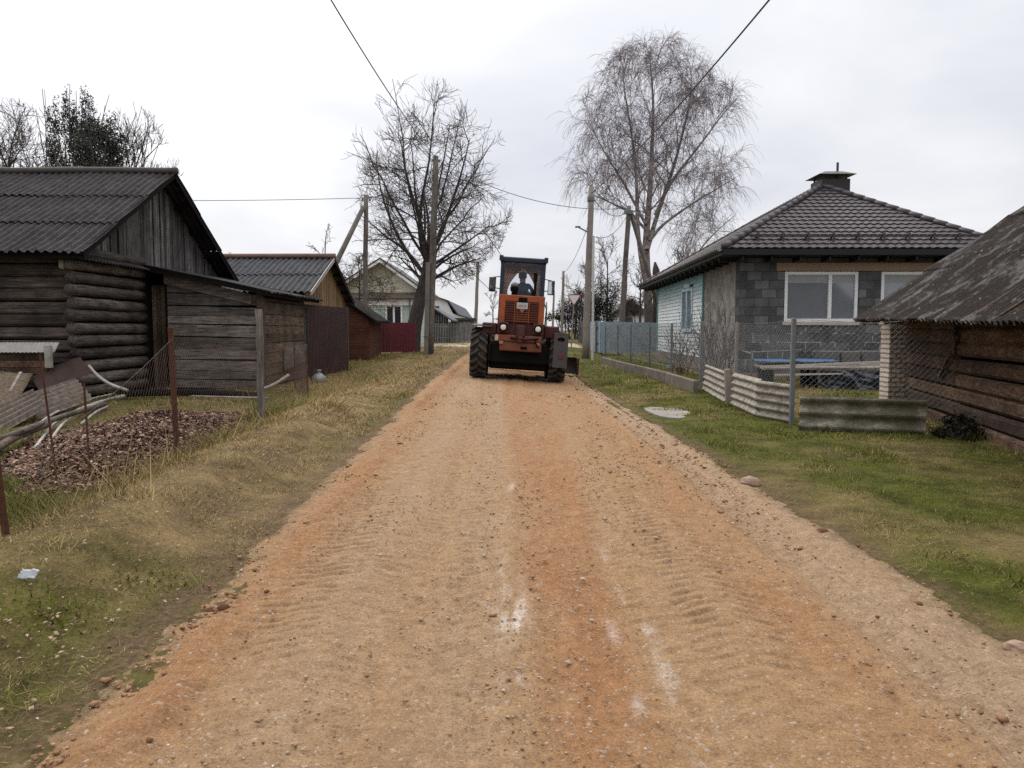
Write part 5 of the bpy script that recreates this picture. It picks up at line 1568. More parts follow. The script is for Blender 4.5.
# blade
mb = MB()
rows = []
for k in range(9):
    a = rad(-55 + 110 * k / 8)
    rows.append([(-1.42, 4.85 + 0.36 * math.cos(a) - 0.3, 0.32 + 0.30 * math.sin(a)), (1.80, 3.75 + 0.36 * math.cos(a) - 0.3, 0.32 + 0.30 * math.sin(a))])
mb.gridsolid(np.array(rows), (0, 0.03, 0)); gobj("blade", mb, plain('worn_blade_steel', (0.05, 0.036, 0.032, 1), 0.6, 0.3, 0.4, 5))
mb = MB(); mb.bbox((1.77, 3.35, 0.05), (1.82, 3.9, 0.56), 0.01); gobj("blade_end", mb, 'maroon')
for q in (((0.3, 4.4, 0.6), (0.1, 4.0, 1.3)), ((-0.3, 4.6, 0.6), (-0.1, 4.4, 1.5))):
    mb = MB(); mb.tube(q, 0.05, 8); gobj("lift_ram", mb, 'greasy')
mb = MB(); mb.bbox((-0.2, 2.62, 2.02), (0.30, 3.1, 2.15), 0.04); mb.bbox((-0.2, 2.60, 2.12), (0.30, 2.70, 2.36), 0.04); gobj("seat", mb, 'black', cabo)
mb = MB(); mb.tube([(0.05, 3.5, 2.0), (0.05, 3.3, 2.3)], 0.03, 8)
mb.tube([(0.05 + 0.19 * math.cos(a), 3.28 - 0.08 * math.sin(a), 2.32 + 0.17 * math.sin(a)) for a in np.linspace(0, 2 * PI, 20)], 0.014, 6, False); gobj("steering_wheel", mb, 'black', cabo)

# ------------------------------------------------------------------ driver, grown as one skinned body
def person(loc, label):
    J = [((0, 0, 0.10), .15), ((0, 0.0, 0.30), .155), ((0, 0.02, 0.48), .165), ((0, 0.04, 0.575), .11), ((0, 0.06, 0.63), .078), ((0, 0.085, 0.70), .09), ((0, 0.09, 0.78), .10), ((0, 0.085, 0.85), .07),
         ((-.17, 0.02, 0.54), .075), ((-.25, 0.02, 0.46), .062), ((-.29, 0.10, 0.26), .050), ((-.20, 0.34, 0.30), .040), ((-.17, 0.42, 0.31), .042),
         ((.17, 0.02, 0.54), .075), ((.25, 0.02, 0.46), .062), ((.29, 0.10, 0.26), .050), ((.20, 0.34, 0.30), .040), ((.17, 0.42, 0.31), .042),
         ((-.10, 0.12, 0.09), .10), ((-.14, 0.45, 0.10), .075), ((-.14, 0.50, -0.30), .055), ((-.14, 0.58, -0.34), .045),
         ((.10, 0.12, 0.09), .10), ((.14, 0.45, 0.10), .075), ((.14, 0.50, -0.30), .055), ((.14, 0.58, -0.34), .045)]
    Ed = [(0, 1), (1, 2), (2, 3), (3, 4), (4, 5), (5, 6), (6, 7), (2, 8), (8, 9), (9, 10), (10, 11), (11, 12), (2, 13), (13, 14), (14, 15), (15, 16), (16, 17), (0, 18), (18, 19), (19, 20), (20, 21), (0, 22), (22, 23), (23, 24), (24, 25)]
    me = bpy.data.meshes.new("person"); me.from_pydata([j[0] for j in J], Ed, [])
    o = bpy.data.objects.new("person", me); COL.objects.link(o); o.location = loc
    sm = o.modifiers.new("skin", 'SKIN'); ss = o.modifiers.new("smooth", 'SUBSURF'); ss.levels = 2; ss.render_levels = 2
    sv = me.skin_vertices[0].data
    for i, j in enumerate(J): sv[i].radius = (j[1], j[1])
    sv[0].use_root = True
    t = NT('navy_jacket_and_skin')
    z = t.sep()[2]
    c = t.mix(t.math('GREATER_THAN', z, 0.635), (0.018, 0.030, 0.052, 1), (0.17, 0.105, 0.08, 1))
    me.materials.append(t.done(c, 0.8, 0, 0.2))
    tag(o, label, "person")
    mb = MB(); mb.lathe([(0.110, 0.755), (0.12, 0.82), (0.114, 0.88), (0.078, 0.925), (0.02, 0.94)], 18, Matrix.Translation((0, 0.085, 0)))
    mb.prism([(-0.08, 0.17, 0.805), (0.08, 0.17, 0.805), (0.05, 0.26, 0.79), (-0.05, 0.26, 0.79)], (0, 0, 0.012))
    obj("cap", mb, plain('olive_cap', (0.045, 0.05, 0.035, 1), 0.9), o, local=True, smooth=True)
    return o
gl = Matrix.Translation(grader.location) @ Matrix.Rotation(-roll, 4, 'Y')
person(gl @ Vector((0.05, 2.78, 2.00)), "person in a navy jacket and cap driving, seen from behind in the grader cab")

# ------------------------------------------------------------------ poles
def pole(name, base, top, r0, r1, mat, label, cat="utility pole", group=None):
    b = Vector(base); t_ = Vector(top)
    o = thing(name, base, label, cat, group)
    mb = MB(); n = 8
    mb.tube([b.lerp(t_, k / n) + Vector((0.012 * math.sin(k * 2.1), 0, 0)) for k in range(n + 1)], [r0 + (r1 - r0) * k / n for k in range(n + 1)], 12)
    obj("shaft", mb, mat, o, smooth=True)
    return o
def insulators(o, top, n=2):
    for k in range(n):
        p = Vector(top) + Vector((0.16 * (1 if k % 2 else -1), 0, -0.25 - 0.22 * (k // 2)))
        mb = MB(); mb.tube([Vector((top[0], top[1], p.z - 0.02)), p], 0.012, 5); mb.lathe([(0.035, 0), (0.05, 0.03), (0.045, 0.07), (0.03, 0.1), (0.02, 0.11)], 10, Matrix.Translation(p))
        obj("insulator", mb, M['steel_grey'], o)
def ontop(px, py, Y): return P(px, py, Y)
# main left pole with its concrete stub
b = P(429.5, 354, 36); tp = P(436, 156, 36)
p_left = pole("wooden_pole", (b.x, 36, G(b.x, 36) - 0.1), tp, 0.19, 0.125, M['pole_wood'], "tall thick wooden pole bound to a concrete stub beside the bare spreading tree")
insulators(p_left, tp, 2)
mb = MB(); q = P(426, 356, 35.72); mb.beam((q.x + 0.0, 35.72, G(q.x, 35.7) - 0.1), (q.x + 0.12, 35.82, 4.6), 0.20, 0.16, (0, 1, 0), 0.02); obj("concrete_stub", mb, plain('weathered_stub', (0.19, 0.17, 0.15, 1), 0.9, 0, 0.4, 3), p_left)
mb = MB()
for z in (1.2, 2.9):
    q2 = b.lerp(tp, (z - b.z) / (tp.z - b.z))
    mb.tube([Vector((q2.x + 0.30 * math.cos(a) - 0.04, 35.88 + 0.33 * math.sin(a), z)) for a in np.linspace(0, 2 * PI, 18)], 0.014, 5, False)
obj("wire_binding", mb, M['rust_wire'], p_left)
# braced pole behind the tan gable shed
tp2 = P(366, 195, 34); b2 = P(364.5, 330, 34)
p_br = pole("braced_pole", (b2.x, 34, G(b2.x, 34) - 0.1), tp2, 0.125, 0.095, M['pole_wood'], "grey wooden pole with a slanting brace rising behind the tan gabled shed")
insulators(p_br, tp2, 2)
sb = P(318, 300, 33); st_ = P(363.5, 207, 33.9)
d = (st_ - sb); sb2 = sb + d * (-1.2)
mb = MB(); mb.tube([(sb.x - d.x * .45, sb.y - d.y * .45 , max(0.1, sb.z - d.z * .45)), st_], [0.14, 0.10], 10); obj("brace", mb, M['pole_wood'], p_br, smooth=True)
# far pole down the road, left
tp3 = P(478, 262, 66); b3 = P(475, 340, 66)
p_far = pole("far_pole", (b3.x, 66, G(b3.x, 66) - 0.1), tp3, 0.17, 0.12, M['pole_conc'], "slim grey pole standing alone by the picket fence left of the grader cab")
# right concrete pole
tp4 = P(591.5, 187, 33); b4 = P(585.5, 352, 33)
p_r = pole("concrete_pole", (b4.x, 33, G(b4.x, 33) - 0.1), tp4, 0.16, 0.115, M['pole_conc'], "thick leaning concrete pole with a pale rod by the grey-blue fence")
mb = MB(); mb.lathe([(0.14, -0.12), (0.16, -0.06), (0.16, 0.06), (0.14, 0.12)], 12, Matrix.Translation(P(591, 199, 33))); obj("clamp", mb, M['steel_grey'], p_r)
q0, q1 = P(592.5, 359, 32.2), P(593.5, 236, 32.7)
mb = MB(); mb.tube([(q0.x, 32.2, G(q0.x, 32.2) - 0.05), q1], [0.055, 0.05], 8); obj("earthing_rod", mb, plain('pale_rod', (0.5, 0.48, 0.45, 1), 0.7, 0, 0.3), p_r)
mb = MB(); a = P(587.5, 232, 33); mb.beam(a, P(578, 227, 32.8), 0.04, 0.05); mb.bbox(tuple(P(578, 227, 32.8) - Vector((0.12, 0.05, 0.03))), tuple(P(578, 227, 32.8) + Vector((0.1, 0.05, 0.04))), 0.015); obj("bracket_arm", mb, M['steel_grey'], p_r)
# right braced pole in front of the birch
tp5 = P(629, 206, 40); b5 = P(620, 330, 40)
p_b2 = pole("brown_pole", (b5.x, 40, G(b5.x, 40) - 0.1), tp5, 0.16, 0.12, M['pole_wood'], "brown pole with a slanting prop standing in front of the birch")
a, c_ = P(631, 214, 40.1), P(652, 285, 41.2); d = c_ - a
mb = MB(); mb.tube([a, (a.x + d.x * 1.9, a.y + d.y * 1.9, max(0.35, a.z + d.z * 1.9))], [0.11, 0.14], 10); obj("prop", mb, M['pole_wood'], p_b2, smooth=True)
mb = MB(); mb.bbox(tuple(P(629, 212, 39.85) - Vector((0.25, 0.05, 0.12))), tuple(P(629, 212, 39.85) + Vector((0.2, 0.03, 0.1))), 0.03); mb.beam(P(623, 214, 39.9), P(636, 211, 39.9), 0.06, 0.06); obj("crossarm", mb, M['steel_grey'], p_b2)
for (pxt, pyt, pxb, Y, r, lab) in ((563.5, 271, 561.5, 58, 0.12, "slim grey pole behind the give way sign"), (554, 290, 552.5, 82, 0.13, "thin far pole beside the grader cab's right mirror"), (546.5, 302, 546, 105, 0.13, "faintest and shortest pole just right of the grader cab")):
    t_ = P(pxt, pyt, Y); b_ = P(pxb, 330, Y)
    pole("far_pole", (b_.x, Y, G(b_.x, Y) - 0.1), t_, r, r * 0.75, M['pole_conc'], lab, group="poles down the road on the right")

# ------------------------------------------------------------------ overhead cables
def cable(a, b, sag, r, label, mat='wire', n=40):
    a = Vector(a); b = Vector(b)
    pts = [a.lerp(b, k / n) - Vector((0, 0, sag * 4 * (k / n) * (1 - k / n))) for k in range(n + 1)]
    mb = MB(); mb.tube(pts, r, 5)
    return tag(obj("overhead_cable", mb, M[mat], None, tuple(a), smooth=True), label, "cable", "overhead cables")
def cable_via(a, px, py, Y, yend, r, label):
    """hang a cable from a, through the sighted point, to a support behind the camera"""
    a = Vector(a); m = P(px, py, Y)
    L = a.y - yend; s = (a.y - m.y) / L
    x1 = a.x + (m.x - a.x) / s
    sag = 0.9
    # z(s) = a.z + (z1 - a.z) s - 4 sag s (1 - s)
    z1 = a.z + (m.z - a.z + 4 * sag * s * (1 - s)) / s
    return cable(a, (x1, yend, z1), sag, r, label, n=90)
cable_via(tp - Vector((0, 0, 0.08)), 331, 0, 16.0, -8, 0.016, "thick cable sweeping from the wooden pole up over the left of the road")
cable_via(tp4 - Vector((0, 0, 0.25)), 769, 0, 13.0, -8, 0.017, "thick cable sweeping from the concrete pole up across the birch crown")
cable(tp - Vector((0, 0, 0.2)), tp5 - Vector((0, 0, 0.1)), 0.75, 0.016, "cable crossing the road from the wooden pole to the brown propped pole")
cable(tp5 - Vector((0, 0, 0.15)), P(752, 233, 22.5), 0.25, 0.013, "thin cable from the brown propped pole to the tiled roof corner")
cable(tp2 - Vector((0, 0, 0.12)), P(110, 200, 32), 0.06, 0.013, "level cable running left from the braced pole over the sheds")
cable(tp2 - Vector((0, 0, 0.12)), tp - Vector((0, 0, 0.5)), 0.3, 0.012, "short cable between the braced pole and the wooden pole")
cable(tp4 - Vector((0, 0, 0.35)), tp5 - Vector((0, 0, 0.2)), 0.55, 0.016, "sagging upper loop between the concrete pole and the brown pole")
cable(P(595, 237, 33), tp5 - Vector((0, 0, 0.3)), 0.45, 0.014, "sagging lower loop between the concrete pole and the brown pole")
cable(tp4 - Vector((0, 0, 0.05)), P(612, 193, 40) + Vector((1.6, 6, 0.2)), 0.2, 0.02, "heavy dark cable leading from the concrete pole into the birch")
t6 = P(563.5, 272, 58)
cable(tp4 - Vector((0, 0, 1.2)), t6, 0.5, 0.013, "thin cable from the concrete pole back to the slim pole behind the sign")
cable(tp3 - Vector((0, 0, 0.1)), tp - Vector((0, 0, 0.6)), 0.8, 0.013, "thin cable from the lone slim pole to the wooden pole")

# ------------------------------------------------------------------ give way sign
sgx = P(574, 300, 44)
sg = thing("give_way_sign", (sgx.x - 0.18, 44, G(sgx.x, 44)), "white inverted triangle give way sign on a thin grey post beyond the grader", "road sign")
bs_ = P(571, 352, 44)
mb = MB(); mb.tube([(bs_.x, 44.03, G(bs_.x, 44) - 0.1), (sgx.x + 0.01, 44.03, sgx.z + 0.3)], 0.035, 8); obj("post", mb, M['pole_conc'], sg)
def tri(s, y, th):
    r = 0.07 * s
    pts = []
    for (cx_, cz_, a0) in ((-s / 2 + r * 1.2, -r, 90), (s / 2 - r * 1.2, -r, -30), (0, -s * 0.866 + 2 * r, -150)):
        for k in range(5):
            a = rad(a0 + (150 - 30 * 0) - 0 - 30 * k) if False else rad(a0 + 120 - 30 * k)
            pts.append((sgx.x + cx_ + r * math.cos(a), y, sgx.z + 0.30 + cz_ + r * math.sin(a)))
    return MB().prism(pts, (0, th, 0))
obj("border", tri(0.74, 43.97, 0.012), plain('red_sign_border', (0.42, 0.10, 0.11, 1), 0.5), sg)
mbx = MB(); c0 = Vector((sgx.x, 43.962, sgx.z + 0.30 - 0.23))
tr = tri(0.74, 43.962, 0.007); tr.v = [tuple(c0 + (Vector(p) - c0) * 0.84) if abs(p[1] - 43.962) < 1e-6 else (tuple(c0 + (Vector(p) - c0) * 0.84)[0], p[1], tuple(c0 + (Vector(p) - c0) * 0.84)[2]) for p in tr.v]
obj("face", tr, plain('white_sign_face', (0.72, 0.66, 0.66, 1), 0.5, 0, 0.1), sg)
# ------------------------------------------------------------------ trees
def polytubes(name, polys, sides):
    Vs = []; Fs = []; b = 0
    ang = 2 * PI * np.arange(sides) / sides
    ca, sa = np.cos(ang), np.sin(ang)
    k = np.arange(sides); k2 = (k + 1) % sides
    for pts, rs in polys:
        pts = np.asarray(pts, float); m = len(pts)
        tg = np.gradient(pts, axis=0)
        tg /= (np.linalg.norm(tg, axis=1, keepdims=True) + 1e-9)
        ref = np.array((0.31, 0.95, 0.02)) if abs(tg[0][1]) < 0.8 else np.array((1.0, 0.1, 0.0))
        x = np.cross(tg, ref); x /= (np.linalg.norm(x, axis=1, keepdims=True) + 1e-9)
        y = np.cross(tg, x)
        rs = np.asarray(rs)[:, None, None]
        Vv = pts[:, None] + (x[:, None] * ca[None, :, None] + y[:, None] * sa[None, :, None]) * rs
        Vs.append(Vv.reshape(-1, 3))
        i = np.arange(m - 1)[:, None] * sides
        Fs.append(np.stack([i + k, i + k2, i + sides + k2, i + sides + k], -1).reshape(-1, 4) + b)
        b += m * sides
    return np_mesh(name, np.concatenate(Vs), np.concatenate(Fs), 4)

def unit(v): return v / (np.linalg.norm(v) + 1e-9)
R2 = np.random.default_rng(5)

def curve(p, d, L, n, wander, trop, r0, r1, env=None):
    """a wandering branch; trop bends it towards (0,0,1) (negative: droops)"""
    pts = [p]; rs = [r0]; d = unit(d)
    for i in range(n):
        d = unit(d + R2.normal(0, wander, 3) + np.array((0, 0, trop)))
        q = pts[-1] + d * (L / n)
        if env is not None and i > 0 and env(q) > 1.0: break
        pts.append(q); rs.append(r0 + (r1 - r0) * (i + 1) / n)
    return np.array(pts), np.array(rs)

def at_t(pts, rs, t):
    f = t * (len(pts) - 1); i = min(int(f), len(pts) - 2); g = f - i
    return pts[i] * (1 - g) + pts[i + 1] * g, unit(pts[i + 1] - pts[i]), rs[i] * (1 - g) + rs[i + 1] * g

def side_dir(d, ang):
    a = R2.normal(0, 1, 3); a = unit(a - d * a.dot(d))
    return d * math.cos(ang) + a * math.sin(ang)

def spreading_tree(name, trunk, trunk_r, cen, semi, n1, n2, n3, n4, label, twig_r=0.009, bark=None, twigm=None, up1=0.06, tip=0.07, group=None, cat="tree", low_t=0.5, egg=0.0, leaders=()):
    cen = np.array(cen, float); semi = np.array(semi, float)
    def env(q):
        e_ = (q - cen) / semi
        k_ = 1.0 + egg * max(0.0, e_[2])
        return (e_[0] * k_) ** 2 + (e_[1] * k_) ** 2 + e_[2] ** 2
    base = trunk[0]
    o = thing(name, tuple(base), label, cat, group)
    big = []; mid = []; fine = []
    tp_, tr_ = np.array(trunk, float), np.array(trunk_r, float)
    # smooth the trunk line
    ts = np.linspace(0, len(tp_) - 1, 14)
    tpp = np.stack([np.interp(ts, np.arange(len(tp_)), tp_[:, a]) for a in range(3)], 1); trr = np.interp(ts, np.arange(len(tp_)), tr_)
    big.append((tpp, trr))
    limbs = []
    for (lp_, lr_) in leaders:
        q_ = np.array(lp_, float); ts = np.linspace(0, len(q_) - 1, 12)
        qq = np.stack([np.interp(ts, np.arange(len(q_)), q_[:, a]) for a in range(3)], 1); qq[1:-1] = (qq[:-2] + 2 * qq[1:-1] + qq[2:]) / 4
        qr = np.linspace(lr_ * 0.85, 0.016, 12); big.append((qq, qr))
        for j in range(9):
            t = 0.22 + 0.76 * (j + R2.uniform(0, .8)) / 9
            p, d, r = at_t(qq, qr, min(t, .99))
            out = unit((p - cen) / semi + R2.normal(0, 0.55, 3) + np.array((0, 0, 0.15)))
            limbs.append((p, p + out * R2.uniform(1.3, 2.9) * (1.15 - 0.5 * t), r))
    for k in range(n1 + len(limbs)):
        if k >= n1:
            p, tgt, r = limbs[k - n1]
            L = np.linalg.norm(tgt - p); el = 1.0; d0 = unit(unit(tgt - p) + np.array((0, 0, 0.3)))
        g_ = k / max(1, n1 - 1)
        if k < n1:
            t = low_t + (1 - low_t) * g_
            p, d, r = at_t(tpp, trr, min(t, 0.999))
            az = k * 2.4 + R2.uniform(-0.3, 0.3)
            el = -0.8 + 2.05 * g_ ** 1.25 + R2.uniform(-0.25, 0.25)
            tgt = cen + semi * np.array((math.cos(az) * math.cos(el), math.sin(az) * math.cos(el), math.sin(el))) * R2.uniform(0.78, 1.0)
            L = np.linalg.norm(tgt - p)
            d0 = unit(unit(tgt - p) + np.array((0, 0, 0.55 if el < 0.3 else 0.3)))
        n = 12; pts = [p]; d = d0
        for i in range(n):
            d = unit(0.72 * d + 0.28 * unit(tgt - pts[-1]) + R2.normal(0, 0.10, 3))
            pts.append(pts[-1] + d * L / n)
        r0 = max(0.028, r * R2.uniform(0.26, 0.42))
        rs = np.linspace(r0, max(0.012, r0 * 0.14), n + 1)
        pts = np.array(pts); big.append((pts, rs))
        for j in range(n2):
            t = 0.12 + 0.86 * (j + R2.uniform(0, 0.8)) / n2
            p2, d2, r2 = at_t(pts, rs, min(t, .99))
            L2 = L * R2.uniform(0.26, 0.52) * (1.15 - 0.7 * t)
            pp, rr = curve(p2, side_dir(d2, R2.uniform(0.6, 1.15)), L2, 7, 0.13, up1, max(0.010, r2 * 0.5), 0.008, env)
            if len(pp) < 3: continue
            mid.append((pp, rr))
            for q in range(n3):
                t3 = 0.15 + 0.85 * (q + R2.uniform(0, 0.9)) / n3
                p3, d3, r3 = at_t(pp, rr, min(t3, .99))
                L3 = R2.uniform(0.45, 1.25) * min(1.0, semi[0] / 3.5)
                p4, r4 = curve(p3, side_dir(d3, R2.uniform(0.5, 1.1)), L3, 5, 0.16, tip, max(twig_r * 1.05, r3 * 0.6), twig_r * 0.8, env)
                if len(p4) < 3: continue
                fine.append((p4, r4))
                for w in range(n4):
                    p5, d5, r5 = at_t(p4, r4, R2.uniform(0.25, 0.98))
                    p6, r6 = curve(p5, side_dir(d5, R2.uniform(0.5, 1.0)), R2.uniform(0.2, 0.55) * min(1.0, semi[0] / 3.0), 3, 0.15, tip * 1.3, twig_r * 0.9, twig_r * 0.6, env)
                    if len(p6) >= 2: fine.append((p6, r6))
    off = np.array(base)
    sub = lambda L: [(p - off, r) for p, r in L]
    m1 = polytubes("trunk", sub(big), 8); m1.shade_smooth(); obj("trunk", m1, bark or M['bark'], o)
    V1 = polytubes("crown", sub(mid + fine), 4); obj("crown", V1, twigm or M['twig'], o)
    return o

t = NT('dark_bark')
c = t.ramp(t.noise(3, 6, 0.7, t.mp((4, 4, 0.9))), [(0.3, (0.022, 0.019, 0.018, 1)), (0.7, (0.10, 0.088, 0.08, 1))])
t.bump(t.noise(6, 5, 0.7, t.mp((4, 4, 0.8))), 0.8, 0.03); M['bark'] = t.done(c, 0.95, 0, 0.1)
M['twig'] = plain('dark_twig', (0.115, 0.095, 0.088, 1), 0.9, 0, 0.4, 1.5, 0.1)
M['twig_brown'] = plain('brown_twig', (0.10, 0.078, 0.068, 1), 0.9, 0, 0.4, 1.5, 0.1)
M['twig_birch'] = plain('purplish_birch_twig', (0.27, 0.23, 0.24, 1), 0.9, 0, 0.35, 1.0, 0.1)
M['twig_far'] = plain('far_grey_twig', (0.17, 0.15, 0.15, 1), 0.9, 0, 0.3, 0.5, 0.1)
t = NT('birch_bark')
c = t.ramp(t.noise(2.2, 5, 0.7, t.mp((2, 2, 1.4))), [(0.38, (0.09, 0.075, 0.072, 1)), (0.54, (0.30, 0.26, 0.25, 1))])
c = t.mix(t.ramp(t.math('MULTIPLY', t.sep()[2], 0.1), [(0.25, 0.85), (0.55, 0.0)]), c, (0.055, 0.045, 0.042, 1))
M['bark_birch'] = t.done(c, 0.9, 0, 0.15)

# the big bare tree by the wooden pole
Yt = 38.5
b0 = P(415, 352, Yt); b0.z = G(b0.x, Yt) - 0.15
b0 = P(411, 352, Yt); b0.z = G(b0.x, Yt) - 0.15
tr_pts = [tuple(b0), tuple(P(413.5, 330, Yt)), tuple(P(419, 303, Yt)), tuple(P(426, 275, Yt)), tuple(P(428, 255, Yt))]
spreading_tree("bare_tree", tr_pts, [0.50, 0.40, 0.33, 0.27, 0.20], tuple(P(427, 185, Yt)), (4.4, 3.7, 5.4), 13, 7, 6, 1,
               "big bare spreading tree with a leaning dark trunk behind the wooden pole", 0.0082, tip=0.09, up1=-0.01, low_t=0.62, egg=0.12, leaders=[
               ([tuple(P(427, 262, Yt)), tuple(P(419, 238, Yt + .4)), tuple(P(421, 200, Yt + .6)), tuple(P(430, 160, Yt + .5)), tuple(P(434, 104, Yt + .4))], 0.17),
               ([tuple(P(428, 258, Yt)), tuple(P(441, 235, Yt - .4)), tuple(P(452, 203, Yt - .8)), tuple(P(463, 168, Yt - 1.0)), tuple(P(470, 138, Yt - 1.2))], 0.15),
               ([tuple(P(425, 275, Yt)), tuple(P(405, 250, Yt + .5)), tuple(P(391, 222, Yt + 1.0)), tuple(P(380, 190, Yt + 1.3)), tuple(P(376, 155, Yt + 1.4))], 0.14),
               ([tuple(P(428, 255, Yt)), tuple(P(432, 220, Yt + 1.0)), tuple(P(441, 175, Yt + 1.8)), tuple(P(450, 125, Yt + 2.0))], 0.13),
               ([tuple(P(429, 268, Yt)), tuple(P(448, 255, Yt + .3)), tuple(P(470, 240, Yt + .2)), tuple(P(490, 225, Yt))], 0.11),
               ([tuple(P(427, 250, Yt)), tuple(P(418, 215, Yt - 1.0)), tuple(P(405, 170, Yt - 1.8)), tuple(P(400, 135, Yt - 2.0))], 0.12)])
# birch
def birch():
    Yb = 46
    cen = np.array(P(655, 172, Yb)); sx_, sz_ = 6.3, 7.7
    b0 = P(650, 335, Yb); b0.z = G(b0.x, Yb) - 0.2
    o = thing("birch_tree", tuple(b0), "tall weeping birch with pale trunk and hanging bare twigs behind the blue fence", "tree")
    def env(q):
        h = (q[2] - cen[2]) / sz_
        w = sx_ * (1.0 - 0.28 * max(0, h)) 
        return ((q[0] - cen[0]) ** 2 + (q[1] - cen[1]) ** 2) / w ** 2 + h * h
    big = []; mid = []; fine = []
    leaders = [([(650, 335), (648, 290), (645, 250), (648, 215), (651, 180), (652, 140), (654, 105), (651, 72), (649, 50)], 0.36),
               ([(647, 290), (640, 255), (637, 220), (637, 185), (634, 150), (628, 110), (622, 80), (628, 58)], 0.20),
               ([(647, 250), (657, 215), (666, 190), (676, 160), (686, 120), (692, 90), (691, 68)], 0.20),
               ([(650, 240), (662, 225), (690, 205), (715, 190), (735, 178)], 0.14),
               ([(646, 230), (630, 212), (605, 200), (585, 192)], 0.12),
               ([(655, 215), (672, 180), (700, 145), (722, 115), (738, 98)], 0.13), ([(646, 225), (625, 185), (603, 150), (588, 120)], 0.12),
               ([(649, 300), (668, 285), (690, 262), (712, 235), (735, 215)], 0.13)]
    for path, r in leaders:
        yy = Yb
        pts = np.array([tuple(P(px, py, Yb + (0.0 if i == 0 else R2.normal(0, 0.5)))) for i, (px, py) in enumerate(path)])
        if r == 0.36: pts[0] = b0
        ts = np.linspace(0, len(pts) - 1, 16)
        pp = np.stack([np.interp(ts, np.arange(len(pts)), pts[:, a]) for a in range(3)], 1)
        pp[1:-1] = (pp[:-2] + 2 * pp[1:-1] + pp[2:]) / 4
        rs = np.linspace(r * 0.78, 0.014, 16) if r != 0.36 else np.linspace(0.30, 0.018, 16) * np.linspace(1, 0.8, 16)
        big.append((pp, rs))
        nbr = 17 if r > 0.15 else 9
        for j in range(nbr):
            t = 0.28 + 0.70 * (j + R2.uniform(0, .8)) / nbr if r > 0.15 else 0.35 + 0.6 * j / nbr
            p, d, rr = at_t(pp, rs, min(t, .99))
            az = R2.uniform(0, 2 * PI)
            dd = unit(np.array((math.cos(az) * 0.8, math.sin(az) * 0.8, R2.uniform(0.9, 1.9))))
            L = R2.uniform(2.2, 4.8) * (1.2 - 0.6 * t)
            b, br = curve(p, dd, L, 9, 0.09, -0.04, max(0.017, rr * 0.38), 0.009, env)
            if len(b) < 4: continue
            mid.append((b, br))
            for q in range(9):
                t2 = 0.2 + 0.8 * q / 9
                p2, d2, r2 = at_t(b, br, min(t2, .99))
                s, sr = curve(p2, side_dir(d2, R2.uniform(0.4, 0.9)), R2.uniform(0.7, 1.8), 6, 0.13, -0.06, max(0.009, r2 * .55), 0.007, env)
                if len(s) < 3: continue
                mid.append((s, sr))
                for w in range(10):
                    p3, d3, _ = at_t(s, sr, R2.uniform(0.2, 1.0) * .99)
                    up = R2.uniform(0, 1) < 0.30
                    if up: f, fr = curve(p3, unit(d3 + np.array((0, 0, 0.7))), R2.uniform(0.3, 0.8), 3, 0.12, 0.05, 0.0075, 0.0055)
                    else: f, fr = curve(p3, side_dir(d3, 0.5), R2.uniform(0.4, 1.2) + 1.3 * R2.uniform(0, 1) * min(1.0, abs(p3[0] - cen[0]) / 4.5 + 0.25 * (p3[2] < cen[2])), 7, 0.045, -0.30, 0.0066, 0.0048)
                    fine.append((f, fr))
                    if R2.uniform() < 0.5:
                        p4, d4, _ = at_t(f, fr, 0.4)
                        fine.append(curve(p4, side_dir(d4, 0.5), R2.uniform(0.3, 0.8), 4, 0.08, -0.3, 0.0075, 0.006))
    off = np.array(b0); sub = lambda L: [(p - off, r) for p, r in L]
    m1 = polytubes("trunk", sub(big), 9); m1.shade_smooth(); obj("trunk", m1, M['bark_birch'], o)
    obj("crown", polytubes("crown", sub(mid + fine), 3), M['twig_birch'], o)
birch()

def bare(name, px, pyb, pyt, Y, halfw, label, n=(7, 6, 4, 1), twig=0.012, bark=None, twigm=None, group=None, lean=0.0, low=0.25, tr=0.09, tip=0.1, cat="tree"):
    b = P(px, pyb, Y); b.z = G(b.x, Y) - 0.1; t_ = P(px, pyt, Y)
    H = t_.z - b.z
    pts = [tuple(b), (b.x + lean * .3, Y, b.z + H * 0.3), (b.x + lean * .6, Y, b.z + H * 0.5), (b.x + lean, Y, b.z + H * 0.75)]
    return spreading_tree(name, pts, [tr, tr * .8, tr * .6, tr * .3], (b.x + lean * .5, Y, b.z + H * (0.5 + low / 2)), (halfw, halfw * 0.9, H * (0.5 - low / 2)), *n, label, twig, bark, twigm or M['twig'], 0.10, tip, group, cat)

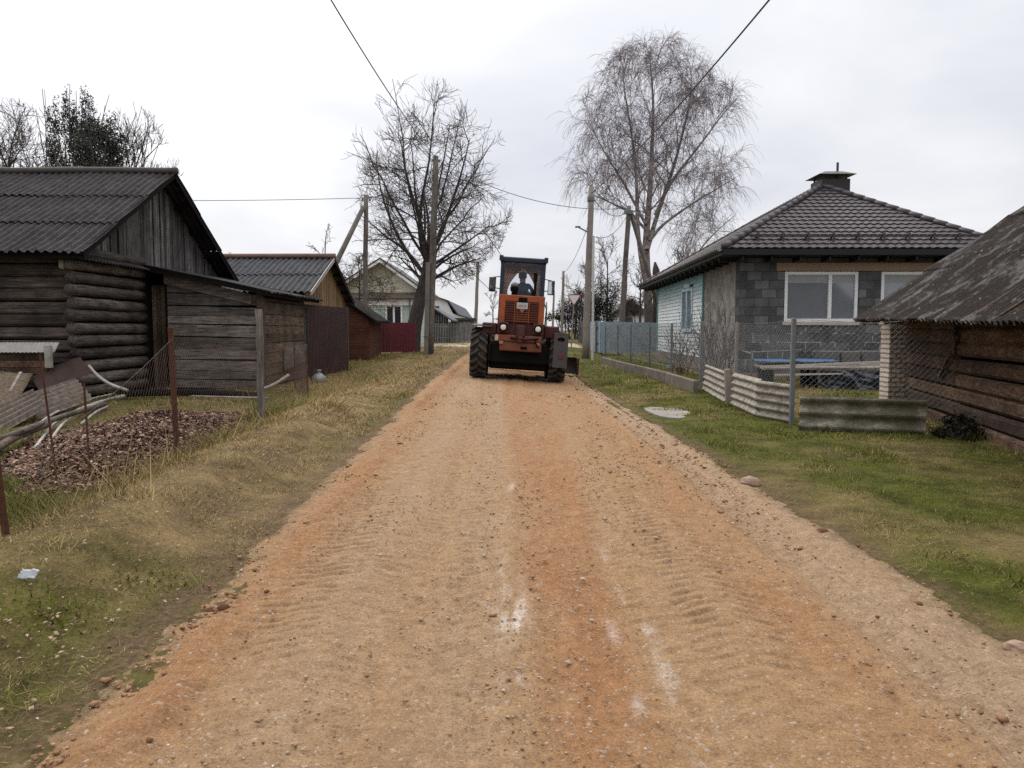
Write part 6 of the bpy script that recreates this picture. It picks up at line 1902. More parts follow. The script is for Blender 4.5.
# behind the log house
bare("fruit_tree", 16, 330, 95, 31, 2.6, "bare fruit tree with crossing twigs behind the roof at the far left", (22, 8, 7, 2), 0.009, tip=0.12)
bare("spiky_tree", 140, 330, 100, 30, 2.0, "bare spiky fruit tree fanning out right of the dark bush above the log house", (20, 6, 6, 2), 0.009, tip=0.2, low=0.2)
R2 = np.random.default_rng(8)
def leafy(name, blobs, base, label, col_lo, col_hi, nl, size, stems=6, cat="shrub", stemm=None, spread=1.0):
    """dense bush: leaf sprays gathered in uneven clumps round stems"""
    o = thing(name, base, label, cat)
    Vq = []
    for (c, s, n) in blobs:
        c = np.array(c); s = np.array(s)
        nc = max(6, n // 60)
        cc = R2.normal(0, 0.55, (nc, 3)); cc /= np.maximum(1.0, np.linalg.norm(cc, axis=1, keepdims=True))
        idx = R2.integers(0, nc, n)
        pos = c + (cc[idx] + R2.normal(0, 0.17, (n, 3))) * s
        Vq.append(pos)
    pos = np.concatenate(Vq); pos = pos[pos[:, 2] > base[2]]
    n = len(pos)
    a = R2.normal(0, 1, (n, 3)); a /= np.linalg.norm(a, axis=1, keepdims=True)
    b_ = np.cross(a, R2.normal(0, 1, (n, 3))); b_ /= (np.linalg.norm(b_, axis=1, keepdims=True) + 1e-6)
    sz = size * R2.uniform(0.5, 1.5, (n, 1))
    q = np.stack([pos - a * sz, pos - b_ * sz * .45, pos + a * sz, pos + b_ * sz * .45], 1).reshape(-1, 3) - np.array(base)
    t = NT(name + '_leaf')
    c = t.ramp(t.island(), [(0.0, col_lo), (1.0, col_hi)])
    obj("crown", np_mesh("crown", q, np.arange(4 * n).reshape(-1, 4), 4), t.done(c, 0.85, 0, 0.15), o)
    st = []
    for (c, s, _) in blobs:
        for k in range(stems):
            p0 = np.array((c[0] + R2.normal(0, s[0] * 0.2), c[1] + R2.normal(0, s[1] * .2), base[2] - 0.05))
            tp_ = np.array(c) + np.array(s) * np.array((R2.uniform(-.8, .8), R2.uniform(-.6, .6), R2.uniform(0.5, 1.35)))
            L = np.linalg.norm(tp_ - p0)
            pp, rr = curve(p0, tp_ - p0, L, 9, 0.05, 0.01, 0.05, 0.012); st.append((pp - np.array(base), rr))
            for w in range(10):
                p3, d3, _ = at_t(pp, rr, R2.uniform(0.4, .99)); f, fr = curve(p3, side_dir(d3, R2.uniform(.4, .9)), R2.uniform(.3, .9), 4, 0.1, 0.08, 0.012, 0.009); st.append((f - np.array(base), fr))
    if st: obj("stems", polytubes("stems", st, 4), stemm or M['twig'], o)
    return o
c1, c2 = P(92, 150, 29), P(66, 145, 29.5)
leafy("evergreen_bush", [(tuple(P(100, 152, 29)), (0.85, 0.8, 0.95), 7500), (tuple(P(56, 140, 29.5)), (0.28, 0.4, 1.3), 1700), (tuple(P(72, 130, 29.5)), (0.30, 0.4, 1.3), 2000), (tuple(P(87, 128, 29.3)), (0.32, 0.4, 1.2), 2200), (tuple(P(112, 146, 29.2)), (0.35, 0.4, 1.0), 1800), (tuple(P(84, 185, 29.5)), (1.4, 1.2, 1.1), 7000)], (c1.x, 29, 0.1), "dense dark evergreen bush with upright stems behind the log house ridge", (0.030, 0.034, 0.028, 1), (0.105, 0.110, 0.090, 1), 0, 0.045, 8)
# bare trees behind the second shed
bare("sapling", 326, 330, 222, 40, 1.1, "thin bare sapling rising behind the tan gabled shed", (6, 5, 4, 1), 0.008, twigm=M['twig_far'], tr=0.06)
bare("sapling", 235, 330, 246, 40, 0.9, "low twiggy sapling peeping over the blue-grey shed roof", (5, 4, 3, 1), 0.008, twigm=M['twig_far'], tr=0.05)
bare("small_tree", 360, 335, 250, 44, 2.6, "brown twiggy tree tangling in front of the pale green house gable", (12, 7, 6, 2), 0.010, twigm=M['twig_brown'], tr=0.09, tip=-0.02, low=0.1)
bare("young_tree", 493, 335, 288, 72, 1.2, "small bare tree far off just left of the grader", (6, 5, 4, 1), 0.013, twigm=M['twig_far'], tr=0.08)
# right background
leafy("dark_bush", [(tuple(P(572, 312, 66)), (1.1, 1.0, 1.5), 5000), (tuple(P(578, 305, 67)), (0.7, 1.0, 1.4), 2500)], (P(573, 330, 66).x, 66, 0.55), "brown-purple bush mass behind the give way sign", (0.022, 0.015, 0.016, 1), (0.065, 0.045, 0.045, 1), 0, 0.06, 6)
leafy("dark_hedge", [(tuple(P(604, 305, 58)), (1.15, 1.0, 1.75), 7000), (tuple(P(593, 314, 58)), (0.8, 1.0, 1.2), 3000)], (P(603, 330, 58).x, 58, 0.5), "dark evergreen hedge clump behind the leaning concrete pole", (0.012, 0.014, 0.011, 1), (0.042, 0.044, 0.034, 1), 0, 0.055, 5)
leafy("brown_bush", [(tuple(P(631, 308, 52)), (0.85, 0.8, 0.75), 3000)], (P(631, 330, 52).x, 52, 0.45), "rusty brown bush over the middle of the blue fence", (0.03, 0.022, 0.018, 1), (0.09, 0.066, 0.052, 1), 0, 0.045, 5)
leafy("low_conifer", [(tuple(P(560, 318, 70)), (1.1, 1.0, 0.7), 700)], (P(560, 330, 70).x, 70, 0.55), "low green conifer at the foot of the slim pole beside the sign", (0.02, 0.028, 0.012, 1), (0.06, 0.07, 0.03, 1), 0, 0.10, 3)
bare("thin_tree", 607, 335, 232, 62, 2.6, "bare airy tree between the concrete pole and the brown pole", (9, 6, 5, 1), 0.013, twigm=M['twig_far'], tr=0.11)
bare("thin_tree", 585, 335, 262, 70, 2.6, "low bare tree with fine twigs left of the concrete pole", (8, 6, 5, 1), 0.014, twigm=M['twig_far'], tr=0.10)
bare("thin_tree", 690, 330, 240, 56, 3.2, "bare brown tree showing between the birch and the tiled roof", (10, 7, 5, 1), 0.012, twigm=M['twig_brown'], tr=0.12)
bare("thin_tree", 640, 332, 262, 50, 2.0, "bare dark twiggy tree tight left of the birch trunk", (9, 6, 4, 1), 0.011, twigm=M['twig_brown'], tr=0.10)
# stump-like dead trunk beside the birch
q = P(657, 330, 44.5)
mb = MB(); mb.tube([(q.x, 44.5, 0.2), tuple(P(657, 300, 44.5)), tuple(P(656, 270, 44.5)), tuple(P(655, 262, 44.5))], [0.30, 0.24, 0.2, 0.05], 10)
tag(obj("dead_trunk", mb, M['bark'], None, (q.x, 44.5, 0.3), smooth=True), "short dark dead trunk with a pointed top right beside the birch", "tree trunk")
# small house beyond the fence
fh = thing("far_house", (P(629, 330, 64).x, 64, 0.5), "small pale far house with a dark roof over the blue fence", "house")
xh = P(629, 330, 64).x
mb = MB(); mb.box((xh - 1.2, 64, 0.4), (xh + 1.4, 68, 2.9)); obj("wall", mb, M['white_wall'], fh)
mb = MB(); mb.prism([(xh - 1.6, 63.7, 2.8), (xh + 1.8, 63.7, 2.8), (xh + 0.1, 63.7, 4.0)], (0, 4.6, 0)); obj("roof", mb, M['far_roof'], fh)
mb = MB(); mb.box((xh - 0.5, 63.96, 1.6), (xh + 0.3, 63.99, 2.5)); obj("window", mb, M['glass_dark'], fh)
# shrub of bare canes before the block wall
def canes(name, spots, H, label):
    o = thing(name, (spots[0][0], spots[0][1], G(*spots[0]) ), label, "shrub"); off = np.array(o.location)
    st = []
    for (x, y) in spots:
        for k in range(9):
            p0 = np.array((x + R2.normal(0, .12), y + R2.normal(0, .12), G(x, y) - 0.03))
            pp, rr = curve(p0, np.array((R2.normal(0, .28), R2.normal(0, .28), 1.0)), H * R2.uniform(0.6, 1.1), 9, 0.07, 0.0, 0.011, 0.005); st.append((pp - off, rr))
            for w in range(5):
                p3, d3, _ = at_t(pp, rr, R2.uniform(0.3, .95)); f, fr = curve(p3, side_dir(d3, R2.uniform(.35, .8)), R2.uniform(.25, .7), 4, 0.1, 0.05, 0.006, 0.004); st.append((f - off, fr))
    obj("canes", polytubes("canes", st, 4), M['twig_brown'], o)
canes("bare_shrub", [(4.75, 18.0), (5.15, 18.6), (4.9, 19.3), (5.4, 19.6)], 1.9, "bare brown cane shrub against the block house side wall")
canes("bare_shrub", [(5.0, 22.6), (5.3, 23.6)], 1.5, "low bare shrub beside the mint siding corner")

# ------------------------------------------------------------------ fences
def chainlink(name, pts, mat, parent, pitch=0.055, r=0.0014, top=None, seg_sag=0.03):
    """diamond mesh between upright polyline pts: (x, y, z_low, z_high)"""
    mb_v = []; mb_f = []; base = 0
    off = np.array(root_loc(parent))
    for (a, b) in zip(pts[:-1], pts[1:]):
        a = np.array(a, float); b = np.array(b, float)
        L = math.hypot(b[0] - a[0], b[1] - a[1]); H = (a[3] - a[2] + b[3] - b[2]) / 2
        step = pitch * math.sqrt(2)
        def w(s, h):
            f = s / L; lo = a[2] + (b[2] - a[2]) * f; hi = a[3] + (b[3] - a[3]) * f
            hi = hi - seg_sag * math.sin(PI * f)
            p = a[:2] + (b[:2] - a[:2]) * f
            bow = 0.02 * math.sin(PI * f) * math.sin(3 * h)
            return np.array((p[0] + bow, p[1], lo + (hi - lo) * h / H))
        k = -int(H / step) - 1
        while k * step < L:
            for sg in (1, -1):
                s0, h0 = k * step, 0.0; s1, h1 = s0 + H, H
                if s0 < 0: h0 = -s0; s0 = 0.0
                if s1 > L: h1 = H - (s1 - L); s1 = L
                if h1 - h0 < 0.01: continue
                if sg < 0: h0, h1 = H - h0, H - h1
                p = [w(s0, h0), w((s0 + s1) / 2, (h0 + h1) / 2), w(s1, h1)]
                mb_v.append((np.array(p) - off, np.full(3, r)))
            k += 1
        # top and bottom selvedge wires
        for h in (0.01, H):
            mb_v.append((np.array([w(s, h) for s in np.linspace(0, L, 8)]) - off, np.full(8, r * 1.4)))
    return obj(name, polytubes(name, mb_v, 3), mat, parent)

# right: mesh fence on grey posts
M['post_grey'] = plain('grey_green_post', (0.155, 0.175, 0.18, 1), 0.6, 0.1, 0.35, 6, 0.3, 0.2, (0.22, 0.19, 0.16, 1))
rp = []
for (px, pyt, Y) in ((794, 318, 11.2), (737, 322, 14.2), (702, 321, 17.4), (672, 323, 21.0), (650, 323.5, 25.2), (631, 324, 29.4), (618, 324.5, 33.4), (605.5, 325, 37.6)):
    q = P(px, pyt, Y); rp.append((q.x, Y, G(q.x, Y), q.z))
rf_ = thing("mesh_fence", (rp[0][0], rp[0][1], rp[0][2]), "long chain-link fence on grey posts along the right of the road before the block house", "fence")
for k, (x, y, z0, z1) in enumerate(rp):
    mb = MB()
    if k == 1: mb.beam((x - 0.12, y, z0 - 0.1), (x - 0.16, y, z0 + 0.66), 0.11, 0.10, (0, 1, 0), 0.015); mb.beam((x, y + 0.05, z0), (x + 0.02, y + 0.05, z1), 0.045, 0.045, (0, 1, 0))
    elif k == 0: mb.beam((x, y, z0 - 0.1), (x + 0.0, y, z1), 0.062, 0.062, (0, 1, 0), 0.008)
    else: mb.beam((x, y, z0 - 0.1), (x, y, z1), 0.06, 0.06, (0, 1, 0), 0.006)
    po = obj("post", mb, M['post_grey'] if k != 1 else M['pole_conc'], rf_)
chainlink("mesh", [(x, y, z0 + (0.35 if k else 0.55), z1 - 0.02) for k, (x, y, z0, z1) in enumerate(rp)], M['steel_wire'], rf_, 0.055, 0.0017)
mb = MB()
for k in range(3, len(rp) - 1):
    a, b = rp[k], rp[k + 1]
    for f in (0.18, 0.74): mb.beam((a[0] + 0.045, a[1], a[2] + f * 1.5), (b[0] + 0.045, b[1], b[2] + f * 1.5), 0.03, 0.04)
obj("rails", mb, M['post_grey'], rf_)
bf = W0 + ev * 3.0 - pv * 0.16
sf = thing("sagging_mesh", (4.2, 11.15, 0.1), "sagging chain-link panel stretched from the front grey post to the log barn", "fence")
chainlink("mesh", [(rp[0][0] + 0.04, 11.15, 0.55, rp[0][3] - 0.03), (5.2, 11.12, 0.5, 1.60), (bf.x, bf.y, 0.35, 1.66)], M['steel_wire'], sf, 0.062, 0.0013, seg_sag=0.06)
mb = MB(); mb.tube([(rp[0][0], 11.15, rp[0][3] - 0.02), (5.2, 11.12, 1.6), (bf.x, bf.y, 1.67)], 0.003, 5); obj("top_wire", mb, M['steel_wire'], sf)

# grey-blue sheet fence at the end of the yard
bfz = thing("blue_fence", (5.9, 38.6, 0.3), "grey-blue ribbed sheet metal fence at the end of the mesh fence", "fence")
mb = MB(); profiled(mb, (4.55, 38.6), (7.9, 38.75), 0.36, 0.36, 1.92, 1.86, 0.2, 0.016); obj("sheet", mb, M['blue_sheet'], bfz)
mb = MB(); profiled(mb, (4.52, 43.5), (4.52, 38.56), 0.4, 0.36, 1.95, 1.95, 0.2, 0.016); obj("return_sheet", mb, M['blue_sheet'], bfz)
mb = MB()
for x in (4.6, 6.2, 7.85): mb.beam((x, 38.8, 0.2), (x, 38.8, 1.85), 0.07, 0.07)
for z in (0.7, 1.6): mb.beam((4.6, 38.72, z), (7.85, 38.83, z), 0.04, 0.04)
obj("frame", mb, M['post_grey'], bfz)
q = P(612, 320, 37)
# low concrete kerb under the fence
M['plinth'] = plain('stained_plinth', (0.20, 0.175, 0.145, 1), 0.95, 0, 0.5, 2.5, 0.15, 0.4, (0.09, 0.08, 0.06, 1))
kb = MB()
a = Vector((3.98, 16.4, 0)); b = Vector((3.62, 30.0, 0)); n = 5
th_ = thing("concrete_plinth", (a.x, a.y, G(a.x, a.y)), "low cast concrete plinth running below the mesh fence", "low wall")
for k in range(n):
    p, q = a.lerp(b, k / n + 0.001), a.lerp(b, (k + 1) / n - 0.001)
    kb = MB(); zp, zq = G(p.x, p.y), G(q.x, q.y)
    kb.beam((p.x, p.y, zp + 0.05), (q.x, q.y, zq + 0.05), 0.12, 0.40, (0, 0, 1), 0.012)
    obj("slab", kb, M['plinth'], th_)

# ------------------------------------------------------------------ fibre-cement sheets along the fence foot
def leaning_sheet(a, b, h, lean, label, mat, per=0.125, amp=0.022, sag=0.0):
    """sheet standing on edge between plan points a and b; waves stacked upward"""
    za, zb = G(*a) - 0.02, G(*b) - 0.02
    A = Vector((a[0], a[1], za)); B = Vector((b[0], b[1], zb))
    v = (B - A); L = v.length; v.normalize()
    up = Vector((0, 0, 1)) + Vector((-v.y, v.x, 0)) * lean
    u = up.normalized()
    nrm = u.cross(v)
    mb = MB(); mb.corr(A, u, v, h, L, per=per, amp=amp, nrm=nrm, ny=8, wob=0.02, step=8, sag=sag, ragged=0.012)
    return tag(obj("corrugated_sheet", mb, mat, None, tuple(A)), label, "corrugated sheet", "corrugated sheets along the fence foot")
leaning_sheet((4.24, 16.9), (4.02, 14.35), 0.60, 0.12, "pale wavy sheet between the plinth end and the whitish concrete post", M['sheet'])
leaning_sheet((4.06, 14.05), (3.87, 11.95), 0.62, 0.05, "tilted wavy sheet with a raised far end right of the whitish concrete post", M['sheet'])
leaning_sheet((3.86, 12.0), (4.16, 11.28), 0.60, -0.06, "shortest pale wavy sheet meeting the front grey post", M['sheet'])
leaning_sheet((4.05, 10.72), (5.47, 10.05), 0.50, 0.06, "mossy brown wavy sheet lying across the yard front before the barn", M['sheet_moss'], 0.19, 0.035, 0.02)

# ------------------------------------------------------------------ right yard: lumber, tarps, blocks
lz = 0.2
lb = thing("lumber_stack", (7.0, 17.6, lz), "stack of pale boards with a dark frame before the block house wall", "lumber stack")
mb = MB()
for k in range(5):
    y = 17.3 + 0.16 * k
    mb.bbox((5.75 + random.uniform(-.1, .1), y, lz + 0.40 + 0.02 * k), (9.2, y + 0.15, lz + 0.45 + 0.02 * k), 0.006)
obj("boards", mb, M['wood_pale'], lb)
mb = MB()
mb.beam((5.6, 17.2, lz + 0.47), (9.2, 17.25, lz + 0.62), 0.05, 0.05); mb.beam((5.9, 17.1, lz + 0.30), (7.4, 17.1, lz + 0.33), 0.04, 0.035)
obj("long_batten", mb, plain('bleached_batten', (0.5, 0.46, 0.42, 1), 0.8, 0, 0.2), lb)
mb = MB()
for x in (5.8, 6.8, 7.8, 8.8):
    mb = MB(); mb.bbox((x, 17.25, lz - 0.03), (x + 0.12, 18.0, lz + 0.40), 0.01); obj("trestle", mb, M['dark_void'], lb)
def cloth(o, u, v, W, L, amp, name, mat, label, cat, th=0.006, seed=1):
    o = np.array(o, float); u = np.array(u, float); v = np.array(v, float); nn = unit(np.cross(u, v))
    n, m = 30, 60
    Pt = np.zeros((n, m, 3))
    for i in range(n):
        for j in range(m):
            a, b = W * j / (m - 1), L * i / (n - 1)
            Pt[i, j] = o + u * a + v * b
    h = amp * fbm(np.linspace(0, W, m)[None, :] * 3.0 + np.linspace(0, L, n)[:, None] * 2, np.linspace(0, L, n)[:, None] * 3.5 + np.zeros((n, m)), seed, 4)
    Pt += h[..., None] * nn
    mb = MB(); mb.gridsolid(Pt, nn * -th)
    return tag(obj(name, mb, mat, None, tuple(o), smooth=True), label, cat)
cloth((6.95, 17.02, 0.16), (1, 0, 0), (0, 0.35, 0.94), 2.3, 0.46, 0.16, "black_tarp", plain('dark_blue_black_film', (0.012, 0.015, 0.024, 1), 0.30, 0, 0.3, 4, 0.5, 0.3), "crumpled dark plastic film hanging below the lumber boards", "plastic film")
cloth((5.72, 17.6, 0.79), (1, 0.03, 0.0), (0, 1, 0.03), 1.9, 0.7, 0.03, "blue_tarp", plain('blue_tarpaulin', (0.06, 0.13, 0.26, 1), 0.5, 0, 0.2, 3), "flat blue tarpaulin laid on the lumber beside the grey front post", "tarpaulin")
mb = MB(); mb.tube([(5.62, 17.9, 0.15), (5.62, 17.9, 0.98), (7.0, 18.5, 1.02)], 0.02, 6); mb.tube([(5.62, 17.9, 0.95), (5.62, 18.7, 1.0)], 0.02, 6)
tag(obj("pipe_frame", mb, M['post_grey'], None, (5.62, 17.9, 0.2)), "thin bent metal pipe frame behind the blue tarpaulin", "pipe frame")
for k in range(3):
    x = 7.52 + 0.50 * k
    mb = MB(); mb.bbox((x, 18.55, 0.62), (x + 0.44, 18.95, 1.0 + random.uniform(-0.02, 0.03)), 0.02, Matrix.Translation((x, 18.6, 0)) @ Matrix.Rotation(random.uniform(-.08, .08), 4, 'Z') @ Matrix.Translation((-x, -18.6, 0)))
    mb.bbox((x + 0.02, 18.57, 0.18), (x + 0.42, 18.93, 0.612), 0.02)
    tag(obj("concrete_block", mb, plain('rough_grey_block', (0.17, 0.16, 0.155, 1), 0.95, 0, 0.45, 5, 0.1, 0.5) if k == 0 else bpy.data.materials['rough_grey_block'], None, (x, 18.55, 0.2)),
        ("leftmost", "middle", "rightmost")[k] + " of three rough grey concrete blocks stacked against the house wall", "concrete block", "concrete blocks by the house wall")

# ------------------------------------------------------------------ left mesh fence on rusty posts
lp = [(-3.06, 4.62), (-3.33, 7.65), (-3.60, 11.1), (-4.10, 15.6), (-5.2, 18.6)]
lf = thing("rusty_mesh_fence", (-3.33, 7.65, G(-3.33, 7.65)), "old rusty chain-link fence on mismatched posts along the left yard", "fence")
g0 = G(*lp[0])
mb = MB(); mb.tube([(-3.06, 4.62, g0 - 0.1), (-3.10, 4.6, g0 + 0.6), (-3.19, 4.56, g0 + 1.35)], 0.021, 8); obj("post", mb, M['rust'], lf)
g1 = G(*lp[1]); mb = MB(); mb.beam((-3.33, 7.65, g1 - 0.1), (-3.36, 7.65, 1.53), 0.045, 0.045, (0, 1, 0), 0.006); obj("post", mb, M['rust'], lf)
g2 = G(*lp[2]); mb = MB(); mb.log((-3.60, 11.1, g2 - 0.1), (-3.60, 11.1, 1.80), 0.052, 9, 0.12, 9); obj("post", mb, M['pole_wood'], lf, smooth=True)
g3 = G(*lp[3]); mb = MB(); mb.tube([(-4.10, 15.6, g3 - 0.1), (-4.12, 15.6, 1.1)], 0.018, 7); obj("post", mb, M['rust'], lf)
g4 = G(*lp[4]); mb = MB(); mb.tube([(-5.2, 18.6, g4 - 0.1), (-5.2, 18.6, 1.1)], 0.02, 7); obj("post", mb, M['rust'], lf)
chainlink("mesh", [(-3.06, 4.62, g0, g0 + 0.42), (-3.33, 7.65, g1 + 0.02, g1 + 1.28), (-3.60, 11.1, g2 + 0.02, g2 + 1.3), (-4.10, 15.6, g3, g3 + 0.95), (-5.2, 18.6, g4, g4 + 0.9)], M['rust_wire'], lf, 0.055, 0.0014, seg_sag=0.06)
for k, (x, y, h, dx) in enumerate(((-4.42, 7.45, 1.25, -0.12), (-4.18, 7.6, 0.95, -0.03))):
    mb = MB(); z = G(x, y); mb.tube([(x, y, z - 0.1), (x + dx * .5, y, z + h * .5), (x + dx, y, z + h)], 0.011, 6)
    tag(obj("iron_stake", mb, M['rust'], None, (x, y, z)), ("taller", "shorter")[k] + " of two thin rusty stakes standing before the leaf heap", "stake", "rusty stakes")

# ------------------------------------------------------------------ left yard clutter
def pipe(pts, r, mat, label, name="plastic_pipe", cat="pipe", group=None, n=24):
    pts = [np.array(p, float) for p in pts]
    # Catmull-Rom through the points
    out = []
    Q = [2 * pts[0] - pts[1]] + pts + [2 * pts[-1] - pts[-2]]
    for i in range(1, len(Q) - 2):
        for k in range(8):
            t = k / 8
            out.append(0.5 * ((2 * Q[i]) + (-Q[i - 1] + Q[i + 1]) * t + (2 * Q[i - 1] - 5 * Q[i] + 4 * Q[i + 1] - Q[i + 2]) * t * t + (-Q[i - 1] + 3 * Q[i] - 3 * Q[i + 1] + Q[i + 2]) * t ** 3))
    out.append(pts[-1])
    mb = MB(); mb.tube([tuple(p) for p in out], r, 8)
    return tag(obj(name, mb, mat, None, tuple(out[0]), smooth=True), label, cat, group)
def gp(px, py, h=0.0):
    """ground point seen at this place, lifted by h"""
    Y = 10.0
    for _ in range(30):
        q = P(px, py, Y); zt = G(q.x, Y) + h
        # distance at which the sight line drops to that height
        d = (q - Vector((0, 0, CAM_Z))) / Y
        Y = (zt - CAM_Z) / d.z if d.z < -1e-4 else Y
        Y = max(1.5, min(Y, 60))
    q = P(px, py, Y); return (q.x, Y, G(q.x, Y) + h)
grp = "white bent pipes heaped by the leaf heap"
pipe([gp(34, 449, 0.05), gp(58, 421, 0.09), gp(92, 404, 0.12), gp(125, 396, 0.08)], 0.022, M['pvc'], "outermost of the whitish bent pipes left of the leaf heap", group=grp)
pipe([gp(46, 447, 0.05), gp(68, 419, 0.10), gp(100, 402, 0.14), gp(136, 392, 0.08)], 0.022, M['pvc'], "middle one of the whitish bent pipes left of the leaf heap", group=grp)
pipe([gp(24, 441, 0.05), gp(48, 417, 0.10), gp(80, 402, 0.13), gp(112, 394, 0.06)], 0.019, M['pvc'], "upper thinner whitish bent pipe touching the old logs", group=grp)
pipe([gp(81, 424, 0.05), gp(96, 412, 0.07), gp(108, 403, 0.06)], 0.019, M['pvc'], "short whitish pipe end sticking out of the leaf heap", group=grp)
pipe([gp(-20, 447, 0.10), gp(30, 428, 0.16), gp(70, 414, 0.16), gp(105, 404, 0.10)], 0.042, M['log_dark'], "long dark weathered pole lying beside the bent pipes", "old_pole", "pole")
pipe([gp(-30, 470, 0.06), gp(10, 440, 0.12), gp(48, 424, 0.14)], 0.05, M['plank_grey_y'], "greyish round pole poking in from the left frame edge", "old_pole", "pole")
pipe([P(89, 366, 15.2), P(97, 375, 15.0), P(110, 384, 14.9), P(128, 390.5, 14.8)], 0.030, M['pvc'], "whitish curved pipe resting on the log house corner")
pipe([P(263, 389, 16.6), P(275, 384, 16.7), P(289, 375, 16.9)], 0.035, M['pvc'], "white curved pipe end by the wooden fence post")
pipe([gp(120, 394, 0.12), gp(160, 392.5, 0.14), gp(210, 393, 0.14), gp(262, 396, 0.10)], 0.075, M['black'], "long black hose lying along the foot of the lean-to", "black_hose", "hose")
pipe([gp(188, 396, 0.08), gp(225, 398, 0.08), gp(268, 398, 0.08)], 0.02, M['pvc'], "thin pale rod lying in front of the black hose")
# corrugated offcuts propped against the log wall
def free_sheet(o, u, v, W, L, label, mat, nm="corrugated_sheet", per=0.23):
    mb = MB(); mb.corr(o, u, v, W, L, per=per, amp=0.042, ny=6, wob=0.02, step=8, ragged=0.02)
    return tag(obj(nm, mb, mat, None, tuple(o)), label, "corrugated sheet", "corrugated offcuts by the log house")
a = P(36, 419, 12.6); u_ = P(22, 397, 13.5) - a; v_ = P(92, 398, 13.8) - a
free_sheet(a, u_, v_, u_.length, v_.length, "grey corrugated offcut leaning nearest the log house corner", M['sheet_grey'])
a = P(-2, 432, 11.1); u_ = P(-14, 412, 11.9) - a; v_ = P(46, 407, 12.6) - a
free_sheet(a, u_, v_, u_.length, v_.length, "lowest grey corrugated offcut at the left frame edge", M['sheet_grey'])
# rusty sheet slanting from the corner
mb = MB(); p0, p1, p2, p3 = P(40, 392, 14.6), P(92, 372, 14.9), P(80, 357, 15.5), P(30, 375, 15.4)
rows = [[tuple(p0.lerp(p1, j / 6)) for j in range(7)], [tuple(p3.lerp(p2, j / 6) + Vector((0, 0, 0.02 * (j % 2)))) for j in range(7)]]
mb.gridsolid(np.array(rows), (0, 0, -0.008))
tag(obj("rusty_sheet", mb, plain('dark_rusty_sheet', (0.05, 0.030, 0.025, 1), 0.9, 0, 0.4, 4, 0.2, 0.2), None, tuple(p0)), "dark rusty metal sheet slanting down from the log house corner", "metal sheet")
# woodpile bin with its pale tin cover
bn = thing("woodpile_bin", (-10.6, 15.2, 0.05), "low bin under a whitish tin cover against the log house side", "bin")
q0, q1 = P(-40, 344, 15.2), P(55, 344, 15.2)
mb = MB(); mb.corr((-12.6, 15.25, 1.06), (1, 0, 0), (0, 0.16, 0.18), 12.6 - 9.0, 0.26, per=0.08, amp=0.008, ny=2, nrm=(0, -0.7, 0.7))
obj("tin_cover", mb, plain('whitish_tin', (0.36, 0.34, 0.32, 1), 0.6, 0, 0.35, 6, 0.4, 0.2, (0.25, 0.22, 0.2, 1)), bn)
mb = MB(); mb.bbox((-9.16, 15.16, 0.75), (-9.04, 15.26, 1.2), 0.01); obj("post", mb, M['pvc'], bn)
mb = MB()
for k in range(3): mb.bbox((-12.6, 15.3, 0.62 + 0.14 * k), (-9.2, 15.33, 0.75 + 0.14 * k), 0.006)
obj("planks", mb, M['log_barn'], bn)
t = NT('tan_reed_mat')
c = t.ramp(t.noise(9, 6, 0.75, t.mp((2, 2, 3))), [(0.3, (0.07, 0.05, 0.035, 1)), (0.7, (0.26, 0.20, 0.145, 1))]); t.bump(t.noise(30, 4, 0.7), 0.7, 0.02)
mb = MB()
n, m = 10, 26; Pt = np.zeros((n, m, 3))
for i in range(n):
    for j in range(m):
        f, q = i / (n - 1), j / (m - 1)
        Pt[i, j] = (-12.8 + 3.4 * q, 14.55 + 0.62 * f + 0.05 * math.sin(q * 19), 0.05 + 0.62 * f)
Pt[..., 2] += 0.10 * fbm(Pt[..., 0] * 2, Pt[..., 2] * 4, 7, 3)
mb.gridsolid(Pt, (0, 0, -0.03)); obj("reed_mat", mb, t.done(c, 0.95, 0, 0.1), bn, smooth=True)
mb = MB(); mb.beam(P(10, 392, 14.2), P(21, 372, 14.6), 0.05, 0.03); tag(obj("light_stick", mb, M['wood_pale'], None, tuple(P(10, 392, 14.2))), "short pale stick leaning on the reed mat of the bin", "stick")
# half-sunk tub in the yard grass
x, y = -3.55, 7.1; z = G(x, y)
mb = MB()
rows = []
for k in range(15):
    a = PI * k / 14
    rows.append([(x - 0.17 + 0.34 * j / 5, y + 0.12 * math.cos(a), z - 0.06 + 0.10 * math.sin(a)) for j in range(6)])
mb.gridsolid(np.array(rows), (0, 0, -0.01))
tag(obj("old_tub", mb, plain('green_black_tub', (0.008, 0.012, 0.009, 1), 1.0, 0, 0.4, 6, 0.0), None, (x, y, z)), "dark half-sunk tub in the grass before the leaf heap", "tub")

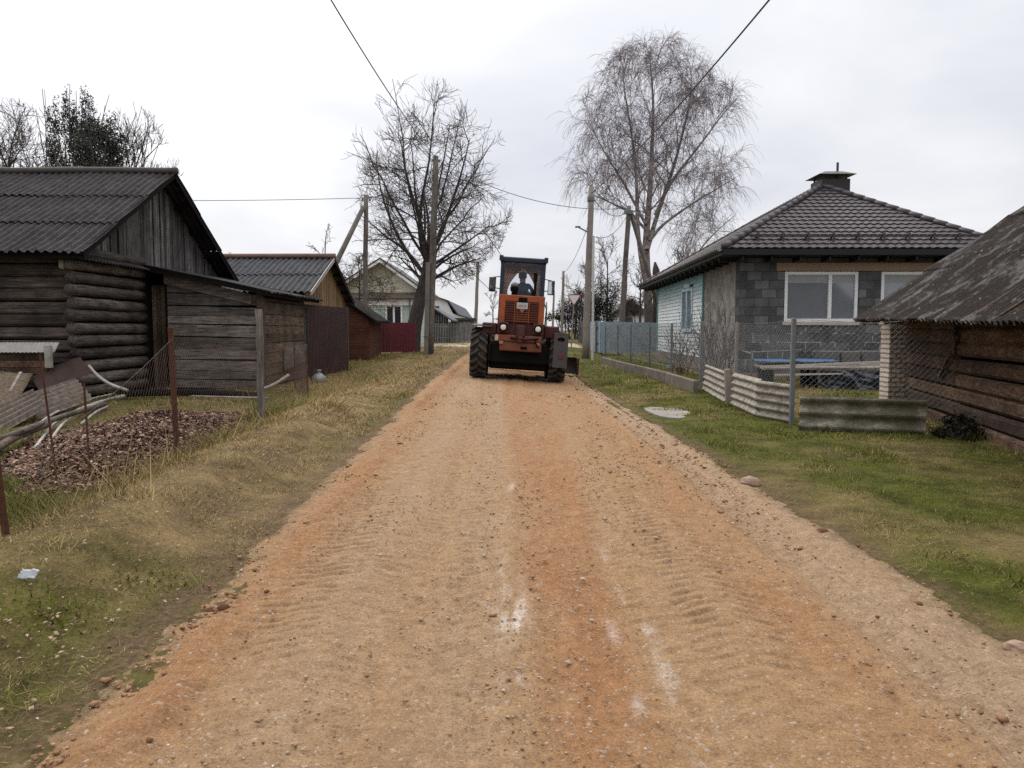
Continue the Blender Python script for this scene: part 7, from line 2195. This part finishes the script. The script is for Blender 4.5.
# ------------------------------------------------------------------ stones, litter, slab, bag
def stone(px, py, s, label, mat, seed, flat=0.55, grp_=None, name="stone"):
    x, y, z = gp(px, py)
    z = max(z, float(gz0(x, y)))
    r = np.random.default_rng(seed)
    vs = []; n, m = 9, 14
    mb = MB(); prof = []
    for i in range(n):
        th = PI * i / (n - 1)
        for j in range(m):
            ph = 2 * PI * j / m
            d = np.array((math.sin(th) * math.cos(ph), math.sin(th) * math.sin(ph), math.cos(th)))
            k = 1 + 0.30 * fbm(np.array([d[0] * 1.7 + seed]), np.array([d[1] * 1.7 + d[2] * 2.1]), seed, 3)[0]
            vs.append((x + d[0] * s * k, y + d[1] * s * k * 0.75, z + s * flat * 0.55 + d[2] * s * k * flat))
    fs = []
    for i in range(n - 1):
        for j in range(m):
            j2 = (j + 1) % m
            fs.append((i * m + j, (i + 1) * m + j, (i + 1) * m + j2, i * m + j2))
    mb.add(vs, fs)
    return tag(obj(name, mb, mat, None, (x, y, z), smooth=False), label, "stone", grp_)
M['stone'] = plain('pale_brown_stone', (0.36, 0.25, 0.18, 1), 0.9, 0, 0.35, 12, 0.2, 0.5)
M['stone_dark'] = plain('dark_brown_stone', (0.16, 0.075, 0.042, 1), 0.9, 0, 0.4, 12, 0.2, 0.5)
stone(750, 485, 0.095, "pale stone with a flat top on the right road edge", M['stone'], 3)
stone(822, 534, 0.050, "small dark brown stone at the right grass edge", M['stone_dark'], 5)
stone(806, 531, 0.030, "small pale stone just left of the dark brown stone", M['stone'], 6)
stone(1017, 652, 0.060, "rounded brown stone at the right frame edge", M['stone'], 7)
stone(223, 610, 0.030, "reddish clod alone on the left road edge", M['stone_dark'], 9, 0.8)
stone(210, 612, 0.018, "smaller reddish clod beside the left road edge clod", M['stone_dark'], 10, 0.8)
# flat broken slab in the grass
x, y, z = gp(668, 413)
mb = MB(); pts = []
for k in range(16):
    a = 2 * PI * k / 16; rr = 1 + 0.14 * math.sin(3 * a + 1) + random.uniform(-.06, .06)
    pts.append((x + 0.36 * rr * math.cos(a), y + 0.85 * rr * math.sin(a), z - 0.03))
mb.prism(pts, (0, 0, 0.05)); tag(obj("concrete_slab", mb, plain('pale_slab', (0.29, 0.265, 0.235, 1), 0.9, 0, 0.4, 5, 0.2, 0.4), None, (x, y, z)), "flat pale concrete slab lying in the right verge grass", "slab")
# crushed white litter
x, y, z = gp(28, 581)
mb = MB(); n, m = 7, 12; Pt = np.zeros((n, m, 3))
for i in range(n):
    for j in range(m):
        Pt[i, j] = (x + (j / (m - 1) - 0.5) * 0.085 + 0.008 * (i % 2), y + (i / (n - 1) - 0.5) * 0.05, z + 0.02 + 0.035 * i / (n - 1))
Pt[..., 2] += 0.007 * (1 + 2.2 * fbm(Pt[..., 0] * 30, Pt[..., 1] * 30, 4, 3))
mb.gridsolid(Pt, (0, 0, -0.004)); tag(obj("litter_packet", mb, plain('white_packet', (0.33, 0.345, 0.38, 1), 0.5, 0, 0.6, 45, 0.4), None, (x, y, z), smooth=True), "crumpled white packet on the left verge near the rusty post", "litter")
# tied white bag by the gate
x, y, z = gp(319, 383)
mb = MB(); vs = []; n, m = 10, 16
prof = [(0.02, 0), (0.15, 0.01), (0.20, 0.07), (0.19, 0.15), (0.13, 0.22), (0.06, 0.27), (0.03, 0.29), (0.06, 0.33), (0.075, 0.36), (0.02, 0.37)]
for r_, h in prof:
    for j in range(m):
        a = 2 * PI * j / m; k = 1 + 0.16 * math.sin(5 * a + h * 20)
        vs.append((x + r_ * k * math.cos(a), y + r_ * k * math.sin(a), z + h))
fs = [(i * m + j, i * m + (j + 1) % m, (i + 1) * m + (j + 1) % m, (i + 1) * m + j) for i in range(n - 1) for j in range(m)]
mb.add(vs, fs + [tuple(range(m))[::-1]]); tag(obj("plastic_bag", mb, plain('translucent_white_bag', (0.25, 0.255, 0.275, 1), 0.4, 0, 0.3, 8, 0.5), None, (x, y, z), smooth=True), "tied white plastic bag lying before the brown gate", "bag")
# black brush heaped at the barn's foot
R2 = np.random.default_rng(12)
leafy("brush_pile", [((5.85, 9.95, 0.22), (0.28, 0.40, 0.16), 1500)], (5.85, 9.95, 0.06), "dark heap of brush at the foot of the log barn wall", (0.008, 0.008, 0.006, 1), (0.040, 0.034, 0.022, 1), 0, 0.028, 0, "brush heap")
